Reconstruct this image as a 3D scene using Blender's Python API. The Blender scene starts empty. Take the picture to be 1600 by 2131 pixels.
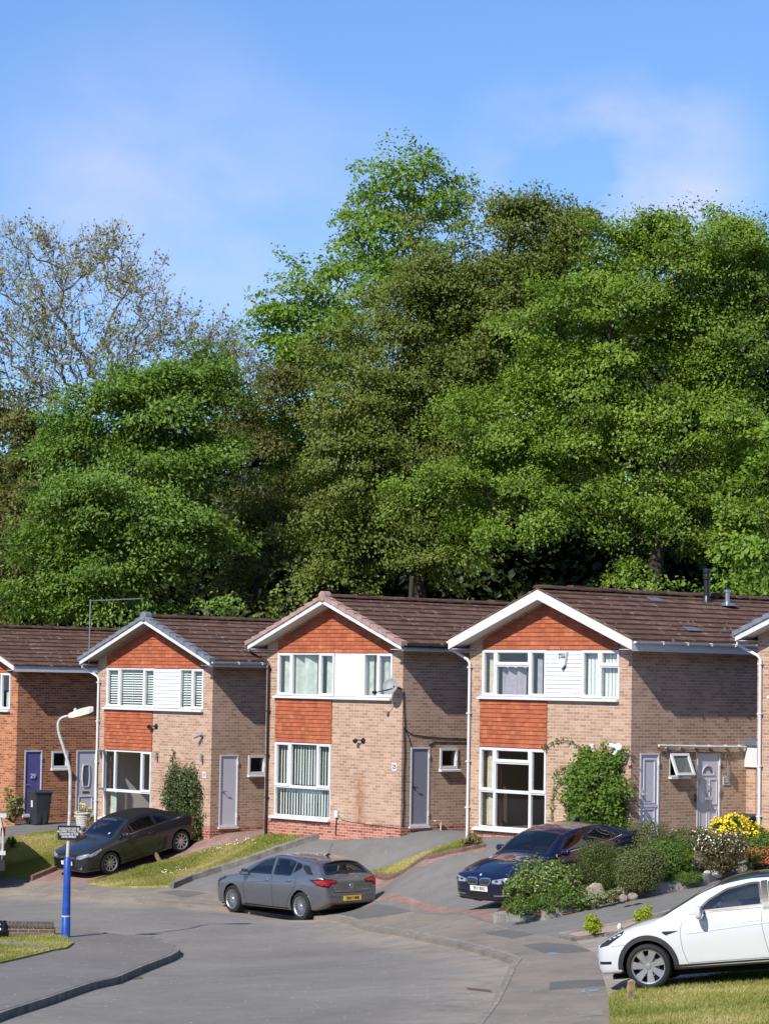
import bpy, bmesh, math, random
import numpy as np
from mathutils import Vector, Matrix, Quaternion, noise as mnoise
from mathutils.geometry import delaunay_2d_cdt
from mathutils.bvhtree import BVHTree
random.seed(7); rng = np.random.default_rng(11)
R = math.radians
SC = bpy.context.scene
COL = SC.collection

# ------------------------------------------------------------------ camera, sky, sun, exposure
CAM_Z = 6.0
FPX, W_PX, H_PX = 5658.0, 1600.0, 2131.0          # long lens: focal length in photo pixels
PITCH, ROLL = R(3.603), R(0.985)
_R0 = Vector((1, 0, 0)); _U0 = Vector((0, -math.sin(PITCH), math.cos(PITCH))); FW = Vector((0, math.cos(PITCH), math.sin(PITCH)))
RT = math.cos(ROLL) * _R0 + math.sin(ROLL) * _U0
UP = -math.sin(ROLL) * _R0 + math.cos(ROLL) * _U0
cam = bpy.data.cameras.new('camera')
cam.sensor_fit = 'HORIZONTAL'; cam.sensor_width = 24.0; cam.lens = FPX / W_PX * 24.0
cam.clip_start = 0.5; cam.clip_end = 3000
camo = bpy.data.objects.new('camera', cam); COL.objects.link(camo)
camo.matrix_world = Matrix(((RT.x, UP.x, -FW.x, 0), (RT.y, UP.y, -FW.y, 0), (RT.z, UP.z, -FW.z, CAM_Z), (0, 0, 0, 1)))
SC.camera = camo

LIGHT = Vector((.57, .865, -.87)).normalized()      # direction the sunlight travels
SUN_EL = math.asin(-LIGHT.z); SUN_AZ = math.atan2(-LIGHT.x, -LIGHT.y)
sl = bpy.data.lights.new('sun', 'SUN'); sl.energy = 4.9; sl.angle = R(.53); sl.color = (1, .955, .88)
so = bpy.data.objects.new('sun', sl); COL.objects.link(so)
so.rotation_euler = LIGHT.to_track_quat('-Z', 'Y').to_euler(); so.location = (-30, -40, 60)

world = bpy.data.worlds.new('World'); SC.world = world; world.use_nodes = True
nt = world.node_tree; nt.nodes.clear()
def wn(t, **k):
    n = nt.nodes.new(t)
    for a, b in k.items(): setattr(n, a, b)
    return n
wo = wn('ShaderNodeOutputWorld'); bg = wn('ShaderNodeBackground'); bg.inputs['Strength'].default_value = .105
sky = wn('ShaderNodeTexSky', sky_type='NISHITA'); sky.sun_disc = False
sky.sun_elevation = SUN_EL; sky.sun_rotation = SUN_AZ % (2 * math.pi)
sky.altitude = 0; sky.air_density = 1.0; sky.dust_density = .2; sky.ozone_density = 2.0
# thin cloud: a soft noise over the sky's directions
tc = wn('ShaderNodeTexCoord')
mp = wn('ShaderNodeMapping'); mp.inputs['Scale'].default_value = (5.0, 5.0, 9.0); mp.inputs['Location'].default_value = (.35, .2, .1)
nz = wn('ShaderNodeTexNoise'); nz.inputs['Scale'].default_value = 2.1; nz.inputs['Detail'].default_value = 7; nz.inputs['Roughness'].default_value = .52
rp = wn('ShaderNodeValToRGB'); rp.color_ramp.elements[0].position = .36; rp.color_ramp.elements[1].position = .66
mx = wn('ShaderNodeMixRGB'); mx.inputs['Color2'].default_value = (6.6, 6.5, 7.9, 1)
hs = wn('ShaderNodeHueSaturation'); hs.inputs['Saturation'].default_value = 1.16; hs.inputs['Value'].default_value = 1.38
L = nt.links.new
va = wn('ShaderNodeVectorMath', operation='ADD'); va.inputs[1].default_value = (0, 0, .07); vn = wn('ShaderNodeVectorMath', operation='NORMALIZE')
L(tc.outputs['Generated'], va.inputs[0]); L(va.outputs[0], vn.inputs[0]); L(vn.outputs[0], sky.inputs['Vector'])   # clear upper-sky blue reaches low
L(tc.outputs['Generated'], mp.inputs['Vector']); L(mp.outputs[0], nz.inputs['Vector']); L(nz.outputs['Fac'], rp.inputs['Fac'])
def bank(d, w0, w1, k):          # one soft cloud bank round a direction
    n = wn('ShaderNodeVectorMath', operation='DISTANCE'); n.inputs[1].default_value = Vector(d).normalized(); L(tc.outputs['Generated'], n.inputs[0])
    m = wn('ShaderNodeMapRange'); m.interpolation_type = 'SMOOTHSTEP'; m.inputs['From Min'].default_value = w1; m.inputs['From Max'].default_value = w0; m.inputs['To Max'].default_value = k; L(n.outputs['Value'], m.inputs['Value']); return m.outputs[0]
def add_(a, b):
    n = wn('ShaderNodeMath', operation='ADD'); L(a, n.inputs[0]); L(b, n.inputs[1]); return n.outputs[0]
cov = add_(add_(bank((.098, 1, .196), .012, .05, .72), bank((.060, 1, .192), .01, .045, .62)), add_(bank((-.09, 1, .185), .0, .08, .5), bank((-.02, 1, .16), .0, .07, .4)))
cov = add_(cov, bank((-.4, -.2, .8), .3, 1.0, .25))
cm = wn('ShaderNodeMath', operation='MULTIPLY'); L(cov, cm.inputs[0]); L(rp.outputs['Color'], cm.inputs[1])
tn = wn('ShaderNodeMixRGB', blend_type='MULTIPLY'); tn.inputs['Fac'].default_value = 1.0; tn.inputs['Color2'].default_value = (.91, .93, 1.08, 1)
L(sky.outputs[0], hs.inputs['Color']); L(hs.outputs[0], tn.inputs['Color1']); L(tn.outputs[0], mx.inputs['Color1']); L(cm.outputs[0], mx.inputs['Fac'])
L(mx.outputs[0], bg.inputs['Color']); L(bg.outputs[0], wo.inputs['Surface'])

SC.view_settings.view_transform = 'Standard'; SC.view_settings.look = 'None'
SC.view_settings.exposure = 0.3; SC.view_settings.gamma = 1.0
SC.cycles.use_denoising = True
SC.cycles.transparent_max_bounces = 12; SC.cycles.max_bounces = 8

# ------------------------------------------------------------------ helpers
def obj_from(name, me, parent=None):
    o = bpy.data.objects.new(name, me); COL.objects.link(o)
    if parent: o.parent = parent
    return o
def empty(name, loc=(0, 0, 0), rz=0.0):
    o = bpy.data.objects.new(name, None); COL.objects.link(o); o.location = loc; o.rotation_euler = (0, 0, rz); o.empty_display_size = .2
    return o
def tag(o, label=None, cat=None, group=None, kind=None):
    if label: o['label'] = label
    if cat: o['category'] = cat
    if group: o['group'] = group
    if kind: o['kind'] = kind
    return o

class MB:
    """collects faces in local metres, links them as ONE mesh object; uv = box projection in metres"""
    def __init__(s): s.v = []; s.f = []; s.m = []; s.uv = []; s.var = []
    def face(s, pts, m=0, uv=None, var=None):
        i = len(s.v); s.v += [tuple(p) for p in pts]; s.f.append(tuple(range(i, i + len(pts)))); s.m.append(m); s.uv.append(uv)
        s.var.append(random.random() if var is None else var)
    def box(s, a, b, m=0, var=None):
        x0, x1 = sorted((a[0], b[0])); y0, y1 = sorted((a[1], b[1])); z0, z1 = sorted((a[2], b[2]))
        v = var if var is not None else random.random()
        P = [(x0, y0, z0), (x1, y0, z0), (x1, y1, z0), (x0, y1, z0), (x0, y0, z1), (x1, y0, z1), (x1, y1, z1), (x0, y1, z1)]
        for q in ((0, 3, 2, 1), (4, 5, 6, 7), (0, 1, 5, 4), (1, 2, 6, 5), (2, 3, 7, 6), (3, 0, 4, 7)): s.face([P[k] for k in q], m, var=v)
    def prism(s, poly, d, m=0):
        """poly: planar 3d outline (ccw seen from outside), extruded by vector d"""
        d = Vector(d); A = [Vector(p) for p in poly]; B = [p + d for p in A]; n = len(A); v = random.random()
        s.face(A[::-1], m, var=v); s.face(B, m, var=v)
        for i in range(n): s.face([A[i], A[(i + 1) % n], B[(i + 1) % n], B[i]], m, var=v)
    def tube(s, pts, r, n=8, m=0, cap=True):
        pts = [Vector(p) for p in pts]; rs = r if isinstance(r, (list, tuple)) else [r] * len(pts)
        rings = []; v = random.random(); ref = None
        for i, p in enumerate(pts):
            t = (pts[min(i + 1, len(pts) - 1)] - pts[max(i - 1, 0)]).normalized()
            if ref is None: ref = t.orthogonal().normalized()
            ref = (ref - t * ref.dot(t)); ref = ref.normalized() if ref.length > 1e-5 else t.orthogonal().normalized()
            b = t.cross(ref)
            rings.append([p + (ref * math.cos(2 * math.pi * k / n) + b * math.sin(2 * math.pi * k / n)) * rs[i] for k in range(n)])
        for i in range(len(rings) - 1):
            for k in range(n): s.face([rings[i][k], rings[i][(k + 1) % n], rings[i + 1][(k + 1) % n], rings[i + 1][k]], m, var=v)
        if cap:
            s.face(rings[0][::-1], m, var=v); s.face(rings[-1], m, var=v)
    def lathe(s, prof, c=(0, 0, 0), n=24, m=0, axis='z'):
        rings = []
        for r, z in prof:
            ring = []
            for k in range(n):
                a = 2 * math.pi * k / n; x, y = r * math.cos(a), r * math.sin(a)
                q = (x, y, z) if axis == 'z' else ((x, z, y) if axis == 'y' else (z, x, y))
                ring.append((c[0] + q[0], c[1] + q[1], c[2] + q[2]))
            rings.append(ring)
        v = random.random()
        for i in range(len(rings) - 1):
            for k in range(n):
                q = [rings[i][k], rings[i][(k + 1) % n], rings[i + 1][(k + 1) % n], rings[i + 1][k]]
                s.face(q if axis != 'y' else q[::-1], m, var=v)
    def build(s, name, mats, parent=None, smooth=False, merge=0, auto=None):
        me = bpy.data.meshes.new(name); me.from_pydata(s.v, [], s.f)
        if not isinstance(mats, (list, tuple)): mats = [mats]
        for m in mats: me.materials.append(m)
        me.polygons.foreach_set('material_index', s.m)
        uvl = me.uv_layers.new(name='UVMap'); flat = []
        for fi, p in enumerate(me.polygons):
            u = s.uv[fi]
            if u is None:
                n = p.normal; ax = max(range(3), key=lambda k: abs(n[k]))
                for vi in p.vertices:
                    c = s.v[vi]; flat += ([c[1], c[2]] if ax == 0 else [c[0], c[2]] if ax == 1 else [c[0], c[1]])
            else:
                for q in u: flat += list(q)
        uvl.data.foreach_set('uv', flat)
        at = me.attributes.new('var', 'FLOAT', 'FACE'); at.data.foreach_set('value', s.var)
        if merge or smooth:
            bm = bmesh.new(); bm.from_mesh(me); bmesh.ops.remove_doubles(bm, verts=bm.verts, dist=merge or 1e-4); bm.to_mesh(me); bm.free()
        if smooth:
            me.polygons.foreach_set('use_smooth', [True] * len(me.polygons))
            if auto is not None:
                me.set_sharp_from_angle(angle=R(auto))
        me.update()
        return obj_from(name, me, parent)

def pchip(xs, ys):
    xs = np.asarray(xs, float); ys = np.asarray(ys, float); h = np.diff(xs); d = np.diff(ys) / h; n = len(xs); m = np.zeros(n)
    for i in range(1, n - 1):
        if d[i - 1] * d[i] > 0:
            w1 = 2 * h[i] + h[i - 1]; w2 = h[i] + 2 * h[i - 1]; m[i] = (w1 + w2) / (w1 / d[i - 1] + w2 / d[i])
    m[0] = d[0]; m[-1] = d[-1]
    def f(x):
        x = np.clip(np.asarray(x, float), xs[0], xs[-1]); i = np.clip(np.searchsorted(xs, x) - 1, 0, n - 2); t = (x - xs[i]) / h[i]
        return (ys[i] * (1 + 2 * t) * (1 - t) ** 2 + m[i] * h[i] * t * (1 - t) ** 2 + ys[i + 1] * t * t * (3 - 2 * t) + m[i + 1] * h[i] * t * t * (t - 1))
    return f

# ------------------------------------------------------------------ materials
class NT:
    def __init__(s, name):
        s.mat = bpy.data.materials.new(name); s.mat.use_nodes = True; s.t = s.mat.node_tree; s.t.nodes.clear()
        s.out = s.n('ShaderNodeOutputMaterial')
    def n(s, typ, inp=None, **k):
        n = s.t.nodes.new(typ)
        for a, b in k.items(): setattr(n, a, b)
        for a, b in (inp or {}).items():
            if isinstance(b, bpy.types.NodeSocket): s.t.links.new(b, n.inputs[a])
            else: n.inputs[a].default_value = b
        return n
    def mix(s, fac, a, b, mode='MIX'):
        n = s.t.nodes.new('ShaderNodeMixRGB'); n.blend_type = mode
        for k, v in ((0, fac), (1, a), (2, b)):
            if isinstance(v, bpy.types.NodeSocket): s.t.links.new(v, n.inputs[k])
            else: n.inputs[k].default_value = v if k == 0 else (tuple(v) + (1,))[:4]
        return n.outputs[0]
    def math(s, op, a, b=0.0, clamp=False):
        n = s.t.nodes.new('ShaderNodeMath'); n.operation = op; n.use_clamp = clamp
        for k, v in ((0, a), (1, b)):
            if isinstance(v, bpy.types.NodeSocket): s.t.links.new(v, n.inputs[k])
            else: n.inputs[k].default_value = v
        return n.outputs[0]
    def ramp(s, fac, stops):
        n = s.n('ShaderNodeValToRGB', {'Fac': fac}); e = n.color_ramp.elements
        while len(e) < len(stops): e.new(.5)
        for i, (p, c) in enumerate(stops): e[i].position = p; e[i].color = (tuple(c) + (1,))[:4] if not isinstance(c, (int, float)) else (c, c, c, 1)
        return n.outputs[0]
    def noise(s, scale, detail=4, rough=.55, vec=None, dim='3D'):
        n = s.n('ShaderNodeTexNoise', {'Scale': scale, 'Detail': detail, 'Roughness': rough})
        s.t.links.new(vec if vec is not None else s.obj(), n.inputs['Vector']); return n.outputs['Fac']
    def obj(s): return s.n('ShaderNodeTexCoord').outputs['Object']
    def uv(s): return s.n('ShaderNodeUVMap', uv_map='UVMap').outputs[0]
    def var(s): return s.n('ShaderNodeAttribute', attribute_name='var').outputs['Fac']
    def bsdf(s, color, rough=.7, spec=.4, metal=0, bump=None, bstr=.3, bdist=.01, **extra):
        b = s.n('ShaderNodeBsdfPrincipled')
        for k, v in (('Base Color', color), ('Roughness', rough), ('Specular IOR Level', spec), ('Metallic', metal)) + tuple(extra.items()):
            if isinstance(v, bpy.types.NodeSocket): s.t.links.new(v, b.inputs[k])
            else: b.inputs[k].default_value = (tuple(v) + (1,))[:4] if isinstance(v, (tuple, list)) and len(v) == 3 and 'Color' in k else v
        if bump is not None:
            bp = s.n('ShaderNodeBump', {'Strength': bstr, 'Distance': bdist, 'Height': bump}); s.t.links.new(bp.outputs[0], b.inputs['Normal'])
        s.t.links.new(b.outputs[0], s.out.inputs['Surface']); return s.mat

def plain(name, c, rough=.5, spec=.4, metal=0, nvar=.12, nscale=9.0, **k):
    m = NT(name); f = m.noise(nscale, 5)
    col = m.mix(1.0, c, m.ramp(f, [(.3, 1 - nvar), (.7, 1 + nvar * .3)]), 'MULTIPLY')
    return m.bsdf(col, rough, spec, metal, **k)

def brick(name, c1, c2, c3, mortar, stain=None, bias=0.0, grime=.35):
    m = NT(name); uv = m.uv()
    wob = m.n('ShaderNodeTexNoise', {'Scale': 9.0, 'Detail': 2}); m.t.links.new(uv, wob.inputs['Vector'])
    b = m.n('ShaderNodeTexBrick', {'Vector': uv, 'Color1': (0, 0, 0, 1), 'Color2': (1, 1, 1, 1), 'Mortar': (.5, .5, .5, 1), 'Scale': 1.0, 'Mortar Size': .0085,
            'Mortar Smooth': .25, 'Bias': bias, 'Brick Width': .225, 'Row Height': .075}); b.offset = .5; b.squash = 1.0
    rnd = m.ramp(b.outputs['Color'], [(0, c1), (.45, c2), (1, c3)])
    big = m.noise(1.1, 5, .6); fine = m.noise(60, 3, .6)
    col = m.mix(.55, rnd, m.ramp(fine, [(.25, .55), (.75, 1.25)]), 'MULTIPLY')
    col = m.mix(b.outputs['Fac'], col, m.mix(m.ramp(fine, [(.3, 0.0), (.7, .5)]), mortar, tuple(x * .55 for x in mortar)))
    col = m.mix(grime, col, m.ramp(big, [(.3, .62), (.62, 1.1)]), 'MULTIPLY')
    if stain:   # rust run below an old outlet pipe: (u, z_top, half width)
        sp = m.n('ShaderNodeSeparateXYZ'); m.t.links.new(m.obj(), sp.inputs[0])
        dx = m.math('ABSOLUTE', m.math('SUBTRACT', sp.outputs[0], stain[0]))
        nn = m.noise(4.5, 6, .65)
        a = m.math('SUBTRACT', 1.0, m.math('DIVIDE', dx, m.math('ADD', m.math('MULTIPLY', nn, stain[2]), stain[2] * .35)), True)
        zt = m.math('MULTIPLY', m.math('SUBTRACT', stain[1], sp.outputs[2]), 2.2, True)
        fr = m.math('LESS_THAN', sp.outputs[1], .05)
        k = m.math('MULTIPLY', m.math('MULTIPLY', a, zt), m.math('MULTIPLY', fr, m.ramp(nn, [(.35, .25), (.65, 1.0)])))
        col = m.mix(m.math('MULTIPLY', k, .95), col, (.23, .085, .02))
    h = m.math('SUBTRACT', m.math('MULTIPLY', fine, .35), b.outputs['Fac'])
    return m.bsdf(col, .88, .25, bump=h, bstr=.6, bdist=.006)

def pavers(name, c1, c2, mortar, bw=.2, rh=.1):
    m = NT(name)
    b = m.n('ShaderNodeTexBrick', {'Vector': m.uv(), 'Color1': c1 + (1,), 'Color2': c2 + (1,), 'Mortar': mortar + (1,), 'Scale': 1.0, 'Mortar Size': .004, 'Brick Width': bw, 'Row Height': rh, 'Bias': 0.0})
    col = m.mix(.7, b.outputs['Color'], m.ramp(m.noise(3, 6, .6), [(.3, .6), (.7, 1.2)]), 'MULTIPLY')
    return m.bsdf(col, .9, .2, bump=m.math('SUBTRACT', m.noise(80), b.outputs['Fac']), bstr=.3, bdist=.004)

def asphalt(name, c, dirt=(.34, .27, .2), use_dirt=False, speck=.5, patch=.25, grit=1.0):
    m = NT(name); o = m.obj()
    big = m.noise(.35, 6, .6); mid = m.noise(2.3, 5, .6); fine = m.noise(34, 4, .8)
    col = m.mix(patch, c, m.ramp(big, [(.3, .7), (.7, 1.35)]), 'MULTIPLY')
    col = m.mix(.4, col, m.ramp(mid, [(.3, .75), (.7, 1.2)]), 'MULTIPLY')
    col = m.mix(speck, col, m.ramp(fine, [(.3, .55), (.72, 1.5)]), 'MULTIPLY')
    v = m.n('ShaderNodeTexVoronoi', {'Vector': o, 'Scale': 4.5}); v.feature = 'F1'
    chip = m.math('LESS_THAN', v.outputs['Distance'], .095 * grit)
    cc = m.n('ShaderNodeSeparateXYZ'); m.t.links.new(v.outputs['Color'], cc.inputs[0])
    chip = m.math('MULTIPLY', chip, m.math('GREATER_THAN', cc.outputs[0], .55))
    col = m.mix(chip, col, (.5, .46, .4))
    if use_dirt:
        d = m.n('ShaderNodeAttribute', attribute_name='dirt').outputs['Fac']
        k = m.math('MULTIPLY', d, m.ramp(m.noise(1.4, 7, .68), [(.36, 0.0), (.62, 1.0)]))
        col = m.mix(m.math('MULTIPLY', k, .75), col, dirt)
    return m.bsdf(col, .9, .3, bump=fine, bstr=.5, bdist=.004)

def car_paint(name, c, metal=.0, rough=.28, flake=0.0, dirt=.12):
    m = NT(name)
    col = c
    if flake: col = m.mix(flake, c, m.ramp(m.noise(900, 2, .8), [(.3, .5), (.75, 1.6)]), 'MULTIPLY')
    dust = m.noise(5, 6, .6)
    col = m.mix(m.ramp(dust, [(.5, 0.0), (.9, dirt)]), col, (.3, .27, .23))
    return m.bsdf(col, rough, .5, metal, **{'Coat Weight': 1.0, 'Coat Roughness': .03})

def glass(name, tint=(.9, .95, .93), refl=.08, rough=.01, opac=0.0, dark=(.01, .012, .014)):
    m = NT(name)
    lw = m.n('ShaderNodeLayerWeight', {'Blend': .5})
    fr = m.math('ADD', m.math('MULTIPLY', m.math('POWER', lw.outputs['Facing'], 5.0), .9), .04)
    tr = m.n('ShaderNodeBsdfTransparent', {'Color': tint + (1,)})
    gl = m.n('ShaderNodeBsdfGlossy', {'Color': (1, 1, 1, 1), 'Roughness': rough})
    k = m.math('ADD', fr, refl, True)
    base = tr.outputs[0]
    if opac:
        df = m.n('ShaderNodeBsdfDiffuse', {'Color': dark + (1,)})
        ms = m.n('ShaderNodeMixShader', {0: opac}); m.t.links.new(tr.outputs[0], ms.inputs[1]); m.t.links.new(df.outputs[0], ms.inputs[2]); base = ms.outputs[0]
    mx = m.n('ShaderNodeMixShader', {0: k}); m.t.links.new(base, mx.inputs[1]); m.t.links.new(gl.outputs[0], mx.inputs[2])
    m.t.links.new(mx.outputs[0], m.out.inputs['Surface']); return m.mat

def leafmat(name, a, b, c, trans=.35, rough=.5, tscale=1.5, spec=.3):
    m = NT(name); v = m.var()
    col = m.ramp(v, [(0, a), (.55, b), (1, c)])
    col = m.mix(.5, col, m.ramp(m.noise(.45, 3), [(.3, .75), (.7, 1.2)]), 'MULTIPLY')
    p = m.n('ShaderNodeBsdfPrincipled', {'Roughness': rough, 'Specular IOR Level': spec}); m.t.links.new(col, p.inputs['Base Color'])
    t = m.n('ShaderNodeBsdfTranslucent'); m.t.links.new(m.mix(1.0, col, (tscale * 1.05, tscale, tscale * .45), 'MULTIPLY'), t.inputs['Color'])
    x = m.n('ShaderNodeMixShader', {0: trans}); m.t.links.new(p.outputs[0], x.inputs[1]); m.t.links.new(t.outputs[0], x.inputs[2])
    m.t.links.new(x.outputs[0], m.out.inputs['Surface']); return m.mat

M = {}
M['white'] = plain('white_upvc', (.64, .64, .64), .35, .5, nvar=.07)
M['white_paint'] = plain('white_paint', (.64, .63, .62), .55, .3, nvar=.1)
M['soffit'] = plain('soffit_board', (.62, .60, .57), .7, .2, nvar=.12)
M['soffit_grey'] = plain('soffit_grey_board', (.33, .30, .27), .8, .2, nvar=.3, nscale=6)
M['black'] = plain('black_plastic', (.012, .012, .013), .4, .5)
M['dark'] = plain('dark_void', (.01, .01, .01), .9, .1)
M['rubber'] = plain('tyre_rubber', (.018, .018, .019), .75, .3, nvar=.3, nscale=25)
M['alloy'] = plain('alloy_metal', (.52, .52, .53), .32, .5, .85, nvar=.1)
M['chrome'] = plain('bright_trim', (.75, .76, .78), .12, .5, 1.0, nvar=.03)
M['glass'] = glass('window_glass', (.93, .96, .94), .04)
M['car_glass'] = glass('car_glass', (.34, .40, .41), .05, opac=.10)
M['tint_glass'] = glass('privacy_glass', (.10, .11, .12), .05, opac=.35)
M['lead'] = plain('lead_flashing', (.16, .18, .22), .5, .4, .3, nvar=.2)
M['room_white'] = plain('room_plaster_pale', (.62, .6, .54), .9, .1)
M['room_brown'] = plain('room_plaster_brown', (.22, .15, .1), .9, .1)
M['concrete'] = plain('kerb_concrete', (.25, .228, .195), .9, .2, nvar=.4, nscale=4)
M['kerb_dark'] = plain('old_kerb_stone', (.20, .185, .16), .9, .2, nvar=.5, nscale=5)
M['brick_beige'] = brick('beige_brick', (.335, .198, .130), (.425, .265, .180), (.51, .34, .242), (.60, .475, .37))
M['brick_beige_stain'] = brick('beige_brick_stained', (.335, .198, .130), (.425, .265, .180), (.51, .34, .242), (.60, .475, .37), stain=(-1.62, 1.7, .36))
M['brick_orange'] = brick('orange_brick', (.24, .068, .034), (.40, .128, .05), (.54, .215, .085), (.48, .35, .25))
M['brick_red'] = brick('red_brick', (.25, .06, .035), (.40, .115, .065), (.50, .2, .12), (.55, .47, .40))
M['brick_dark'] = brick('dark_wall_brick', (.05, .04, .035), (.10, .075, .06), (.14, .10, .075), (.36, .24, .16))
# ------------------------------------------------------------------ terrain: a gentle hillside street
CTRL = np.array([
 (-11.4,85.5,1.33),(-9.2,87.5,1.33),(-4.77,77.1,1.55),(-3.3,78.4,1.56),(-8.46,81.25,1.40),(.55,70.4,2.0),(2.2,71.9,2.02),(-3.14,74.6,1.78),(5.89,64.2,2.08),(7.4,65.5,2.12),(2.2,68.4,2.02),(8.67,62.9,2.25),(12.4,58.7,2.3),
 (-3.5,66.9,.34),(-1.72,65.0,.36),(-2.2,69.3,.48),(-.5,66,.42),(-3.3,72.5,1.15),(-4.4,71.5,.70),(-2.4,73,1.5),(-.6,71.2,1.72),(-6.67,58.7,.33),(-3.0,62.9,.37),(-6,64,.33),(-9,68,.22),(-9.5,75,.15),(-7,71.5,.28),(-14,72,.0),(-14,60,.2),(-6,72.6,.45),
 (0,60,.48),(0,52,.72),(-1,45,.9),(-1,40,1.02),(-7,50,.55),(-7,42,.8),(1.4,52,.82),(1.8,44,1.06),(2.0,37,1.2),(-20,50,.4),
 (2.2,58,.88),(1.1,62.6,.66),(2.9,54,1.0),(3.2,48,1.1),(4.3,42.8,1.25),(7.2,42.0,1.56),(4,39,1.25),(7,39.5,1.58),(10,42,1.9),(12,48,2.1),
 (2.2,59.7,1.0),(4.9,62.4,1.68),(3,64.5,1.5),(1.2,66.5,1.75),(-.27,67.9,.52),(0,69.2,1.2),
 (8,60,2.2),(6.2,57,1.85),(4.8,56,1.5),(3.5,55.3,1.12),(4.5,58.4,1.45),(6.5,60,1.95),(3.2,57.6,1.1),
 (-7.35,75.0,.53),(-5.6,76.9,.98),(-8.6,76.5,.62),(-4.5,75.0,.85),(-10.5,80,1.03),(-11,82,1.12),(-12,78,.5),
 (-20,95,1.6),(-5,95,2.0),(8,85,2.3),(20,75,2.6),(18,50,2.5),(20,100,2.6)], float)
_P, _Z = CTRL[:, :2], CTRL[:, 2]
def _k(r2): return np.where(r2 > 1e-12, r2 * np.log(np.maximum(r2, 1e-12)) * .5, 0)
_n = len(_P); _A = np.zeros((_n + 3, _n + 3)); _A[:_n, :_n] = _k(((_P[:, None] - _P[None]) ** 2).sum(-1)) + np.eye(_n) * .7
_A[:_n, _n] = 1; _A[:_n, _n + 1:] = _P; _A[_n, :_n] = 1; _A[_n + 1:, :_n] = _P.T
_w = np.linalg.solve(_A, np.concatenate([_Z, [0, 0, 0]]))
def T(x, y):
    x = np.atleast_1d(np.asarray(x, float)); y = np.atleast_1d(np.asarray(y, float)); q = np.stack([x, y], -1)
    z = np.empty(len(x))
    for i in range(0, len(x), 4000):
        s = slice(i, i + 4000)
        z[s] = _k(((q[s, None] - _P[None]) ** 2).sum(-1)) @ _w[:_n] + _w[_n] + q[s] @ _w[_n + 1:]
    d = np.hypot(x * 1.3, (y - 66) * .75); t = np.clip((d - 24) / 26, 0, 1); t = t * t * (3 - 2 * t)
    h = 1.2 + np.clip(34 - y, 0, 200) * .087 + np.clip(-4 - y, 0, 200) * .16        # the near side of the street climbs towards the viewer; unseen hill behind added to cut sky light
    return z * (1 - t) + h * t
def t1(x, y): return float(T(x, y)[0])
CAMP = Vector((0, 0, CAM_Z))
def ray(px, py):
    d = FW + RT * ((px - W_PX / 2) / FPX) - UP * ((py - H_PX / 2) / FPX); return d / d.y
def at(px, py, Y): return CAMP + ray(px, py) * Y
def G(px, py, off=0.0):
    """where a sight line of the survey photo meets the terrain"""
    d = ray(px, py); Ys = np.linspace(30, 110, 1601); zz = CAM_Z + d.z * Ys - T(d.x * Ys, Ys) - off
    i = int(np.argmax(zz < 0)) if (zz < 0).any() else len(Ys) - 1
    if i > 0 and zz[i] < 0: y = Ys[i - 1] + (Ys[i] - Ys[i - 1]) * zz[i - 1] / (zz[i - 1] - zz[i])
    else: y = Ys[i]
    return Vector((d.x * y, y, CAM_Z + d.z * y))

def sheet(name, poly, off, mat, step=.4, skirt=.3, dirt=None, smooth_edge=False):
    """a ground covering: outline poly (world x, y), draped over the terrain off metres up"""
    P = [Vector((p[0], p[1])) for p in poly]
    if (sum(P[i].x * P[(i + 1) % len(P)].y - P[(i + 1) % len(P)].x * P[i].y for i in range(len(P)))) < 0: P = P[::-1]
    B = []
    for i in range(len(P)):
        a, b = P[i], P[(i + 1) % len(P)]; k = max(1, int((b - a).length / step))
        B += [a.lerp(b, j / k) for j in range(k)]
    xs = [p.x for p in B]; ys = [p.y for p in B]; pts = list(B); nb = len(B)
    gx = np.arange(min(xs) + step / 2, max(xs), step); gy = np.arange(min(ys) + step / 2, max(ys), step)
    if len(gx) and len(gy):
        X, Y = np.meshgrid(gx, gy); X = X.ravel(); Y = Y.ravel(); ins = np.zeros(len(X), bool)
        bx = np.array(xs); by = np.array(ys)
        for i in range(nb):
            x0, y0, x1, y1 = bx[i - 1], by[i - 1], bx[i], by[i]
            if y0 != y1:
                c = ((y0 > Y) != (y1 > Y)) & (X < (x1 - x0) * (Y - y0) / (y1 - y0) + x0); ins ^= c
        pts += [Vector((a, b)) for a, b in zip(X[ins], Y[ins])]
    vs, es, fs, *_ = delaunay_2d_cdt(pts, [(i, (i + 1) % nb) for i in range(nb)], [], 1, 1e-5)
    x = np.array([v.x for v in vs]); y = np.array([v.y for v in vs]); z = T(x, y) + off
    V = [(a, b, c) for a, b, c in zip(x, y, z)]; Fc = [tuple(f) for f in fs]
    nv = len(V); V += [(a.x, a.y, t - skirt) for a, t in zip(B, T([p.x for p in B], [p.y for p in B]) + off)]
    V += [(a.x, a.y, t) for a, t in zip(B, T([p.x for p in B], [p.y for p in B]) + off)]
    for i in range(nb): j = (i + 1) % nb; Fc.append((nv + i, nv + j, nv + nb + j, nv + nb + i))
    me = bpy.data.meshes.new(name); me.from_pydata(V, [], Fc); me.materials.append(mat)
    uvl = me.uv_layers.new(name='UVMap')
    for lp in me.loops: c = V[lp.vertex_index]; uvl.data[lp.index].uv = (c[0] * .663 - c[1] * .749, c[0] * .749 + c[1] * .663)
    if dirt is not None:
        a = me.attributes.new('dirt', 'FLOAT', 'POINT'); a.data.foreach_set('value', [dirt(v[0], v[1]) for v in V])
    me.polygons.foreach_set('use_smooth', [len(f) == 3 for f in Fc]); me.update()
    return obj_from(name, me)
def gp(px, off): return [G(x, y, off) for x, y in px]
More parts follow.
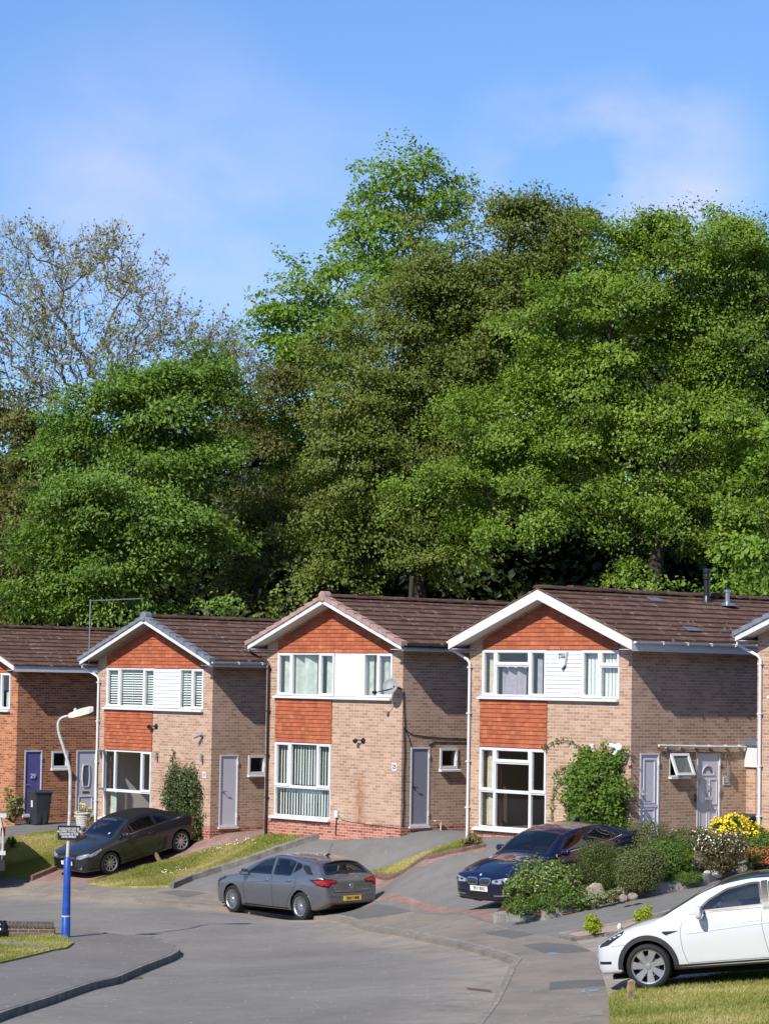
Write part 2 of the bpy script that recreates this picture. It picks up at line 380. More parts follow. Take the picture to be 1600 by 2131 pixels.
def strip(name, line, w, h, mat, off=0.0, drop=.3, parent=None, side=1, joints=0.0):
    """a kerb: stones of width w laid along a world polyline, top h above the terrain"""
    mb = MB(); pts = []
    for i in range(len(line) - 1):
        a, b = line[i].xy, line[i + 1].xy; k = max(1, int((b - a).length / .3)); pts += [a.lerp(b, j / k) for j in range(k)]
    pts.append(line[-1].xy); Lf, Rt_ = [], []; dist = 0; D = [0]
    for i, p in enumerate(pts):
        t = (pts[min(i + 1, len(pts) - 1)] - pts[max(i - 1, 0)]).normalized(); n = Vector((-t.y, t.x)) * side
        Lf.append(p); Rt_.append(p + n * w)
        if i: dist += (p - pts[i - 1]).length; D.append(dist)
    def P(q, dz): return (q.x, q.y, t1(q.x, q.y) + dz)
    for i in range(len(pts) - 1):
        v = ((int(D[i] / .9) * 7919) % 97) / 97
        a, b, c, d = Lf[i], Lf[i + 1], Rt_[i + 1], Rt_[i]
        q = [[P(a, h - .015), P(b, h - .015), P(c, h), P(d, h)], [P(a, h - drop), P(b, h - drop), P(b, h - .015), P(a, h - .015)], [P(d, h), P(c, h), P(c, h - drop), P(d, h - drop)]]
        for f in q: mb.face(f if side > 0 else f[::-1], 0, var=v)
    for i in (0, len(pts) - 1): mb.face([P(Lf[i], h - drop), P(Lf[i], h - .015), P(Rt_[i], h), P(Rt_[i], h - drop)], 0)
    return mb.build(name, mat, parent)

# the bare earth, out to the horizon
mb = MB(); xs = sorted(set(list(np.arange(-40, 41, 2.0)) + [-900, -400, -150, -80, -55, 55, 80, 150, 400, 900])); ys = sorted(set(list(np.arange(20, 121, 2.0)) + [-300, -100, -30, 0, 10, 140, 180, 260, 500, 1200, 2200]))
XX, YY = np.meshgrid(xs, ys); ZZ = T(XX.ravel(), YY.ravel()).reshape(XX.shape) - .35
for i in range(len(ys) - 1):
    for j in range(len(xs) - 1):
        mb.face([(xs[j], ys[i], ZZ[i, j]), (xs[j + 1], ys[i], ZZ[i, j + 1]), (xs[j + 1], ys[i + 1], ZZ[i + 1, j + 1]), (xs[j], ys[i + 1], ZZ[i + 1, j])])
g = NT('woodland_earth'); M['earth'] = g.bsdf(g.ramp(g.noise(.8, 6), [(.3, (.035, .04, .015)), (.7, (.07, .075, .03))]), .95, .1)
tag(mb.build('ground', M['earth'], smooth=True), kind='structure')

M['road'] = asphalt('road_asphalt', (.185, .170, .150), use_dirt=True, speck=.5, patch=.5)
M['pave'] = asphalt('pavement_asphalt', (.170, .153, .131), (.27, .215, .155), use_dirt=True, speck=.5, patch=.6)
M['pave_near'] = asphalt('near_pavement_asphalt', (.160, .145, .130), speck=.55, patch=.4)
M['drive'] = asphalt('drive_asphalt', (.158, .149, .137), speck=.4, patch=.35, grit=.6)
M['patch'] = asphalt('fresh_tarmac', (.120, .113, .103), speck=.5, patch=.3, grit=.5)
M['pink'] = pavers('pink_block_paving', (.29, .18, .145), (.245, .155, .13), (.17, .12, .10))
M['slab'] = pavers('concrete_slab', (.33, .28, .23), (.29, .25, .21), (.14, .12, .10), .6, .6)
M['edging'] = pavers('dark_edging_block', (.27, .25, .225), (.22, .205, .185), (.10, .095, .09), .12, .6)
M['brown_edge'] = plain('brown_edging', (.17, .105, .08), .9, .2, nvar=.4, nscale=6)
M['gravel'] = asphalt('pink_gravel', (.34, .25, .19), speck=.9, grit=1.6)
g = NT('lawn_turf'); n1 = g.noise(1.1, 6, .65); n2 = g.noise(26, 4, .7)
c = g.ramp(n1, [(.32, (.15, .175, .035)), (.5, (.26, .25, .07)), (.68, (.40, .33, .14))])
M['turf'] = g.bsdf(g.mix(.75, c, g.ramp(n2, [(.28, .5), (.7, 1.5)]), 'MULTIPLY'), .95, .1, bump=n2, bstr=.9, bdist=.03)
g = NT('bed_soil'); M['soil'] = g.bsdf(g.ramp(g.noise(14, 6, .7), [(.35, (.035, .022, .014)), (.6, (.11, .07, .045)), (.75, (.2, .13, .1))]), .95, .1, bump=g.noise(30), bstr=.8, bdist=.03)

KERB_FAR = [(-60,1851),(0,1852.5),(72,1853),(150,1858.5),(230,1867),(282,1869),(302,1876),(460,1888),(600,1906),(727,1917),(840,1942),(862,1947),(956,1966),(1037,1988),(1072,2001),(1059,2017),(1037,2063),(1019,2095),(990,2132),(940,2210)]
kf = gp(KERB_FAR, .05)
KERB_NEAR = [(-60,2135),(0,2112),(86,2085),(172,2055),(230,2042),(288,2017),(340,1997),(357,1988),(361,1981),(345,1969),(316,1957),(288,1953),(230,1951),(144,1940),(115,1938),(0,1930),(-80,1925)]
kn = gp(KERB_NEAR, .06)
segs = [(kf[i], kf[i + 1]) for i in range(len(kf) - 1)]
def dline(x, y, S=segs):
    p = Vector((x, y)); best = 9
    for a, b in S:
        a, b = a.xy, b.xy; d = b - a; t = max(0, min(1, (p - a).dot(d) / d.length_squared)); best = min(best, (p - a - d * t).length)
    return best
tag(sheet('road', [(-45, 18), (30, 18), (30, 40), (10, 70), (0, 82), (-45, 90)], 0.0, M['road'], .6, dirt=lambda x, y: max(0, 1 - abs(dline(x, y) - .35) / 1.25) if -12 < x < 6 and 30 < y < 80 else 0), kind='structure')
PF_TOP = [(1300,2210),(1269,2131),(1267,2066),(1290,2020),(1290,1962),(1216,1962),(1159,1946),(1090,1932),(1024,1914),(900,1893),(777,1870),(600,1850),(460,1846),(362,1840),(184,1829),(65,1822),(-60,1815)]
kfi = gp(KERB_FAR, .09)
tag(sheet('pavement', kfi + gp(PF_TOP, .09), .09, M['pave'], .4, dirt=lambda x, y: .75), kind='structure')
tag(strip('kerb', kf, .13, .098, M['concrete'], side=1), kind='structure')
near_poly = kn + [Vector((-16, 62, 0)), Vector((-16, 46, 0))]
tag(sheet('pavement', near_poly, .115, M['pave_near'], .4), kind='structure')
tag(strip('kerb', kn[::-1], .13, .125, M['kerb_dark'], side=1), kind='structure')
for px in ([(1087,1968),(1135,1962),(1193,1967),(1232,1980),(1180,1984),(1135,1985)], [(1000,1941),(1056,1935),(1113,1944),(1065,1954)], [(1143,2045),(1200,2040),(1275,2040),(1262,2052),(1143,2061)], [(322,1857),(372,1853),(430,1859),(382,1868)], [(640,1905),(770,1880),(858,1898),(740,1914)]):
    tag(sheet('pavement', gp(px, .094), .094, M['patch'], .3, skirt=.003), kind='structure')
# driveways and paths
tag(sheet('driveway', gp([(65,1831),(184,1836),(250,1812),(339,1788),(400,1776),(469,1756),(552,1738)], .1) + [Vector((-2.6, 79.2, 0)), Vector((-8.4, 82, 0)), Vector((-9.3, 80.4, 0))] + gp([(119,1810)], .1), .10, M['pink']), kind='structure')
tag(sheet('driveway', gp([(370,1850),(400,1826),(540,1784),(672,1743)], .1) + [Vector((-2.0, 73.6, 0)), Vector((2.6, 73, 0)), Vector((2.2, 68.8, 0))] + gp([(1004,1755),(900,1777),(777,1818),(779,1882),(460,1858)], .1), .10, M['drive']), kind='structure')
tag(sheet('driveway', gp([(777,1882),(775,1824),(900,1787),(1009,1764)], .11) + [Vector((2.4, 68.6, 0)), Vector((6.5, 64.5, 0)), Vector((10, 68, 0)), Vector((11, 65, 0)), Vector((7.2, 61.8, 0)), Vector((5.6, 60.4, 0))] + gp([(1060,1890),(1025,1921),(900,1902)], .11), .11, M['drive']), kind='structure')
tag(sheet('driveway', gp([(1025,1920),(1138,1908),(1228,1880),(1360,1855),(1475,1830)], .1) + [Vector((8.2, 62.6, 0)), Vector((10.8, 60.2, 0)), Vector((8.5, 56.8, 0))] + gp([(1320,1926),(1164,1951),(1090,1940)], .1), .10, M['drive']), kind='structure')
tag(sheet('driveway', gp([(1216,1972),(1197,1957),(1290,1945)], .1) + [Vector((6.5, 49.5, 0)), Vector((12, 49, 0)), Vector((12, 41.5, 0))] + gp([(1600,2020),(1419,2046),(1267,2075),(1240,1985)], .1), .10, M['slab']), kind='structure')
tag(sheet('path', [Vector((-13.5, 83.2, 0)), Vector((-11.3, 84.7, 0)), Vector((-11.3, 85.8, 0)), Vector((-8, 89.5, 0)), Vector((-7.6, 82.5, 0)), Vector((-8.7, 81.4, 0))] + gp([(161,1722),(124,1727),(13,1744),(-40,1755)], .1), .10, M['drive']), kind='structure')
tag(sheet('driveway', gp([(-80,1822),(0,1822),(67,1829),(65,1834),(0,1846),(-80,1846)], .1) + [Vector((-16, 74, 0)), Vector((-16, 79, 0))], .10, M['patch']), kind='structure')
# brick trims of the wide drive
for line in ([(775,1823),(900,1787),(1009,1763)], [(779,1876),(900,1897),(1026,1918)]):
    l = gp(line, .12); q = [Vector((p.x, p.y)) for p in l]; dn = [(q[min(i + 1, 2)] - q[max(i - 1, 0)]).normalized() for i in range(3)]
    s = -1 if line[0][1] < 1850 else 1
    tag(sheet('driveway', l + [Vector((a.x + d.y * -s * -.32 * -1, a.y + d.x * s * -.32 * -1, 0)) for a, d in list(zip(q, dn))[::-1]], .116, M['pink'], .3), kind='structure')
# lawns and beds
LAWN_A = gp([(-40,1752),(13,1744),(124,1727),(161,1722)], .14) + [Vector((-9.2, 80.6, 0))] + gp([(200,1772),(119,1809),(65,1827),(0,1822),(-80,1818)], .14)
LAWN_B = gp([(184,1837),(230,1824),(260,1815),(297,1802),(339,1792),(369,1785),(410,1774),(469,1757),(552,1739)], .14) + [Vector((-3.25, 74.5, 0))] + gp([(664,1742),(520,1789),(400,1826),(362,1843),(290,1845)], .14)
LAWN_C = gp([(0,1950),(60,1948),(112,1946),(138,1951),(153,1962),(140,1972),(109,1977),(0,2003)], .15) + [Vector((-9.5, 54.5, 0)), Vector((-12, 55, 0)), Vector((-12, 60.5, 0))]
LAWN_D = gp([(1267,2070),(1319,2055),(1419,2040),(1600,2010)], .16) + [Vector((11, 42.2, 0)), Vector((11, 33, 0)), Vector((2.6, 33, 0))] + gp([(1269,2131)], .16)
LAWN_E = gp([(770,1815),(840,1791),(900,1768),(960,1748),(1004,1752),(1008,1760),(900,1784),(775,1822),(745,1828)], .13)
for P, o in ((LAWN_A, .14), (LAWN_B, .14), (LAWN_C, .15), (LAWN_D, .16), (LAWN_E, .13)): tag(sheet('lawn', P, o, M['turf'], .35), kind='structure')
tag(strip('kerb', gp([(362,1848),(400,1832),(460,1813),(540,1787),(600,1766),(680,1741)], .12), .15, .26, M['kerb_dark'], side=1, drop=.5), kind='structure')
tag(strip('kerb', gp([(775,1825),(900,1788),(960,1774),(1009,1763)], .12), .10, .2, M['brown_edge'], side=1, drop=.4), kind='structure')
tag(strip('kerb', gp([(68,1832),(119,1811),(150,1796),(200,1776),(260,1750)], .12), .10, .24, M['brown_edge'], side=1, drop=.4), kind='structure')
tag(strip('kerb', gp([(-60,2020),(0,2004),(109,1978)], .12), .05, .16, M['dark'], side=1), kind='structure')
BED = gp([(1028,1917),(1045,1895)], .1) + [Vector((4.6, 59.2, 0)), Vector((6.2, 60.8, 0)), Vector((7.6, 62.2, 0)), Vector((9.2, 61.5, 0))] + gp([(1575,1802),(1519,1820),(1475,1835),(1360,1860),(1228,1886),(1138,1912)], .1)
tag(sheet('flower_bed', BED, .22, M['soil'], .3), kind='structure')
GRAV = gp([(1164,1946),(1197,1953),(1290,1941),(1400,1915),(1400,1895),(1316,1917)], .12)
tag(sheet('gravel_bed', GRAV, .13, M['gravel'], .3), kind='structure')
tag(strip('kerb', gp([(1162,1950),(1197,1957),(1290,1944),(1400,1917)], .12), .10, .17, M['kerb_dark'], side=1), kind='structure')
tag(strip('kerb', gp([(1164,1948),(1316,1920),(1400,1898)], .12), .08, .17, M['concrete'], side=1), kind='structure')
# ------------------------------------------------------------------ the row of houses
PHI = R(48.5)
HPOS = {29: (-11.41, 85.55, 1.408), 27: (-4.773, 77.08, 1.607), 25: (.549, 70.424, 2.068), 23: (5.89, 64.194, 2.169), 21: (12.366, 58.698, 2.326)}
UC, ZA, SL, UT, UL_, OV, WID, DEP = -2.711, 6.17, .39, .436, -5.858, .473, 5.574, 9.0
g = NT('orange_hung_tile'); b = g.n('ShaderNodeTexBrick', {'Vector': g.uv(), 'Color1': (0, 0, 0, 1), 'Color2': (1, 1, 1, 1), 'Mortar': (.3, .3, .3, 1), 'Scale': 1.0, 'Mortar Size': .0035, 'Brick Width': .165, 'Row Height': .1, 'Bias': 0.0})
c = g.ramp(b.outputs['Color'], [(0, (.34, .09, .042)), (.5, (.38, .105, .048)), (.9, (.42, .13, .058)), (1, (.46, .175, .085))])
c = g.mix(b.outputs['Fac'], c, (.24, .062, .03)); c = g.mix(.75, c, g.ramp(g.noise(2.2, 6, .6), [(.3, .68), (.7, 1.12)]), 'MULTIPLY')
M['hung_tile'] = g.bsdf(c, .82, .25, bump=g.noise(40), bstr=.2, bdist=.004)
def rooftile(name, c0, c1, moss):
    g = NT(name); v = g.var(); o = g.obj()
    c = g.ramp(v, [(0, c0), (1, c1)])
    c = g.mix(.6, c, g.ramp(g.noise(1.3, 6, .65), [(.3, .62), (.7, 1.3)]), 'MULTIPLY')
    li = g.noise(7, 5, .6); li2 = g.noise(1.0, 3, .6)
    k = g.math('MULTIPLY', g.ramp(li, [(.585, 0.0), (.66, .8)]), g.ramp(li2, [(.40, 0.1), (.65, 1.0)]))
    c = g.mix(k, c, (.42, .37, .33))
    k2 = g.math('MULTIPLY', g.ramp(g.noise(16, 5, .7), [(.6, 0.0), (.68, .8)]), moss)
    c = g.mix(k2, c, (.17, .07, .035))
    return g.bsdf(c, .9, .25, bump=g.noise(45, 4, .7), bstr=.4, bdist=.01)
M['roof'] = rooftile('brown_roof_tile', (.092, .049, .034), (.145, .079, .054), 1.0)
M['ridge'] = rooftile('ridge_tile', (.06, .03, .022), (.11, .06, .045), 1.0)
M['verge_grey'] = plain('grey_verge_tile', (.17, .19, .22), .6, .4, nvar=.35, nscale=4)
M['verge_pink'] = plain('pink_verge_tile', (.40, .25, .215), .75, .3, nvar=.35, nscale=5)
M['verge_mortar'] = plain('verge_mortar', (.22, .15, .10), .9, .1, nvar=.5, nscale=14)
M['door_lilac'] = plain('white_door_skin', (.62, .60, .66), .45, .4, nvar=.05)
M['door_grey'] = plain('grey_door_paint', (.235, .245, .30), .45, .4, nvar=.08)
M['door_purple'] = plain('purple_door_paint', (.13, .11, .32), .45, .4, nvar=.12)
M['curtain_pale'] = plain('pale_net_curtain', (.50, .55, .49), .9, .1, nvar=.3, nscale=5)
M['curtain_tan'] = plain('tan_curtain', (.30, .25, .17), .9, .1, nvar=.2)
M['curtain_cream'] = plain('cream_curtain', (.55, .5, .4), .9, .1, nvar=.2)
M['curtain_lilac'] = plain('lilac_curtain', (.36, .32, .38), .9, .1, nvar=.2)
M['blind'] = plain('white_blind_slat', (.64, .66, .64), .6, .3, nvar=.05)
M['dish'] = plain('grey_dish', (.24, .24, .25), .5, .4, nvar=.15)

def text_obj(txt, size, mat, parent, loc, rot, name='lettering', ext=.002, align='CENTER', space=1.0, sx=1.0, bold=0.0, lsp=1.0):
    cu = bpy.data.curves.new(name, 'FONT'); cu.body = txt; cu.size = size; cu.extrude = ext; cu.align_x = align; cu.align_y = 'CENTER'; cu.space_character = space; cu.offset = bold; cu.space_line = lsp
    t = bpy.data.objects.new(name, cu); COL.objects.link(t); bpy.context.view_layer.update()
    me = bpy.data.meshes.new_from_object(t.evaluated_get(bpy.context.evaluated_depsgraph_get())); bpy.data.objects.remove(t); me.name = name
    me.materials.clear(); me.materials.append(mat)
    o = obj_from(name, me, parent); o.location = loc; o.rotation_euler = rot; o.scale = (sx, 1, 1); return o

def holed(mb, fmap, u0, u1, z0, z1, holes, depth, m=0):
    """flat wall with openings and reveals; fmap(u, z, d) -> point, d = depth into the wall"""
    us = sorted({u0, u1} | {h[0] for h in holes} | {h[1] for h in holes}); zs = sorted({z0, z1} | {h[2] for h in holes} | {h[3] for h in holes})
    for i in range(len(us) - 1):
        for j in range(len(zs) - 1):
            uc, zc = (us[i] + us[i + 1]) / 2, (zs[j] + zs[j + 1]) / 2
            if any(h[0] < uc < h[1] and h[2] < zc < h[3] for h in holes): continue
            for d in (0, depth):
                q = [fmap(us[i], zs[j], d), fmap(us[i + 1], zs[j], d), fmap(us[i + 1], zs[j + 1], d), fmap(us[i], zs[j + 1], d)]
                mb.face(q if d == 0 else q[::-1], m)
    for a, b, c, e in holes:
        for (p, q) in (((a, c), (b, c)), ((b, c), (b, e)), ((b, e), (a, e)), ((a, e), (a, c))):
            mb.face([fmap(p[0], p[1], 0), fmap(p[0], p[1], depth), fmap(q[0], q[1], depth), fmap(q[0], q[1], 0)], m)

def bars(mb, r, w, y0, y1, m=0):
    u0, u1, z0, z1 = r
    mb.box((u0, y0, z0), (u1, y1, z0 + w), m); mb.box((u0, y0, z1 - w), (u1, y1, z1), m)
    mb.box((u0, y0, z0 + w), (u0 + w, y1, z1 - w), m); mb.box((u1 - w, y0, z0 + w), (u1, y1, z1 - w), m)

def window(parent, cells, sill=None, rotz=0.0, name='window', gl=None):
    """cells: (u0,u1,z0,z1,'sash'|'fixed'|'open'); local x along the wall, y into it"""
    f = MB(); g = MB()
    for c in cells:
        r, kind = c[:4], c[4]
        if kind == 'none': continue
        w = .062 if kind == 'sash' else .04
        if kind == 'sash':
            bars(f, r, w, -.030, .06); inn = (r[0] + w, r[1] - w, r[2] + w, r[3] - w); bars(f, inn, .012, -.018, .05)
            f.box((r[1] - w * .7, -.045, (r[2] + r[3]) / 2 - .06), (r[1] - w * .4, -.030, (r[2] + r[3]) / 2 + .05))
        elif kind == 'fixed': bars(f, r, w, -.012, .06)
        elif kind == 'open': bars(f, r, w, -.008, .06)
        if kind != 'open':
            g.face([(r[0] + w * .9, .015, r[2] + w * .9), (r[1] - w * .9, .015, r[2] + w * .9), (r[1] - w * .9, .015, r[3] - w * .9), (r[0] + w * .9, .015, r[3] - w * .9)])
        if kind == 'open':        # casement swung outwards on its left edge
            a = R(62); n = 8; wd = r[1] - r[0]
            def hp(u, y, z): return (r[0] + (u * math.cos(a) + y * math.sin(a)), -.01 - u * math.sin(a) + y * math.cos(a), z)
            for (ua, ub, za, zb) in ((0, wd, r[2], r[2] + .06), (0, wd, r[3] - .06, r[3]), (0, .06, r[2] + .06, r[3] - .06), (wd - .06, wd, r[2] + .06, r[3] - .06)):
                P = [hp(u, y, z) for z in (za, zb) for (u, y) in ((ua, -.025), (ub, -.025), (ub, .025), (ua, .025))]
                for q in ((0, 3, 2, 1), (4, 5, 6, 7), (0, 1, 5, 4), (1, 2, 6, 5), (2, 3, 7, 6), (3, 0, 4, 7)): f.face([P[k] for k in q])
            g.face([hp(.06, 0, r[2] + .06), hp(wd - .06, 0, r[2] + .06), hp(wd - .06, 0, r[3] - .06), hp(.06, 0, r[3] - .06)])
    w = f.build(name, M['white'], parent); w.rotation_euler = (0, 0, rotz)
    g.build('pane', gl or M['glass'], w)
    if sill:
        s = MB(); s.prism([(sill[0], .02, sill[2]), (sill[0], -.11, sill[2]), (sill[0], -.11, sill[2] + .045), (sill[0], .02, sill[2] + .075)], (sill[1] - sill[0], 0, 0)); s.build('sill', M['white'], w)
    return w
def curtain(w, u0, u1, z0, z1, mat, y=.17, amp=.028, freq=26, name='curtain'):
    mb = MB(); n = max(8, int((u1 - u0) * 70)); ph = random.uniform(0, 6)
    P = [(u0 + (u1 - u0) * i / n, y + amp * math.sin(ph + freq * (u1 - u0) * i / n + .8 * math.sin(5 * i / n))) for i in range(n + 1)]
    for i in range(n): mb.face([(P[i][0], P[i][1], z0), (P[i + 1][0], P[i + 1][1], z0), (P[i + 1][0], P[i + 1][1], z1), (P[i][0], P[i][1], z1)])
    return mb.build(name, mat, w, smooth=True)
def vblind(w, u0, u1, z0, z1, ang=-14, y=.14, step=.115):
    mb = MB(); n = int((u1 - u0) / step)
    for i in range(n):
        u = u0 + (i + .5) * step; a = R(ang + random.uniform(-7, 7)); dx, dy = .043 * math.cos(a), .043 * math.sin(a)
        mb.face([(u - dx, y - dy, z0), (u + dx, y + dy, z0), (u + dx, y + dy, z1), (u - dx, y - dy, z1)])
    return mb.build('blind', M['blind'], w)
def hblind(w, u0, u1, z0, z1, y=.10, step=.072):
    mb = MB(); z = z0
    while z < z1:
        mb.face([(u0, y - .014, z), (u1, y - .014, z), (u1, y + .014, z + .036), (u0, y + .014, z + .036)]); z += step
    for k in range(3):
        u = u0 + (u1 - u0) * (k + .5) / 3; mb.box((u - .006, y - .02, z0), (u + .006, y - .016, z1))
    return mb.build('blind', M['blind'], w)
def tile_rows(zb, zt, lim, row=.105):
    mb = MB(); n = max(1, round((zt - zb) / row)); row = (zt - zb) / n
    for i in range(n):
        a, b = zb + i * row, zb + (i + 1) * row; la, lb = lim(a), lim(b)
        if la[1] - la[0] < .04: continue
        o = (i % 2) * .0825
        segs = max(1, int((la[1] - la[0]) / .165)); 
        for s in range(segs):
            f0, f1 = s / segs, (s + 1) / segs; j = random.uniform(-.004, .004)
            x0, x1 = la[0] + (la[1] - la[0]) * f0, la[0] + (la[1] - la[0]) * f1; X0, X1 = lb[0] + (lb[1] - lb[0]) * f0, lb[0] + (lb[1] - lb[0]) * f1
            uvb = [(x0 + o, i * .1 + .003), (x1 + o, i * .1 + .003), (X1 + o, i * .1 + .1), (X0 + o, i * .1 + .1)]
            mb.face([(x0, -.034 + j, a), (x1, -.034 + j, a), (X1, -.014, b), (X0, -.014, b)], 0, uvb)
            mb.face([(x0, -.014, a), (x1, -.014, a), (x1, -.034 + j, a), (x0, -.034 + j, a)], 0, [(x0, 0), (x1, 0), (x1, .002), (x0, .002)])
    return mb
HZ = R(90)
def side_door(root, v0, v1, z0, z1, style):
    fr = MB(); bars(fr, (v0, v1, z0, z1), .045, -.012, .07)
    fr.box((v0 - .03, -.05, z0 - .06), (v1 + .03, .02, z0 - .002))
    skin = {'grey': 'door_grey', 'purple': 'door_purple'}.get(style, 'door_lilac')
    d = fr.build('door', M['white_paint'], root); d.rotation_euler = (0, 0, HZ)
    a, b, c, e = v0 + .046, v1 - .046, z0 + .046, z1 - .046; lf = MB()
    lf.box((a, .012, c), (b, .05, e))
    if style == 'panelled_pvc':      # two recessed panels
        zt = c + (e - c) * .38
        for (p, q) in ((c + .1, zt - .06), (zt + .06, e - .1)): bars(lf, (a + .09, b - .09, p, q), .025, -.004, .0115)
        lf.box((a + .005, -.008, zt - .03), (b - .005, .0115, zt + .03))
    if style == 'front_fan':         # moulded front door with a fan light
        wv = (b - a)
        for (p, q) in ((.08, .46), (.54, .92)):
            for (r, s) in ((.05, .33), (.38, .70)): bars(lf, (a + wv * p, a + wv * q, c + (e - c) * r, c + (e - c) * s), .022, -.002, .0115)
        cx, cz = (a + b) / 2, c + (e - c) * .76
        for k in range(13):
            t0, t1_ = math.pi * k / 13, math.pi * (k + 1) / 13
            lf.prism([(cx + .23 * math.cos(t0), .0115, cz + .23 * math.sin(t0)), (cx + .20 * math.cos(t0), .0115, cz + .20 * math.sin(t0)), (cx + .20 * math.cos(t1_), .0115, cz + .20 * math.sin(t1_)), (cx + .23 * math.cos(t1_), .0115, cz + .23 * math.sin(t1_))], (0, -.012, 0))
        lf.box((cx - .24, -.001, cz - .03), (cx + .24, .0115, cz))
    leaf = lf.build('door_leaf', M[skin], d)
    if style == 'front_fan':
        gm = MB(); cx, cz = (a + b) / 2, c + (e - c) * .76
        for k in range(5):
            t0, t1_ = R(8 + k * 34), R(8 + k * 34 + 28)
            gm.face([(cx + rr * math.cos(t), .0085, cz + .012 + rr * math.sin(t)) for rr, t in ((.09, t0), (.175, t0), (.175, t1_), (.09, t1_))])
        gm.build('fan_light', M['lead'], leaf)
        k = MB(); k.lathe([(.0, -.02), (.03, -.02), (.035, 0), (.0, 0)], (cx, 0, c + (e - c) * .63), 12, 0, 'y'); k.box((cx - .012, -.02, c + (e - c) * .56), (cx + .012, 0.01, c + (e - c) * .62)); k.build('knocker', M['chrome'], leaf)
        lb = MB(); lb.box((cx - .13, 0, c + .85), (cx + .13, .0112, c + .91)); lb.build('letterbox', M['alloy'], leaf)
        h = MB(); h.tube([(b - .03, -.03, c + .95), (b - .03, -.05, c + 1.2)], .012); h.build('handle', M['white'], leaf)
    if style == 'front_oval':
        cx, cz = (a + b) / 2, c + 1.2; gm = MB(); ring = MB(); n = 20
        P = []; 
        for k in range(n):
            t = 2 * math.pi * k / n; P.append((cx + .125 * math.cos(t), cz + (.33 + (.1 if math.sin(t) > 0 else .0) * 0) * max(-1, min(1, 1.5 * math.sin(t)))))
        gm.face([(x, .009, z) for x, z in P]); gm.build('door_glass', M['lead'], leaf)
        for k in range(n):
            (x0, q0), (x1, q1) = P[k], P[(k + 1) % n]; f = 1.25
            ring.prism([(x0, .0115, q0), (cx + (x0 - cx) * 1.3, .0115, cz + (q0 - cz) * 1.1), (cx + (x1 - cx) * 1.3, .0115, cz + (q1 - cz) * 1.1), (x1, .0115, q1)], (0, -.02, 0))
        ring.build('door_moulding', M['white_paint'], leaf)
        ring = MB(); bars(ring, (a + .08, b - .08, c + .12, c + .55), .02, -.006, .0115); ring.build('door_moulding', M['white_paint'], leaf)
        lb = MB(); lb.box((cx - .13, 0, c + .65), (cx + .13, .0112, c + .71)); lb.build('letterbox', plain('brass', (.45, .33, .12), .3, .5, .8), leaf)
    if style in ('grey', 'plain', 'purple'):
        h = MB(); hz = z0 + 1.0 if style != 'purple' else z0 + .95; h.tube([(a + .07, .012, hz), (a + .07, -.045, hz), (a + .19, -.05, hz)], .011, 8); h.lathe([(0, -.012), (.028, -.012), (.028, .012)], (a + .07, 0, hz), 12, 0, 'y'); h.build('handle', M['black'] if style == 'grey' else M['alloy'], leaf)
    if style == 'panelled_pvc':
        h = MB(); h.box((a + .015, -.012, c + .85), (a + .05, .0115, c + 1.15)); h.tube([(a + .03, -.015, c + 1.02), (a + .03, -.05, c + 1.02), (a + .16, -.05, c + 1.02)], .01, 6); h.build('handle', M['white'], leaf)
    for z in (z0 + .25, z1 - .3):
        hg = MB(); hg.box((v1 - .05, -.03, z), (v1 - .01, -.0125, z + .12)); hg.build('hinge', M['white'], d)
    return d

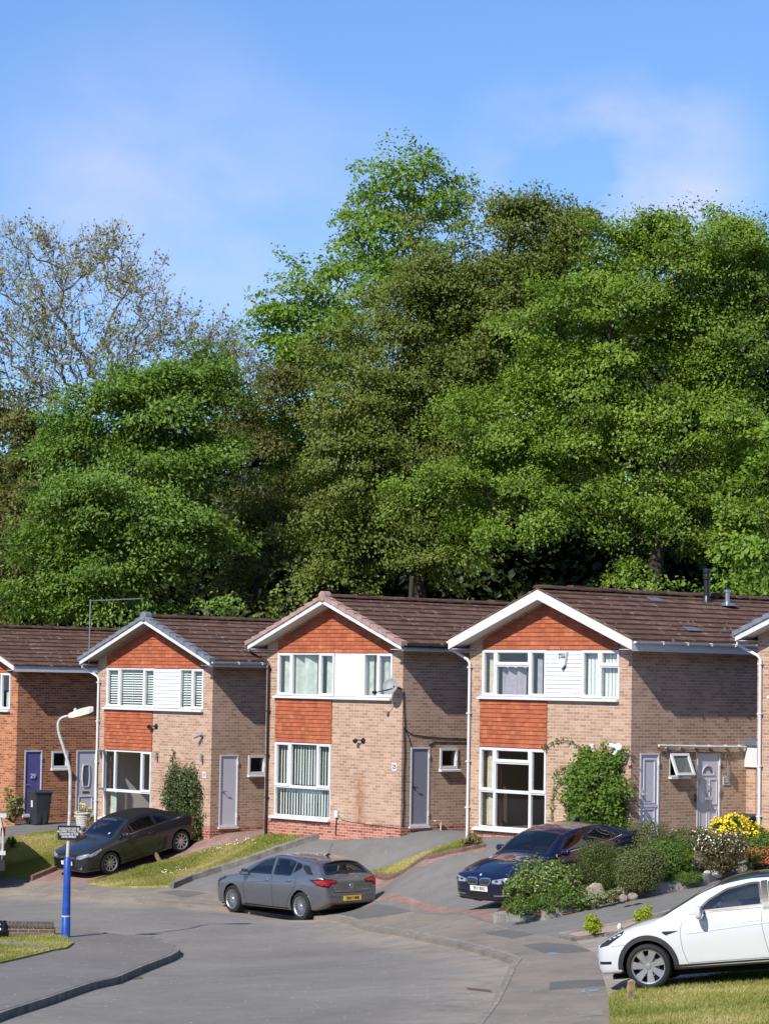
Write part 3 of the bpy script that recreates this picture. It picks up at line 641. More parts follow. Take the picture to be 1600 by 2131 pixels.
def house(no, label, wall, group='houses in the row'):
    X, Y, Z = HPOS[no]; root = empty('brick_house', (X, Y, Z), -PHI); tag(root, label, 'house', group)
    grey = no in (27, 21); capped = no in (27, 25, 21); bd = {29: .16, 27: .15, 25: .15, 23: .235, 21: .16}[no]
    strip_r = (-5.08, -.39, 3.56, 4.70); low = (-5.13, -2.79, .30, 2.28)
    # ---- walls
    w = MB(); holes = [strip_r, low] if no != 21 else [strip_r, low]
    ff = lambda u, z, d: (u, d, z)
    zr = lambda u: ZA - .02 - SL * abs(u - UC)
    holed(w, ff, -WID, 0, .25, 4.70, holes, .24)
    for d in (0, .24):
        P = [(-WID, d, 4.70), (0, d, 4.70), (0, d, zr(0)), (UC, d, zr(UC)), (-WID, d, zr(-WID))]; w.face(P if d == 0 else P[::-1])
    doors = [(.318, .985, .25, 2.285)]; wins = [(1.34, 1.965, 1.72, 2.26)]
    if no == 23: doors.append((2.32, 3.16, .25, 2.265))
    if no == 29: doors.append((2.30, 3.08, .22, 2.285))
    fs = lambda v, z, d: (-d, v, z)
    holed(w, fs, 0, DEP, .25, 4.93, doors + wins, .24)
    w.face([(-WID, 0, .25), (-WID, 0, 4.9), (-WID, DEP, 4.9), (-WID, DEP, .25)]); w.face([(-WID, DEP, .25), (-WID, DEP, zr(-WID)), (UC, DEP, zr(UC)), (0, DEP, zr(0)), (0, DEP, .25)])
    w.build('wall', M[wall], root)
    p = MB()
    for a, b in (((-WID, 0, -1.2), (0, 0, .25)),):
        p.face([(-WID, 0, -1.2), (0, 0, -1.2), (0, 0, .25), (-WID, 0, .25)]); p.face([(0, 0, -1.2), (0, DEP, -1.2), (0, DEP, .25), (0, 0, .25)]); p.face([(-WID, DEP, -1.2), (-WID, 0, -1.2), (-WID, 0, .25), (-WID, DEP, .25)])
    p.build('plinth', M['brick_red'] if no != 29 else M['brick_orange'], root)
    rm = MB()       # rooms behind the windows
    for (z0, z1, yb) in ((.28, 2.42, 3.4), (2.5, 4.66, 3.2)):
        rm.box((-WID + .26, .26, z0), (-.26, yb, z0 + .03), 1); rm.face([(-WID + .26, yb, z0), (-.26, yb, z0), (-.26, yb, z1), (-WID + .26, yb, z1)], 0); rm.face([(-WID + .26, .3, z1), (-.26, .3, z1), (-.26, yb, z1), (-WID + .26, yb, z1)], 0)
        rm.face([(-WID + .26, .26, z0), (-WID + .26, yb, z0), (-WID + .26, yb, z1), (-WID + .26, .26, z1)], 0); rm.face([(-2.3, .26, z0), (-2.3, yb, z0), (-2.3, yb, z1), (-2.3, .26, z1)], 0)
    rm.build('room', [M['room_white'] if no == 27 else M['room_brown'], M['room_brown']], root)
    # ---- hung tiles
    if no != 29 or True:
        def lim(z):
            h = max(0, (zr(UC) - bd - .02 - z) / SL); return (max(-5.08, UC - h), min(-.38, UC + h))
        tile_rows(4.715, zr(UC) - bd - .03, lim).build('gable_tiles', M['hung_tile'], root)
        tile_rows(2.30, 3.46, lambda z: (-5.15, -2.785)).build('tile_panel', M['hung_tile'], root)
        t = MB(); t.box((-5.16, -.03, 3.462), (-2.76, 0, 3.50)); t.build('flashing', M['lead'], root)
    # ---- white cladding between the upper windows
    c = MB(); cu0, cu1 = (-2.70, -1.52) if no != 23 else (-2.83, -1.62)
    if no == 25: c.box((cu0 + .03, -.012, 3.57), (cu1 - .02, .2, 4.69)); bars(c, (cu0, cu1, 3.56, 4.70), .03, -.014, .2)
    else:
        n = 11
        for i in range(n):
            z0 = 3.565 + (4.69 - 3.565) * i / n; z1 = 3.565 + (4.69 - 3.565) * (i + 1) / n
            c.prism([(cu0, .0, z0 + .004), (cu0, -.024, z0 + .004), (cu0, -.010, z1 - .003), (cu0, .0, z1 - .003)], (cu1 - cu0, 0, 0))
        c.box((cu0, .002, 3.56), (cu1, .2, 4.70))
    c.build('cladding', M['white'], root)
    # ---- windows
    S, F = 'sash', 'fixed'
    if no == 23:
        A = window(root, [(-5.08, -4.61, 3.56, 4.70, S), (-4.61, -3.40, 4.33, 4.70, S), (-4.61, -3.40, 3.56, 4.33, F), (-3.40, -2.83, 3.56, 4.70, S)], (-5.19, -.39, 3.48))
        B = window(root, [(-1.62, -1.02, 3.56, 4.70, S), (-1.02, -.39, 4.33, 4.70, S), (-1.02, -.39, 3.56, 4.33, F)])
        C_ = window(root, [(-5.13, -4.60, 1.21, 2.28, S), (-4.60, -3.35, 1.93, 2.28, S), (-4.60, -3.35, 1.21, 1.93, F), (-3.35, -2.79, 1.21, 2.28, S), (-5.13, -4.60, .30, 1.21, F), (-4.60, -3.35, .30, 1.21, F), (-3.35, -2.79, .30, 1.21, F)], (-5.30, -2.77, .22))
        curtain(A, -5.0, -4.75, 3.6, 4.68, M['curtain_cream']); curtain(A, -4.5, -3.70, 3.6, 4.40, M['curtain_lilac'], freq=22, amp=.05); curtain(A, -3.62, -3.46, 3.6, 4.4, M['curtain_lilac']); curtain(A, -3.3, -3.15, 3.6, 4.5, M['curtain_lilac']); curtain(A, -3.02, -2.9, 3.6, 4.5, M['curtain_lilac'])
        vblind(B, -1.57, -.43, 3.6, 4.66, 12); curtain(C_, -5.06, -4.68, .35, 2.24, M['curtain_cream'])
        curtain(C_, -4.66, -4.6, .35, 1.9, plain('red_curtain', (.3, .05, .03), .9), y=.22)
        pf = MB(); bars(pf, (-4.0, -3.35, 1.55, 2.0), .05, 3.3, 3.36); pf.face([(-3.96, 3.35, 1.6), (-3.4, 3.35, 1.6), (-3.4, 3.35, 1.95), (-3.96, 3.35, 1.95)]); pf.build('picture_frame', M['dark'], root)
    elif no == 25:
        A = window(root, [(-5.08, -4.50, 3.56, 4.70, S), (-4.50, -3.32, 3.56, 4.70, F), (-3.32, -2.72, 3.56, 4.70, S)], (-5.19, -.39, 3.48))
        B = window(root, [(-1.53, -.97, 3.56, 4.70, F), (-.97, -.39, 3.56, 4.70, S)])
        C_ = window(root, [(-5.13, -4.50, 1.10, 2.28, S), (-4.50, -3.35, 1.10, 2.28, F), (-3.35, -2.79, 1.10, 2.28, S), (-5.13, -2.79, .30, 1.10, F)], (-5.26, -2.77, .22))
        curtain(A, -5.0, -4.82, 3.6, 4.65, M['curtain_pale']); curtain(A, -4.68, -4.5, 3.6, 4.65, M['curtain_tan']); curtain(A, -4.44, -3.62, 3.6, 4.66, M['curtain_pale'], amp=.085, freq=15); curtain(A, -3.58, -3.40, 3.6, 4.66, M['curtain_tan']); curtain(A, -3.26, -2.78, 3.6, 4.66, M['curtain_pale'])
        curtain(B, -1.49, -1.3, 3.6, 4.66, M['curtain_pale']); curtain(B, -1.28, -1.12, 3.6, 4.66, M['curtain_tan']); curtain(B, -1.08, -.72, 3.6, 4.66, M['curtain_pale']); curtain(B, -.68, -.55, 3.6, 4.66, M['curtain_cream'])
        vblind(C_, -5.08, -2.84, 1.16, 2.22); vblind(C_, -5.08, -2.84, .34, 1.06)
        curtain(C_, -5.08, -2.84, .34, 2.22, plain('sage_net', (.10, .14, .11), .9), y=.34, amp=.02)
    else:
        A = window(root, [(-5.08, -4.44, 3.56, 4.70, S), (-4.44, -3.25, 3.56, 4.70, F), (-3.25, -2.70, 3.56, 4.70, S)], (-5.19, -.39, 3.48))
        B = window(root, [(-1.52, -.93, 3.56, 4.70, F), (-.93, -.39, 3.56, 4.70, S)])
        C_ = window(root, [(-5.13, -4.6, 1.10, 2.28, 'open' if no == 27 else S), (-4.6, -3.28, 1.10, 2.28, F), (-3.28, -2.79, 1.10, 2.28, S), (-5.13, -2.79, .30, 1.10, F)], (-5.26, -2.77, .22))
        if no == 27:
            hblind(A, -5.03, -2.76, 3.6, 4.66); hblind(B, -1.47, -.44, 3.6, 4.66)
            bk = MB(); bk.box((-4.3, 3.0, .32), (-3.0, 3.3, 2.3)); 
            for i in range(4): bk.box((-4.28, 2.97, .4 + i * .45), (-3.5, 3.0, .43 + i * .45)); 
            bk.build('bookcase', M['white_paint'], root); curtain(C_, -5.05, -4.75, .34, 1.06, M['curtain_pale'])
            o = MB(); o.box((-3.45, .8, .31), (-2.9, 2.6, 2.2)); o.build('cupboard', M['dark'], root)
        else: curtain(B, -.85, -.45, 3.6, 4.1, M['curtain_pale'])
    # ---- side wall: doors and small window
    side_door(root, *doors[0], {29: 'purple', 27: 'plain', 25: 'grey', 23: 'panelled_pvc', 21: 'plain'}[no])
    if no == 23: side_door(root, *doors[1], 'front_fan')
    if no == 29: side_door(root, *doors[1], 'front_oval')
    wv = wins[0]
    if no == 23:
        fw = MB(); bars(fw, wv, .03, -.008, .06); ww = fw.build('window', M['white'], root); ww.rotation_euler = (0, 0, HZ)
        s = MB(); s.box((wv[0] - .03, -.10, wv[2] - .055), (wv[1] + .03, .01, wv[2] - .002)); s.build('sill', M['white'], ww)
        sh = MB(); bars(sh, (wv[0] - .01, wv[1] + .01, -.56, 0), .062, -.035, .02); sash = sh.build('open_sash', M['white'], ww); sash.location = (0, -.02, wv[3]); sash.rotation_euler = (R(-24), 0, 0)
        pg = MB(); pg.face([(wv[0] + .04, 0, -.51), (wv[1] - .04, 0, -.51), (wv[1] - .04, 0, -.05), (wv[0] + .04, 0, -.05)]); pg.build('pane', glass('frosted_glass', (.55, .6, .57), .02, .25, .5, (.25, .28, .25)), sash)
    else:
        ww = window(root, [wv + (S,)], (wv[0] - .03, wv[1] + .06, wv[2] - .075), rotz=HZ)
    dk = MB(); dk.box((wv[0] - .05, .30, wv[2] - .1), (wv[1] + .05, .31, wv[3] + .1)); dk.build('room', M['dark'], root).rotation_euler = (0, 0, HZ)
    # ---- roof
    dk = MB()
    for (ua, ub) in ((UC, UT), (UC, UL_)):
        za, zb = ZA, ZA - SL * abs(ub - UC); v0, v1 = -OV + .03, DEP + .2
        q = [(ua, v0, za - .012), (ub, v0, zb - .012), (ub, v1, zb - .012), (ua, v1, za - .012)]; dk.face(q if ub > ua else q[::-1])
    rf = MB(); slen = math.hypot(UT - UC, SL * (UT - UC)); nr = 10; row = slen / nr
    for side, ue in ((1, UT + .03), (-1, UL_ - .03)):
        dx = (ue - UC) / nr
        for i in range(nr):
            ua, ub = UC + dx * i, UC + dx * (i + 1); za, zb = ZA - SL * abs(ua - UC), ZA - SL * abs(ub - UC); v = -OV + (.16 if capped else -.015); ph = (i % 2) * .15
            while v < DEP + .2:
                v1 = min(v + .30 - (ph if v < 0 and ph else 0), DEP + .2); j = random.uniform(-.005, .006); vr = random.random() ** 1.4; j2 = random.uniform(-.003, .003)
                A0, A1, B1, B0 = (ua, v, za + .012), (ua, v1 - .004, za + .012), (ub, v1 - .004, zb + .052 + j + j2), (ub, v, zb + .052 + j)
                q = [A0, B0, B1, A1]; rf.face(q if side > 0 else q[::-1], 0, [(v, 0), (v, .3), (v1, .3), (v1, 0)], var=vr)
                q = [B0, (ub, v, zb + .002), (ub, v1 - .004, zb + .002), B1]; rf.face(q if side > 0 else q[::-1], 0, var=vr * .3)
                for vv, flip in ((v, False), (v1 - .004, True)):
                    q = [(ua, vv, za + .0), (ub, vv, zb + .0), (ub, vv, zb + .052 + j), (ua, vv, za + .012)]; rf.face(q[::-1] if flip else q, 0, var=vr * .3)
                v = v1; ph = 0
    roof = rf.build('roof', M['roof'], root); dk.build('roof_deck', M['dark'], roof)
    rg = MB(); v = -OV + (.12 if capped else -.02)
    while v < DEP + .1:
        v1 = v + .45; vr = random.random(); h = random.uniform(0, .012)
        P = [[(UC + .15 * math.cos(t), vv, ZA + .012 + h + dz + .085 * math.sin(t)) for t in [math.pi * k / 8 for k in range(9)]] for vv, dz in ((v, .0), (v1 - .006, .008))]
        for k in range(8): rg.face([P[0][k], P[0][k + 1], P[1][k + 1], P[1][k]], var=vr)
        rg.face(P[0][::-1], var=vr * .4); rg.face(P[1], var=vr * .4); v = v1
    rg.build('ridge', M['ridge'], roof)
    for v0 in (.65, 5.75):
        vt = MB(); vt.box((UC - .1, v0, ZA + .07), (UC + .1, v0 + .45, ZA + .135)); vt.build('ridge_vent', M['ridge'], roof)
    # ---- verge, bargeboard, soffit, fascia
    bb = MB()
    for s, ue in ((1, UT), (-1, UL_)):
        zt = ZA - SL * abs(ue - UC) - .004; P = [(UC, -OV, ZA - .004), (UC, -OV, ZA - .004 - bd * 1.06), (ue, -OV, zt - bd), (ue, -OV, zt)]
        bb.prism(P if s < 0 else P[::-1], (0, .032, 0))
    bb.build('bargeboard', M['white_paint'], root)
    so_ = MB()
    for s, ue in ((1, UT), (-1, UL_)):
        zt = ZA - SL * abs(ue - UC) - bd + .02; q = [(UC, -OV + .033, ZA - bd + .02), (ue, -OV + .033, zt), (ue, .0, zt), (UC, .0, ZA - bd + .02)]; so_.face(q if s < 0 else q[::-1])
        w0 = 0 if s > 0 else -WID
        zs = ZA - SL * abs(ue - UC) - bd + .015; so_.box((w0, -OV + .033, zs - .012), (ue - s * .03, DEP, zs))
    so_.build('soffit', M['soffit_grey'] if no == 27 else M['soffit'], root)
    fa = MB()
    for s, ue in ((1, UT), (-1, UL_)):
        zt = ZA - SL * abs(ue - UC) - .01; fa.box((ue - s * .028, -OV + .034, zt - bd - .02), (ue - s * .002, DEP, zt))
    fa.build('fascia', M['white_paint'], root)
    if capped:
        cp = MB(); n = 10
        for s, ue in ((1, UT + .06), (-1, UL_ - .06)):
            for i in range(n):
                f0, f1 = i / n, (i + 1.12) / n; a = UC + (ue - UC) * f0; b = UC + (ue - UC) * min(f1, 1.0); za, zb = ZA - SL * abs(a - UC), ZA - SL * abs(b - UC); jt = random.uniform(-.006, .006)
                q = [(a, -OV - .03, za - .035), (b, -OV - .045, zb - .03 + jt), (b, -OV - .045, zb + .095 + jt), (a, -OV - .03, za + .055)]
                cp.prism(q if s > 0 else q[::-1], (0, .21, 0))
        if no != 21: cp.lathe([(.0, -.05), (.12, -.05), (.145, -.03), (.145, .19), (0, .19)], (UC, -OV, ZA + .03), 14, 0, 'y')
        cp.build('verge_tiles', M['verge_pink'] if no == 25 else M['verge_grey'], roof)
    else:
        cp = MB()
        for s, ue in ((1, UT + .02), (-1, UL_ - .02)):
            n = 26
            for i in range(n):
                a = UC + (ue - UC) * i / n; b = UC + (ue - UC) * (i + 1) / n; za, zb = ZA - SL * abs(a - UC), ZA - SL * abs(b - UC); h = random.uniform(.028, .05)
                q = [(a, -OV - .012, za + .0), (b, -OV - .012, zb + .0), (b, -OV - .012, zb + h), (a, -OV - .012, za + h)]; cp.prism(q if s > 0 else q[::-1], (0, .05, 0))
        cp.build('verge_mortar', M['verge_mortar'], roof)
    # ---- gutters and downpipes
    pipe = M['black'] if no == 25 else M['white']
    for s, ue in ((1, UT), (-1, UL_)):
        if no == 29 and s > 0: continue
        gt = MB(); zt = ZA - SL * abs(ue - UC) - .035; gx = ue + s * .06; prof = [(gx + .055 * math.cos(t), zt + .055 * math.sin(t)) for t in [math.pi + math.pi * k / 8 for k in range(9)]]; prof2 = [(gx + .047 * math.cos(t), zt + .047 * math.sin(t)) for t in [2 * math.pi - math.pi * k / 8 for k in range(9)]]
        v0, v1 = -OV + .04, DEP; allp = prof + prof2
        for k in range(len(allp)): a, b = allp[k], allp[(k + 1) % len(allp)]; gt.face([(a[0], v0, a[1]), (b[0], v0, b[1]), (b[0], v1, b[1]), (a[0], v1, a[1])])
        gt.face([(x, v0, z) for x, z in allp[:9]])
        v = .5
        while v < DEP: gt.box((gx - .062, v, zt - .062), (gx + .062, v + .035, zt + .01)); v += .85
        gt.build('gutter', pipe if s < 0 else (M['black'] if no == 25 else M['white']), root)
    dp = MB(); du = {29: -5.45, 27: -5.44, 25: -5.42, 23: -5.50, 21: -5.44}[no]
    dp.tube([(UL_ - .06, -OV + .16, 4.84), (UL_ - .06, -OV + .16, 4.70), (UL_ + .02, -OV + .30, 4.62), (du - .06, -.07, 4.45), (du, -.06, 4.36), (du, -.06, -.28)], .036, 10)
    for z in (4.25, 3.1, 1.9, .75): dp.box((du - .06, -.1, z), (du + .06, -.01, z + .03))
    dp.build('downpipe', pipe, root)
    return root

H29 = house(29, 'orange brick house with purple side door numbered 29', 'brick_orange')
H27 = house(27, 'beige brick house with grey verge tiles and white slatted blinds behind the dark convertible', 'brick_beige')
H25 = house(25, 'beige brick house with pink verge tiles, satellite dish and black downpipe', 'brick_beige_stain')
H23 = house(23, 'beige brick house with thick white bargeboard, shrub on wall and burglar alarm', 'brick_beige')
H21 = house(21, 'house cut off by the right edge, its grey verge tiles and white downpipe in view', 'brick_beige')

# ---- fittings on the houses
def sw(o): o.rotation_euler = (0, 0, HZ); return o
text_obj('29', .20, M['white'], H29, (.006, .655, 1.47), (R(90), 0, HZ), 'house_number', .006, bold=.004)
# 25
n = MB(); n.box((-.36, -.012, 1.67), (-.17, -.002, 1.87)); pl = n.build('number_plate', M['white_paint'], H25); text_obj('25', .15, M['black'], pl, (-.265, -.014, 1.77), (R(90), 0, 0), 'numeral', .001, bold=.003)
def lamp(h, u, z):
    l = MB(); l.lathe([(.0, -.03), (.075, -.025), (.075, 0)], (u, 0, z), 16, 0, 'y'); l.tube([(u - .01, -.03, z), (u - .06, -.1, z + .02), (u - .16, -.15, z + .0)], .018); l.tube([(u - .17, -.10, z + .02), (u - .17, -.17, z - .03)], [.05, .065], 12); l.build('wall_lamp', M['black'], h)
lamp(H25, -1.50, 2.41); lamp(H27, -2.60, 3.02)
bx = MB(); bx.box((-2.55, -.07, .36), (-2.43, -.005, .55)); b_ = bx.build('junction_box', M['soffit'], H25); cb = MB(); cb.tube([(-2.5, -.03, .36), (-2.52, -.03, .1), (-2.54, -.03, -.1)], .012, 6); cb.tube([(-2.43, -.02, .42), (-2.3, -.012, .3), (-1.5, -.012, .24), (-.04, -.012, .20)], .007, 5); cb.build('cable', M['black'], b_)
dsh = MB(); prof = [(.0, .05), (.1, .044), (.2, .028), (.27, .006), (.3, -.012)]
dsh.lathe(prof, (0, 0, 0), 28, 0, 'y'); ds = dsh.build('satellite_dish', M['dish'], H25, smooth=True); ds.location = (-.10, -.34, 3.86); ds.rotation_euler = (R(-22), 0, R(28)); ds.scale = (.66, .8, .74)
so2 = ds.modifiers.new('s', 'SOLIDIFY'); so2.thickness = .008
ar = MB(); ar.tube([(-.02, -.012, 3.78), (-.02, -.3, 3.85)], .02, 8); ar.tube([(-.04, -.30, 3.80), (-.36, -.62, 3.68)], .012, 6); ar.box((-.41, -.69, 3.65), (-.33, -.60, 3.72)); ar.build('dish_bracket', M['black'], H25)
cb = MB(); cb.tube([(.012, .02, 3.75), (.012, .05, 3.2), (.012, .10, 2.75), (.012, .3, 2.62), (.012, .9, 2.55), (.012, 1.6, 2.52), (.012, 2.3, 2.5)], .011, 5); cb.tube([(.012, .11, 2.75), (.012, .25, 2.5), (.012, .32, 2.3)], .009, 5); cb.tube([(.012, .06, 2.8), (.012, .1, 2.1), (.012, .07, 1.4), (.012, .09, .8), (.012, .06, .25)], .011, 5); cb.tube([(.012, .95, 2.33), (.012, 1.15, 2.42), (.012, 1.4, 2.41), (.012, 2.3, 2.40)], .011, 5); cb.build('cable', M['black'], H25)
cp = MB(); cp.tube([(.03, 1.16, .37), (.06, 1.16, .37), (.06, 1.36, .37), (.06, 1.36, .0)], .02, 8); cp.build('waste_pipe', M['curtain_cream'], H25)
# 23
al = MB(); al.prism([(-2.37, -.03, 4.66), (-2.31, -.03, 4.34), (-2.22, -.03, 4.26), (-2.13, -.03, 4.34), (-2.07, -.03, 4.66)], (0, -.07, 0)); a_ = al.build('alarm_box', M['white'], H23); lb = MB(); lb.prism([(-2.30, -.0, 4.33), (-2.22, -.0, 4.225), (-2.14, -.0, 4.33)], (0, -.09, 0)); lb.build('alarm_light', plain('blue_lens', (.05, .08, .25), .2), a_)
text_obj('MARCH\nALARMS', .085, M['black'], a_, (-2.22, -.102, 4.56), (R(90), 0, 0), 'lettering', .001, bold=.002, sx=.75, lsp=.8)
vb = MB(); vb.box((-1.32, -.02, 2.28), (-1.18, -.003, 2.46))
for k in range(5): vb.box((-1.31, -.026, 2.295 + k * .032), (-1.19, -.0205, 2.31 + k * .032))
vb.build('air_brick', M['soffit'], H23)
fl = MB(); fl.box((-.40, -.06, 2.33), (-.28, -.002, 2.47)); fl.tube([(-.34, -.06, 2.42), (-.55, -.17, 2.45)], [.05, .065], 12); fl.tube([(-.33, -.06, 2.42), (-.22, -.2, 2.43)], [.06, .085], 12); fl.tube([(-.36, -.06, 2.37), (-.40, -.16, 2.22)], [.05, .06], 12); fl.build('security_light', M['white'], H23)
pp = MB(); pp.tube([(.07, .89, 2.46), (.07, 2.4, 2.43), (.07, 4.1, 2.42)], .03, 8)
for v in (1.2, 1.7, 2.2, 2.7, 3.3, 3.8): pp.box((.0, v, 2.39), (.075, v + .04, 2.47))
pp.build('waste_pipe', M['soffit'], H23)
gn = MB(); gn.tube([(.05, .85, 2.40), (.06, 1.6, 2.33), (.06, 2.3, 2.36), (.06, 3.4, 2.28), (.05, 3.6, 2.3)], .008, 5); gn.tube([(.05, 2.25, 2.34), (.06, 2.22, 1.9)], .012, 5); gn.tube([(.05, 3.3, 2.3), (.06, 3.32, 1.9)], .012, 5); gn.build('wire', M['verge_mortar'], H23)
for v in (2.20, 3.36):
    wl = MB(); wl.box((.0, v - .03, 1.78), (.05, v + .03, 1.82)); wl.lathe([(.0, 1.72), (.04, 1.72), (.04, 1.98), (0, 1.98)], (.09, v, 0), 12); wl.build('wall_lamp', M['alloy'], H23)
hn = MB(); hn.box((.003, 3.26, 1.50), (.02, 3.50, 1.70)); h_ = hn.build('number_plate', M['white_paint'], H23); hk = MB(); hk.box((.021, 3.285, 1.525), (.024, 3.475, 1.675)); hk2 = hk.build('plate_face', M['lead'], h_); text_obj('23', .13, M['white'], hk2, (.025, 3.38, 1.60), (R(90), 0, HZ), 'numeral', .001, bold=.003)
db = MB(); db.box((.0, 2.235, 1.12), (.025, 2.285, 1.30)); db.build('doorbell', M['black'], H23)
fl = MB(); fl.lathe([(.14, 5.98), (.11, 6.1), (.075, 6.2), (.07, 6.62), (.1, 6.63), (.1, 6.68), (.075, 6.69), (.07, 6.78), (.1, 6.79), (.1, 6.86), (.07, 6.90), (0, 6.90)], (-2.40, 5.3, 0), 16); fl.build('flue', M['black'], H23)
fl = MB(); fl.lathe([(.3, 5.95), (.12, 6.03), (.06, 6.05), (.055, 6.30), (.085, 6.31), (.085, 6.36), (0, 6.38)], (-2.1, 5.75, 0), 14); fl.build('flue', M['alloy'], H23)
for (u, v) in ((-2.21, 3.17), (-.25, 2.34)):
    z = ZA - SL * abs(u - UC) + .055; q = MB(); q.prism([(u - .12, v - .2, z + .12 * SL), (u + .12, v - .2, z - .12 * SL), (u + .12, v + .25, z - .12 * SL), (u - .12, v + .25, z + .12 * SL)], (0, 0, .012)); q.build('lead_patch', M['lead'], H23)
# lean-to link beside 23: brick pier, white fascia, flat roof
for a, b in ((.0, .30), (2.4, 2.8)):
    lk = MB(); lk.box((a, 4.12, -1), (b, 4.4, 2.3)); lk.build('porch_pier', M['brick_beige'], H23)
lk = MB(); lk.box((.002, 4.05, 1.93), (2.8, 4.12, 2.46)); lk.box((.302, 4.2, -.5), (2.398, 4.26, 1.93)); lk.build('porch_front', M['white'], H23)
lk = MB(); lk.box((-.002, 3.98, 2.461), (2.85, 7.5, 2.60)); lk.build('porch_roof', M['lead'], H23)
# 27
cm = MB(); cm.tube([(-.42, -.02, 2.78), (-.42, -.1, 2.80)], .02, 8); cm.tube([(-.36, -.08, 2.86), (-.52, -.24, 2.76)], .045, 10); cm.tube([(-.40, -.02, 2.78), (-.40, -.02, 2.6)], .01, 6); cm.build('security_camera', M['dish'], H27)
for u in (-2.49, -.36):
    wl = MB(); wl.lathe([(0, 2.08), (.035, 2.08), (.035, 2.3), (0, 2.3)], (u, -.08, 0), 10); wl.box((u - .02, -.06, 2.17), (u + .02, 0, 2.2)); wl.build('wall_lamp', M['alloy'], H27)
wl = MB(); wl.lathe([(0, 2.1), (.035, 2.1), (.035, 2.3), (0, 2.3)], (-5.27, -.08, 0), 10); wl.box((-5.29, -.06, 2.17), (-5.25, 0, 2.2)); wl.build('wall_lamp', M['dish'], H27)
np_ = MB(); np_.box((-.37, -.012, 1.62), (-.21, -.002, 1.78)); n_ = np_.build('number_plate', M['white_paint'], H27); text_obj('27', .11, M['black'], n_, (-.29, -.014, 1.70), (R(90), 0, 0), 'numeral', .001, bold=.002)
# aerial on 27
ae = MB(); uL, zL = -5.55, 5.03; ae.tube([(uL, -.35, zL - .2), (uL, -.35, zL + 1.70)], .016, 6); ae.build('aerial_mast', M['alloy'], H27)
ae = MB(); ae.tube([(uL - .03, -.35, zL + 1.66), (uL + 1.35, .55, zL + 1.74)], .012, 6)
for k in range(16):
    f = k / 15; c0 = Vector((uL - .03, -.35, zL + 1.66)).lerp(Vector((uL + 1.35, .55, zL + 1.74)), f); hl = .05; ae.tube([(c0.x + hl * .55, c0.y - hl * .83, c0.z - .0), (c0.x - hl * .55, c0.y + hl * .83, c0.z)], .006, 4)
    ae.tube([(c0.x, c0.y, c0.z - .03), (c0.x, c0.y, c0.z + .03)], .006, 4)
ae.build('aerial', M['alloy'], H27)
# ------------------------------------------------------------------ cars: a lofted shell, openings cut, panes, lamps and seams laid on it
def inside(poly, x, y):
    c = False; n = len(poly)
    for i in range(n):
        x0, y0 = poly[i - 1]; x1, y1 = poly[i]
        if (y0 > y) != (y1 > y) and x < (x1 - x0) * (y - y0) / (y1 - y0) + x0: c = not c
    return c
def inset(poly, w):
    n = len(poly); a = sum(poly[i - 1][0] * poly[i][1] - poly[i][0] * poly[i - 1][1] for i in range(n)); s = 1 if a > 0 else -1; out = []
    for i in range(n):
        p0, p1, p2 = Vector(poly[i - 1]), Vector(poly[i]), Vector(poly[(i + 1) % n]); d0, d1 = (p1 - p0).normalized(), (p2 - p1).normalized()
        n0, n1 = Vector((-d0.y, d0.x)) * s, Vector((-d1.y, d1.x)) * s; m = (n0 + n1); m = m / max(m.length_squared * .5, .35); out.append(tuple(p1 + m * w))
    return out
def rounded(poly, r=.05, k=4):
    out = []; n = len(poly)
    for i in range(n):
        p0, p1, p2 = Vector(poly[i - 1]), Vector(poly[i]), Vector(poly[(i + 1) % n]); l = min(r, (p0 - p1).length * .4, (p2 - p1).length * .4); a = p1 + (p0 - p1).normalized() * l; b = p1 + (p2 - p1).normalized() * l
        for j in range(k + 1): t = j / k; out.append(tuple(a * (1 - t) ** 2 + p1 * 2 * t * (1 - t) + b * t * t))
    return out
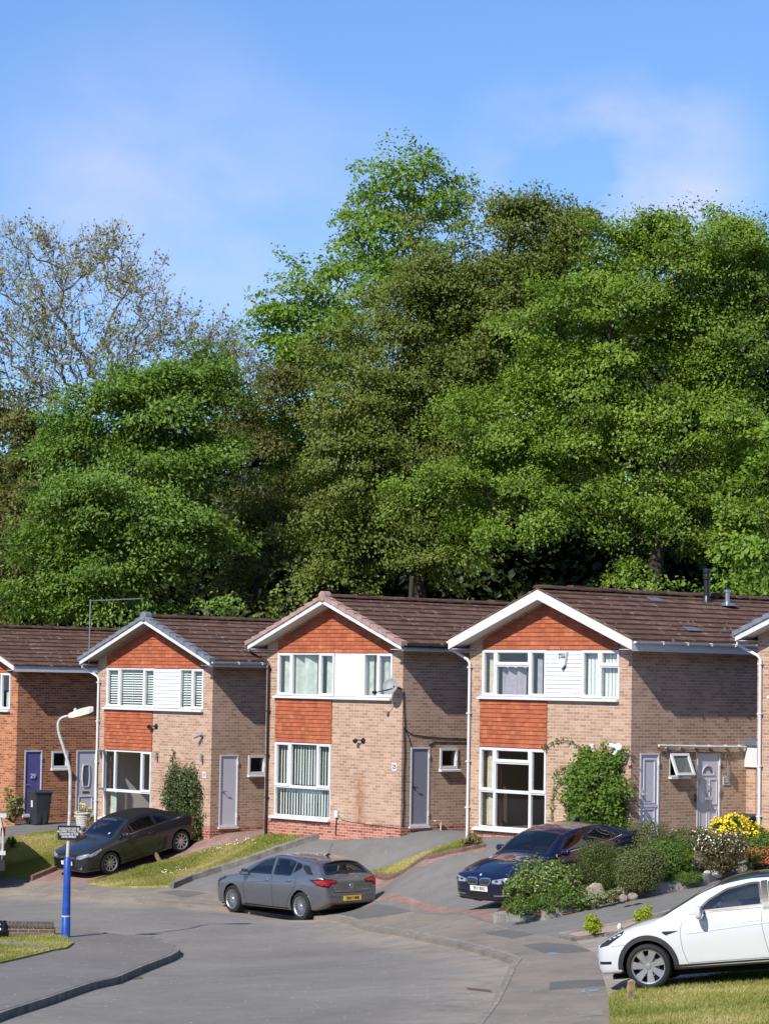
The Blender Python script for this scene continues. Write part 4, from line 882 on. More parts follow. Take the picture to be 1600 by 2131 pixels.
class Car:
    """table columns x run back from the nose; local +X is forward, +Y the car's left, +Z up"""
    def __init__(s, name, label, L, tab, paint, wheels, arch_r, front, yaw, pitch, glass_side, ws, rw, roofmat=None, roof_from=None, group='cars on the street', roll=0, scale=1.0, sg='car_glass'):
        s.root = empty(name); tag(s.root, label, 'car', group)
        fw = Vector((math.cos(yaw) * math.cos(pitch), math.sin(yaw) * math.cos(pitch), math.sin(pitch))); lf = Vector((-math.sin(yaw), math.cos(yaw), 0))
        lf = (lf * math.cos(roll) + fw.cross(lf) * math.sin(roll)).normalized(); up = fw.cross(lf)
        fw, lf, up = fw * scale, lf * scale, up * scale
        s.root.matrix_world = Matrix(((fw.x, lf.x, up.x, front[0]), (fw.y, lf.y, up.y, front[1]), (fw.z, lf.z, up.z, front[2]), (0, 0, 0, 1)))
        f = {k: pchip(*zip(*v)) for k, v in tab.items()}
        xs = np.unique(np.concatenate([L * (np.linspace(0, 1, 60) ** 2) * .12, np.arange(.12 * L, .9 * L, .028), L * (1 - (np.linspace(0, 1, 60) ** 2) * .12)])); xs = xs[(xs >= 0) & (xs <= L)]
        ta = np.linspace(0, 1, 22); tb = np.linspace(0, 1, 16)[1:]; tc_ = np.linspace(0, 1, 13)[1:]
        grid = []
        for x in xs:
            zb, w, zs, yw, zr, zt = (float(f[k](x)) for k in ('zb', 'w', 'zs', 'yw', 'zr', 'zt')); zr = max(zr, zs + .012); zt = max(zt, zr + .008); ws_ = w * .955; yw = min(yw, ws_ - .02)
            side = pchip([0, .12, .35, .62, .86, 1], [w * .84, w * .945, w * .985, w, w * .985, ws_]); zz = pchip([0, .12, .35, .62, .86, 1], [zb, zb + .03, zb + .3 * (zs - zb), zb + .6 * (zs - zb), zb + .86 * (zs - zb), zs])
            row = [(float(side(t)), float(zz(t))) for t in ta]
            row += [(ws_ + (yw - ws_) * (t ** 1.25 * .85 + t * .15), zs + (zr - zs) * t) for t in tb]
            row += [(yw * (1 - t), zr + (zt - zr) * (1 - (1 - t) ** 2.1)) for t in tc_]
            grid.append([(-x, y, z) for y, z in row])
        n = len(grid[0]); V = []
        for r in grid: V += r + [(x, -y, z) for x, y, z in r[:-1][::-1]]
        k = 2 * n - 1; F = [(i * k + j, i * k + j + 1, (i + 1) * k + j + 1, (i + 1) * k + j) for i in range(len(grid) - 1) for j in range(k - 1)]
        nx = len(grid)
        for e, fl in ((0, False), (nx - 1, True)):     # close nose and tail with strips between the two sides
            for j in range(n - 1):
                q = (e * k + j, e * k + k - 1 - j, e * k + k - 2 - j, e * k + j + 1); q = q[:3] if q[2] == q[3] else q; F.append(q if fl else q[::-1])
        for i in range(nx - 1): F.append((i * k, (i + 1) * k, (i + 1) * k + k - 1, i * k + k - 1))
        me = bpy.data.meshes.new('body'); me.from_pydata(V, [], F); bm = bmesh.new(); bm.from_mesh(me); bmesh.ops.remove_doubles(bm, verts=bm.verts, dist=1e-5); bmesh.ops.recalc_face_normals(bm, faces=bm.faces)
        s.bvh = BVHTree.FromBMesh(bm); s.f = f; s.L = L; s.wheels = wheels
        for v in bm.verts:                              # round the wheel arches exactly
            if abs(v.co.y) > .45 and v.co.z < .95:
                for wx in wheels['x']:
                    dx, dz = v.co.x + wx, v.co.z - wheels['r']; d = math.hypot(dx, dz)
                    if abs(d - arch_r) < .018 and d > 0: v.co.x = -wx + dx / d * arch_r; v.co.z = wheels['r'] + dz / d * arch_r
        kill = []; gs = [inset(g_, .022) for g_ in glass_side]; wi, ri = inset(ws, .03), (inset(rw, .03) if rw else None)
        for fc in bm.faces:
            c = fc.calc_center_median(); x = -c.x; ay = abs(c.y)
            if ay > .42 and any(math.hypot(x - wx, c.z - wheels['r']) < arch_r - .004 for wx in wheels['x']) and c.z < .95: kill.append(fc); continue
            nn = fc.normal
            if abs(nn.y) > .55 and ay > .5 and any(inside(g_, x, c.z) for g_ in gs): kill.append(fc); continue
            if nn.z > .12 and inside(wi, x, c.y) and c.z > float(f['zs'](x)) + .01: kill.append(fc); continue
            if ri and nn.z > .12 and inside(ri, x, c.y): kill.append(fc)
        if roofmat:
            for fc in bm.faces:
                c = fc.calc_center_median(); x = -c.x
                if roof_from(x, c.y, c.z): fc.material_index = 1
        bmesh.ops.delete(bm, geom=kill, context='FACES'); bm.to_mesh(me); bm.free(); me.materials.append(paint)
        if roofmat: me.materials.append(roofmat)
        me.polygons.foreach_set('use_smooth', [True] * len(me.polygons)); me.update(); s.body = obj_from('body', me, s.root); s.paint = paint
        # wheel housings
        for wx in wheels['x']:
            for sd in (1, -1):
                h = MB(); m_ = 18
                A = [(-wx + (arch_r + .01) * math.cos(t), wheels['r'] + (arch_r + .01) * math.sin(t)) for t in np.linspace(-.25, math.pi + .25, m_)]; yo, yi = sd * .86, sd * .42
                for i in range(m_ - 1): h.face([(A[i][0], yi, A[i][1]), (A[i + 1][0], yi, A[i + 1][1]), (A[i + 1][0], yo * .97, A[i + 1][1]), (A[i][0], yo * .97, A[i][1])])
                h.face([(a, yi, b) for a, b in A]); h.build('wheel_housing', M['dark'], s.body)
        uf = MB(); uf.box((-.25, -.7, .17), (-L + .3, .7, .24)); uf.build('underbody', M['dark'], s.body)
        # panes with black borders
        for g_ in glass_side:
            for sd in (1, -1):
                o = s.panel('side_window', g_, ('y', sd), M[sg], .003); s.ring('window_border', g_, .03, ('y', sd), M['black'], .005, o)
        o = s.panel('windscreen', ws, ('z', 1), M['car_glass'], .003); s.ring('window_border', ws, .05, ('z', 1), M['black'], .005, o)
        if rw: o = s.panel('rear_window', rw, ('z', 1), M['tint_glass'], .003); s.ring('window_border', rw, .06, ('z', 1), M['black'], .005, o)
    def hit(s, p, ax):
        a, sd = ax
        if a == 'y': o, d = Vector((-p[0], 3 * sd, p[1])), Vector((0, -sd, 0))
        elif a == 'z': o, d = Vector((-p[0], p[1], 4)), Vector((0, 0, -1))
        else: o, d = Vector((4 * sd - (s.L if sd < 0 else 0), p[0], p[1])), Vector((-sd, 0, 0))
        loc, nor, i, dd = s.bvh.ray_cast(o, d)
        if loc is None: loc, nor, i, dd = s.bvh.find_nearest(o + d * (2.2 if a == 'y' else 3.2 if a == 'z' else 3.9))
        if nor.dot(d) > 0: nor = -nor
        return loc, nor
    def panel(s, name, poly, ax, mat, off=.004, step=.045, parent=None):
        B = []; n = len(poly)
        for i in range(n):
            a, b = Vector(poly[i]), Vector(poly[(i + 1) % n]); k = max(1, int((b - a).length / step)); B += [a.lerp(b, j / k) for j in range(k)]
        xs = [p.x for p in B]; ys = [p.y for p in B]; P = list(B)
        for gx in np.arange(min(xs) + step / 2, max(xs), step):
            for gy in np.arange(min(ys) + step / 2, max(ys), step):
                if inside(poly, gx, gy): P.append(Vector((gx, gy)))
        vs, es, fs, *_ = delaunay_2d_cdt(P, [(i, (i + 1) % len(B)) for i in range(len(B))], [], 1, 1e-5)
        V = []
        for v in vs: l, nn = s.hit(v, ax); V.append(l + nn * off)
        me = bpy.data.meshes.new(name); me.from_pydata(V, [], [tuple(f) for f in fs]); bm = bmesh.new(); bm.from_mesh(me); d = {'y': Vector((0, ax[1], 0)), 'z': Vector((0, 0, 1)), 'x': Vector((ax[1], 0, 0))}[ax[0]]
        for f in bm.faces:
            f.normal_update()
            if f.normal.dot(d) < 0: f.normal_flip()
        bm.to_mesh(me); bm.free(); me.materials.append(mat); me.polygons.foreach_set('use_smooth', [True] * len(me.polygons)); me.update(); return obj_from(name, me, parent or s.root)
    def ring(s, name, poly, w, ax, mat, off, parent=None):
        q = inset(poly, w); mb = MB(); n = len(poly)
        for i in range(n):
            a0, a1, b0, b1 = Vector(poly[i]), Vector(poly[(i + 1) % n]), Vector(q[i]), Vector(q[(i + 1) % n]); k = max(1, int((a1 - a0).length / .05))
            for j in range(k):
                t0, t1_ = j / k, (j + 1) / k; pts = [a0.lerp(a1, t0), a0.lerp(a1, t1_), b0.lerp(b1, t1_), b0.lerp(b1, t0)]; P = []
                for p in pts: l, nn = s.hit(p, ax); P.append(l + nn * off)
                mb.face(P)
        return mb.build(name, mat, parent or s.root)
    def line(s, name, pts, w, ax, mat, off=.002, parent=None, bulge=0.0):
        mb = MB(); C_ = []
        for i in range(len(pts) - 1):
            a, b = Vector(pts[i]), Vector(pts[i + 1]); k = max(1, int((b - a).length / .05)); C_ += [a.lerp(b, j / k) for j in range(k)]
        C_.append(Vector(pts[-1])); rows = []
        for i, p in enumerate(C_):
            t = (C_[min(i + 1, len(C_) - 1)] - C_[max(i - 1, 0)]).normalized(); nr = Vector((-t.y, t.x)); r = []
            for f in (-.5, 0, .5): l, nn = s.hit(p + nr * w * f, ax); r.append(l + nn * (off + (bulge if f == 0 else 0)))
            rows.append(r)
        for i in range(len(rows) - 1):
            for k in range(2): mb.face([rows[i][k], rows[i + 1][k], rows[i + 1][k + 1], rows[i][k + 1]])
        return mb.build(name, mat, parent or s.body)
    def wheel(s, wx, sd, rim, spokes, spw, style='multi', steer=0.0, rimmat=None):
        r = s.wheels['r']; tw = s.wheels.get('tw', .215); yo = s.wheels['y']; hw = tw / 2
        t = MB(); prof = [(rim - .005, -hw * .8), (rim + .02, -hw), (r - .05, -hw * 1.02), (r - .015, -hw * .88), (r, -hw * .6), (r, hw * .6), (r - .015, hw * .88), (r - .05, hw * 1.02), (rim + .02, hw), (rim - .005, hw * .8)]
        t.lathe(prof, (0, 0, 0), 44, 0, 'y'); wo_ = t.build('wheel', M['rubber'], s.root, smooth=True, auto=35); wo_.location = (-wx, sd * (yo - hw), r); wo_.rotation_euler = (0, 0, steer if sd > 0 else steer + math.pi)
        # after this turn local +Y of the wheel points outwards
        rm = MB(); a = rim
        rm.lathe([(a * .94, hw * .2), (a * .95, hw * .78), (a * 1.01, hw * .9), (a * 1.0, hw * .98), (a * .93, hw * .86), (a * .92, hw * .4)], (0, 0, 0), 40, 0, 'y')
        for k in range(spokes):
            an = 2 * math.pi * k / spokes; ca, sa = math.cos(an), math.sin(an)
            def pt(rr, tt, y): return (rr * ca - tt * sa, y, rr * sa + tt * ca)
            r0, r1 = a * .14, a * .95; w0, w1 = spw
            tws = .035 if style == 'turbine' else 0
            y0, y1 = hw * .74, hw * .84
            q = [pt(r0, -w0, y0), pt(r1, -w1 + tws, y1), pt(r1, w1 + tws, y1), pt(r0, w0, y0)]; b = [pt(r0, -w0, y0 - .035), pt(r1, -w1 + tws, y1 - .035), pt(r1, w1 + tws, y1 - .035), pt(r0, w0, y0 - .035)]
            rm.face(q[::-1]); 
            for i in range(4): rm.face([q[i], q[(i + 1) % 4], b[(i + 1) % 4], b[i]])
        rm.lathe([(0, hw * .86), (a * .14, hw * .84), (a * .19, hw * .74), (a * .19, hw * .5)], (0, 0, 0), 20, 0, 'y')
        ro = rm.build('rim', rimmat or M['alloy'], wo_)
        dk = MB(); dk.lathe([(0, hw * .22), (a * .93, hw * .22)], (0, 0, 0), 32, 0, 'y'); dk.build('brake_cover', M['dark'], wo_)
        ds_ = MB(); ds_.lathe([(0, hw * .34), (a * .62, hw * .34), (a * .62, hw * .25)], (0, 0, 0), 28, 0, 'y'); ds_.build('brake_disc', M['lead'], wo_)
        return wo_
    def mirror(s, x, z, sd, mat, sx=1.0, arm=True, y=None):
        l, nn = s.hit((x, z), ('y', sd)); w_ = MB(); c = Vector((l.x - .02, l.y + sd * .15, l.z + .03)); prof = []
        N_, K = 12, 16; rings = []
        for i in range(N_ + 1):
            t = -math.pi / 2 + math.pi * i / N_; rr = abs(math.cos(t)) ** .55; yy = math.copysign(abs(math.sin(t)) ** .8, math.sin(t)) * .125 * sx
            rings.append([(c.x + .075 * rr * math.copysign(abs(math.cos(a)) ** .75, math.cos(a)) * (1.0 if math.cos(a) > 0 else .55), c.y + yy, c.z + .078 * sx * rr * math.copysign(abs(math.sin(a)) ** .75, math.sin(a)) + .02 * yy * sd) for a in [2 * math.pi * k / K for k in range(K)]])
        for i in range(N_):
            for k in range(K): w_.face([rings[i][k], rings[i][(k + 1) % K], rings[i + 1][(k + 1) % K], rings[i + 1][k]])
        m_ = w_.build('wing_mirror', mat, s.root, smooth=True)
        ar = MB(); ar.prism([(l.x + .05, l.y - sd * .02, l.z - .035), (l.x - .05, l.y - sd * .02, l.z - .035), (c.x - .03, c.y, c.z - .065), (c.x + .03, c.y, c.z - .065)], (0, 0, .022)); ar.build('mirror_arm', M['black'], m_)
        mg = MB(); mg.face([(c.x - .043, c.y - .10, c.z - .05), (c.x - .043, c.y + .10, c.z - .05), (c.x - .043, c.y + .10, c.z + .055), (c.x - .043, c.y - .10, c.z + .055)]); mg.build('mirror_glass', M['chrome'], m_)
    def handle(s, x, z, sd, mat):
        l, nn = s.hit((x, z), ('y', sd)); h = MB(); h.tube([l + Vector((.10, 0, 0)) + nn * .004, l + Vector((.07, 0, 0)) + nn * .03, l + Vector((-.07, 0, .008)) + nn * .03, l + Vector((-.10, 0, .008)) + nn * .004], [.01, .016, .016, .01], 8); h.build('door_handle', mat, s.body, smooth=True)
    def plate(s, txt, y, z, sd, mat, w=.52, h=.111):
        l, nn = s.hit((y, z), ('x', sd)); b = MB(); b.box((-w / 2, -h / 2, 0), (w / 2, h / 2, .012)); p = b.build('number_plate', mat, s.root); X = Vector((0, 1, 0)) if sd > 0 else Vector((0, -1, 0)); N_ = Vector((nn.x, 0, nn.z * .35)).normalized(); Y_ = N_.cross(X)
        p.matrix_local = Matrix(((X.x, Y_.x, N_.x, l.x + N_.x * .012), (X.y, Y_.y, N_.y, l.y), (X.z, Y_.z, N_.z, l.z + N_.z * .01), (0, 0, 0, 1)))
        text_obj(txt, .098, M['black'], p, (.012, -.002, .0135), (0, 0, 0), 'lettering', .0008, bold=.0035, sx=.82)
        return p
    def interior(s, xw, zf=.45, seats=((1.9, .37), (1.9, -.37), (2.75, .37), (2.75, -.37)), wheelside=-1, mat=None, sz=1.0):
        mat = mat or M['seat']
        d = MB(); w = .68; d.box((-xw + .02, -w, .55), (-xw - .45, w, .86)); d.build('dashboard', M['trim'], s.root)
        fl = MB(); fl.box((-xw, -w, .26), (-s.L + .55, w, .32)); fl.box((-s.L + .95, -.62, .3), (-s.L + .6, .62, .78)); fl.build('cabin_floor', M['trim'], s.root)
        for (x, y) in seats:
            m_ = MB(); m_.box((-x + .25, y - .24, .38), (-x - .25, y + .24, .55)); m_.prism([(-x - .18, y - .23, .5), (-x - .32, y - .23, .5), (-x - .46, y - .20, 1.10), (-x - .34, y - .20, 1.10)], (0, .44, 0)); m_.box((-x - .36, y - .12, 1.12), (-x - .46, y + .12, 1.30)); so_ = m_.build('seat', mat, s.root)
            md = so_.modifiers.new('b', 'BEVEL'); md.width = .035; md.segments = 2
        t = MB(); c = Vector((-xw - .52, wheelside * .37, .90)); ax = Vector((-.85, 0, .5)).normalized(); u = Vector((0, 1, 0)); v = ax.cross(u); P = [c + (u * math.cos(a) + v * math.sin(a)) * .18 for a in np.linspace(0, 2 * math.pi, 25)]; t.tube(P, .016, 6, cap=False); t.tube([c - u * .17, c, c + u * .17], .018, 6); t.build('steering_wheel', M['black'], s.root)

M['seat'] = plain('seat_fabric', (.05, .05, .055), .8, .2); M['trim'] = plain('cabin_trim', (.03, .03, .032), .7, .3); M['seat_pale'] = plain('pale_seat', (.42, .41, .39), .6, .3)
M['paint_grey'] = car_paint('grey_metallic_paint', (.20, .20, .205), .75, .34, .4); M['paint_dark'] = car_paint('dark_grey_paint', (.0125, .014, .0165), .0, .26, .3, .02); M['paint_blue'] = car_paint('deep_blue_paint', (.003, .0045, .030), .3, .22, .35, .04); M['paint_white'] = car_paint('white_car_paint', (.56, .57, .57), 0, .22)
g = NT('soft_top_fabric'); M['softtop'] = g.bsdf((.011, .011, .012), .85, .15, bump=g.noise(300), bstr=.3, bdist=.002)
M['lamp_red'] = plain('red_lamp', (.35, .008, .01), .12, .6, nvar=.3, nscale=14); M['lamp_dark'] = plain('dark_lamp', (.03, .005, .006), .1, .6); M['lamp_clear'] = plain('headlamp_lens', (.42, .43, .45), .1, .7, .45, nvar=.6, nscale=22); M['lamp_black'] = plain('smoked_lamp', (.02, .022, .03), .1, .6, 0, nvar=.3, nscale=16)
M['plate_white'] = plain('white_plate', (.75, .75, .72), .4, .4); M['plate_yellow'] = plain('yellow_plate', (.75, .50, .06), .4, .4); M['grille'] = plain('grille_black', (.012, .012, .013), .35, .5)
M['roof_black'] = car_paint('black_glass_roof', (.012, .013, .014), 0, .1)

def hatch():
    L = 4.37
    tab = dict(zb=[(0, .27), (.15, .2), (.6, .19), (3.6, .20), (4.1, .26), (4.37, .40)],
      w=[(0, .50), (.06, .66), (.2, .80), (.5, .875), (1.0, .90), (3.2, .905), (3.7, .90), (4.05, .865), (4.25, .80), (4.33, .74), (4.37, .66)],
      zs=[(0, .60), (.1, .70), (.35, .80), (.7, .88), (1.1, .925), (2.0, .945), (3.0, .97), (3.7, 1.02), (4.05, 1.02), (4.25, .98), (4.33, .88), (4.37, .70)],
      yw=[(0, .42), (.2, .62), (.6, .74), (1.05, .80), (1.6, .74), (2.0, .67), (2.6, .635), (3.2, .625), (3.8, .60), (4.0, .66), (4.2, .72), (4.37, .6)],
      zr=[(0, .62), (.1, .715), (.35, .83), (.7, .905), (1.1, .965), (1.5, 1.15), (2.0, 1.335), (2.4, 1.405), (2.8, 1.415), (3.2, 1.38), (3.6, 1.325), (3.85, 1.29), (3.92, 1.25), (4.2, 1.035), (4.27, .985), (4.33, .89), (4.37, .72)],
      zt=[(0, .64), (.1, .755), (.35, .875), (.7, .965), (1.1, 1.03), (1.5, 1.215), (2.0, 1.405), (2.4, 1.475), (2.8, 1.485), (3.2, 1.465), (3.6, 1.42), (3.86, 1.385), (3.93, 1.33), (4.2, 1.07), (4.27, .995), (4.33, .90), (4.37, .73)])
    gs = [rounded([(1.42, .985), (1.98, 1.29), (2.36, 1.365), (2.42, .995)], .03), rounded([(2.50, .995), (2.46, 1.372), (2.9, 1.365), (3.18, 1.32), (3.20, 1.04), (3.12, 1.0)], .03), rounded([(3.24, 1.06), (3.22, 1.315), (3.42, 1.27), (3.46, 1.18)], .02)]
    c = Car('parked_car', 'silver grey hatchback parked at the kerb, seen from behind', L, tab, M['paint_grey'], dict(x=(.90, 3.56), r=.325, y=.895), .375, HATCH[0], HATCH[1], HATCH[2], gs,
      rounded([(1.20, -.70), (1.20, .70), (1.95, .58), (1.95, -.58)], .06), rounded([(3.95, -.54), (4.19, -.62), (4.19, .62), (3.95, .54)], .05), roll=HATCH[3], scale=HATCH[4])
    for x in (.90, 3.56):
        for sd in (1, -1): c.wheel(x, sd, .228, 20, (.010, .0085))
    c.mirror(1.50, .985, 1, M['paint_grey']); c.mirror(1.50, .985, -1, M['paint_grey'])
    for sd in (1, -1):
        c.handle(2.28, .865, sd, M['chrome']); c.handle(3.12, .895, sd, M['chrome'])
        c.line('door_seam', [(1.40, .96), (1.36, .75), (1.40, .42), (1.46, .27), (2.5, .25), (2.49, .6), (2.45, .98)], .009, ('y', sd), M['dark']); c.line('door_seam', [(2.5, .25), (3.02, .26), (3.1, .45), (3.28, .66), (3.38, .80), (3.40, 1.02)], .009, ('y', sd), M['dark'])
        c.line('window_trim', [(1.30, .955), (1.62, 1.15), (1.98, 1.325), (2.36, 1.40), (2.9, 1.40), (3.3, 1.325), (3.62, 1.255)], .020, ('y', sd), M['chrome'], .006, c.root)
        c.line('sill_trim', [(1.35, .235), (3.1, .235)], .05, ('y', sd), M['black'], .003)
        c.line('door_crease', [(1.6, .78), (2.6, .83), (3.5, .88)], .012, ('y', sd), M['paint_grey'], .001, c.body, .006)
        c.panel('quarter_panel', [(3.50, 1.19), (3.46, 1.265), (3.68, 1.235), (3.98, 1.05), (3.75, 1.075)], ('y', sd), M['black'], .005)
        t = c.panel('tail_light', rounded([(sd * .43, .865), (sd * .40, .935), (sd * .74, .985), (sd * .84, .97), (sd * .80, .80), (sd * .66, .79), (sd * .60, .86)], .02), ('x', -1), M['lamp_dark'], .006, .03)
        c.panel('red_lens', rounded([(sd * .45, .885), (sd * .44, .925), (sd * .70, .955), (sd * .78, .94), (sd * .74, .83), (sd * .66, .815), (sd * .62, .88)], .02), ('x', -1), M['lamp_red'], .010, .03, t)
        t2 = c.panel('tail_light', rounded([(3.86, .955), (4.25, .965), (4.34, .88), (4.30, .80), (4.18, .82)], .02), ('y', sd), M['lamp_dark'], .005, .03)
        c.panel('red_lens', rounded([(4.02, .93), (4.24, .945), (4.31, .88), (4.28, .825), (4.2, .84)], .02), ('y', sd), M['lamp_red'], .009, .03, t2)
        c.panel('headlight', rounded([(.12, .68), (.16, .75), (.62, .86), (.66, .82), (.3, .70)], .02), ('y', sd), M['lamp_black'], .005, .03)
    c.line('tailgate_seam', [(-.60, .88), (-.52, .68), (-.3, .655), (.3, .655), (.52, .68), (.60, .88)], .010, ('x', -1), M['dark']); c.line('bumper_trim', [(-.55, .36), (.55, .36)], .09, ('x', -1), M['black'], .004); c.line('bumper_crease', [(-.7, .60), (-.3, .575), (.3, .575), (.7, .60)], .02, ('x', -1), M['paint_grey'], .001, c.body, .012)
    for sd in (1, -1): c.line('reflector', [(sd * .62, .42), (sd * .42, .40)], .03, ('x', -1), M['lamp_red'], .006)
    c.plate('BN66 HHE', 0, .52, -1, M['plate_yellow'])
    l, nn = c.hit((0, .80), ('x', -1)); b = MB(); b.lathe([(0, -.012), (.058, -.012), (.062, 0), (.04, 0)], tuple(l), 20, 0, 'x'); bd_ = b.build('badge', M['chrome'], c.root)
    bt = MB(); bt.lathe([(0, -.0125), (.046, -.0125)], tuple(l), 18, 0, 'x'); bt.build('badge_face', M['lead'], bd_); bz = MB(); bz.tube([l + Vector((-.014, .03, .025)), l + Vector((-.014, -.01, .012)), l + Vector((-.014, .012, -.012)), l + Vector((-.014, -.03, -.025))], .006, 5); bz.build('badge_emblem', M['chrome'], bd_)
    w_ = MB(); w_.tube([(-4.16, .28, 1.115), (-4.20, .05, 1.075), (-4.2, -.02, 1.075)], .012, 6); w_.build('rear_wiper', M['black'], c.root)
    sp = MB(); rows = []
    for y in np.linspace(-.575, .575, 24):
        a_, b_ = c.hit((3.72, y), ('z', 1))[0], c.hit((3.86, y), ('z', 1))[0]; e = 1 - (y / .6) ** 4
        rows.append([a_ + Vector((0, 0, .004)), b_ + Vector((0, 0, .012)), b_ + Vector((-.10 * e - .02, 0, -.012)), b_ + Vector((-.10 * e - .02, 0, -.032)), b_ + Vector((0, 0, -.04))])
    for i in range(23):
        for k in range(4): sp.face([rows[i][k], rows[i][k + 1], rows[i + 1][k + 1], rows[i + 1][k]][::-1])
    sp.build('roof_spoiler', M['paint_grey'], c.body, smooth=True, auto=40)
    an = MB(); an.tube([(-3.42, 0, 1.43), (-3.50, 0, 1.475), (-3.58, 0, 1.47)], [.035, .03, .012], 8); an.tube([(-3.5, 0, 1.47), (-3.66, 0, 1.74)], .006, 5); an.build('aerial', M['black'], c.root)
    text_obj('ASTRA', .055, M['chrome'], c.root, (c.hit((.42, .69), ('x', -1))[0].x - .006, .42, .69), (R(90), 0, R(-90)), 'lettering', .001, sx=1.0)
    text_obj('ECOFLEX', .055, M['chrome'], c.root, (c.hit((-.42, .70), ('x', -1))[0].x - .006, -.42, .70), (R(90), 0, R(-90)), 'lettering', .001, sx=1.0)
    c.interior(1.25); return c
def convertible():
    L = 4.25
    tab = dict(zb=[(0, .25), (.15, .2), (.6, .17), (3.5, .18), (4.0, .25), (4.25, .42)],
      w=[(0, .55), (.05, .70), (.18, .80), (.5, .865), (1.0, .885), (3.0, .89), (3.6, .88), (4.0, .83), (4.15, .76), (4.25, .66)],
      zs=[(0, .58), (.08, .69), (.3, .77), (.7, .85), (1.1, .90), (2.0, .935), (3.0, .97), (3.6, 1.0), (3.95, 1.0), (4.15, .95), (4.21, .85), (4.25, .7)],
      yw=[(0, .46), (.2, .64), (.6, .76), (1.05, .79), (1.5, .72), (1.85, .655), (2.4, .63), (3.0, .62), (3.4, .66), (3.7, .78), (4.0, .74), (4.25, .6)],
      zr=[(0, .60), (.08, .71), (.3, .80), (.7, .885), (1.1, .945), (1.5, 1.16), (1.85, 1.305), (2.3, 1.36), (2.7, 1.345), (3.1, 1.26), (3.4, 1.14), (3.65, 1.03), (4.0, 1.015), (4.15, .96), (4.21, .87), (4.25, .72)],
      zt=[(0, .62), (.08, .745), (.3, .845), (.7, .935), (1.1, 1.0), (1.5, 1.21), (1.85, 1.365), (2.3, 1.425), (2.7, 1.42), (3.1, 1.35), (3.4, 1.235), (3.7, 1.075), (3.8, 1.04), (4.1, 1.01), (4.16, .965), (4.21, .88), (4.25, .73)])
    gs = [rounded([(1.40, .975), (1.84, 1.255), (2.2, 1.32), (2.60, 1.31), (2.63, 1.0)], .03), rounded([(2.68, 1.0), (2.66, 1.30), (2.98, 1.225), (3.26, 1.06), (3.25, 1.03)], .03)]
    c = Car('parked_car', 'dark grey convertible with black soft top on the pink brick drive', L, tab, M['paint_dark'], dict(x=(.88, 3.46), r=.316, y=.875), .365, VW[0], VW[1], VW[2], gs,
      rounded([(1.16, -.70), (1.16, .70), (1.82, .58), (1.82, -.58)], .06), rounded([(3.22, -.42), (3.48, -.5), (3.48, .5), (3.22, .42)], .05), M['softtop'],
      roll=VW[3], scale=VW[4], roof_from=lambda x, y, z: 1.86 < x < 3.72 and z > (float(c_zr(x)) - .045 if x < 3.0 else 1.012 + max(0, (3.3 - x)) * .7))
    for x in (.88, 3.46):
        for sd in (1, -1): c.wheel(x, sd, .226, 10, (.026, .014), rimmat=M['alloy'], steer=0)
    for sd in (1, -1):
        c.mirror(1.46, .965, sd, M['paint_dark']); c.handle(2.42, .83, sd, M['paint_dark'])
        c.line('door_seam', [(1.36, .95), (1.32, .7), (1.40, .30), (1.5, .24), (2.6, .24), (2.70, .5), (2.70, .98)], .009, ('y', sd), M['dark'])
        c.line('belt_trim', [(1.42, .955), (2.2, .977), (3.0, 1.0), (3.75, 1.018)], .018, ('y', sd), M['chrome'], .006, c.root); c.line('windscreen_trim', [(1.22, .965), (1.5, 1.14), (1.84, 1.29)], .02, ('y', sd), M['paint_dark'], .006, c.body, .006)
        c.line('sill_crease', [(1.3, .34), (3.0, .34)], .02, ('y', sd), M['paint_dark'], .001, c.body, .008)
        h = c.panel('headlight', rounded([(sd * .44, .60), (sd * .47, .68), (sd * .66, .72), (sd * .79, .75), (sd * .80, .66), (sd * .66, .60)], .02), ('x', 1), M['lamp_clear'], .006, .03); c.line('headlight_trim', [(sd * .46, .615), (sd * .62, .61), (sd * .74, .64)], .016, ('x', 1), M['chrome'], .010, h)
        h = c.panel('headlight', rounded([(.22, .63), (.20, .70), (.62, .80), (.66, .77), (.42, .66)], .02), ('y', sd), M['lamp_clear'], .006, .03)
        c.panel('tail_light', rounded([(3.95, .92), (4.17, .93), (4.20, .80), (3.98, .79)], .03), ('y', sd), M['lamp_red'], .006, .03)
        c.panel('fog_recess', rounded([(sd * .46, .30), (sd * .48, .40), (sd * .72, .42), (sd * .72, .32)], .02), ('x', 1), M['grille'], .005, .03)
        l, nn = c.hit((sd * .62, .36), ('x', 1)); b = MB(); b.lathe([(0, .02), (.048, .018), (.055, .004)], tuple(l), 16, 0, 'x'); b.build('fog_light', M['chrome'], c.root)
        c.line('chrome_strip', [(sd * .47, .335), (sd * .57, .34)], .012, ('x', 1), M['chrome'], .010)
    gr = c.panel('grille', rounded([(-.42, .595), (-.42, .675), (.42, .675), (.42, .595)], .02), ('x', 1), M['grille'], .006, .03)
    for z in (.615, .645): c.line('grille_bar', [(-.40, z), (.40, z)], .008, ('x', 1), M['lead'], .009, gr)
    c.panel('lower_grille', rounded([(-.44, .29), (-.44, .385), (.44, .385), (.44, .29)], .02), ('x', 1), M['grille'], .006, .03)
    l, nn = c.hit((0, .645), ('x', 1)); b = MB(); b.lathe([(.048, .012), (.06, .016), (.06, .004)], tuple(l), 20, 0, 'x'); bq = b.build('badge', M['chrome'], c.root)
    e = MB(); e.tube([l + Vector((.014, -.04, .03)), l + Vector((.014, -.018, -.035)), l + Vector((.014, 0, .005)), l + Vector((.014, .018, -.035)), l + Vector((.014, .04, .03))], .006, 5); e.build('badge_emblem', M['chrome'], bq)
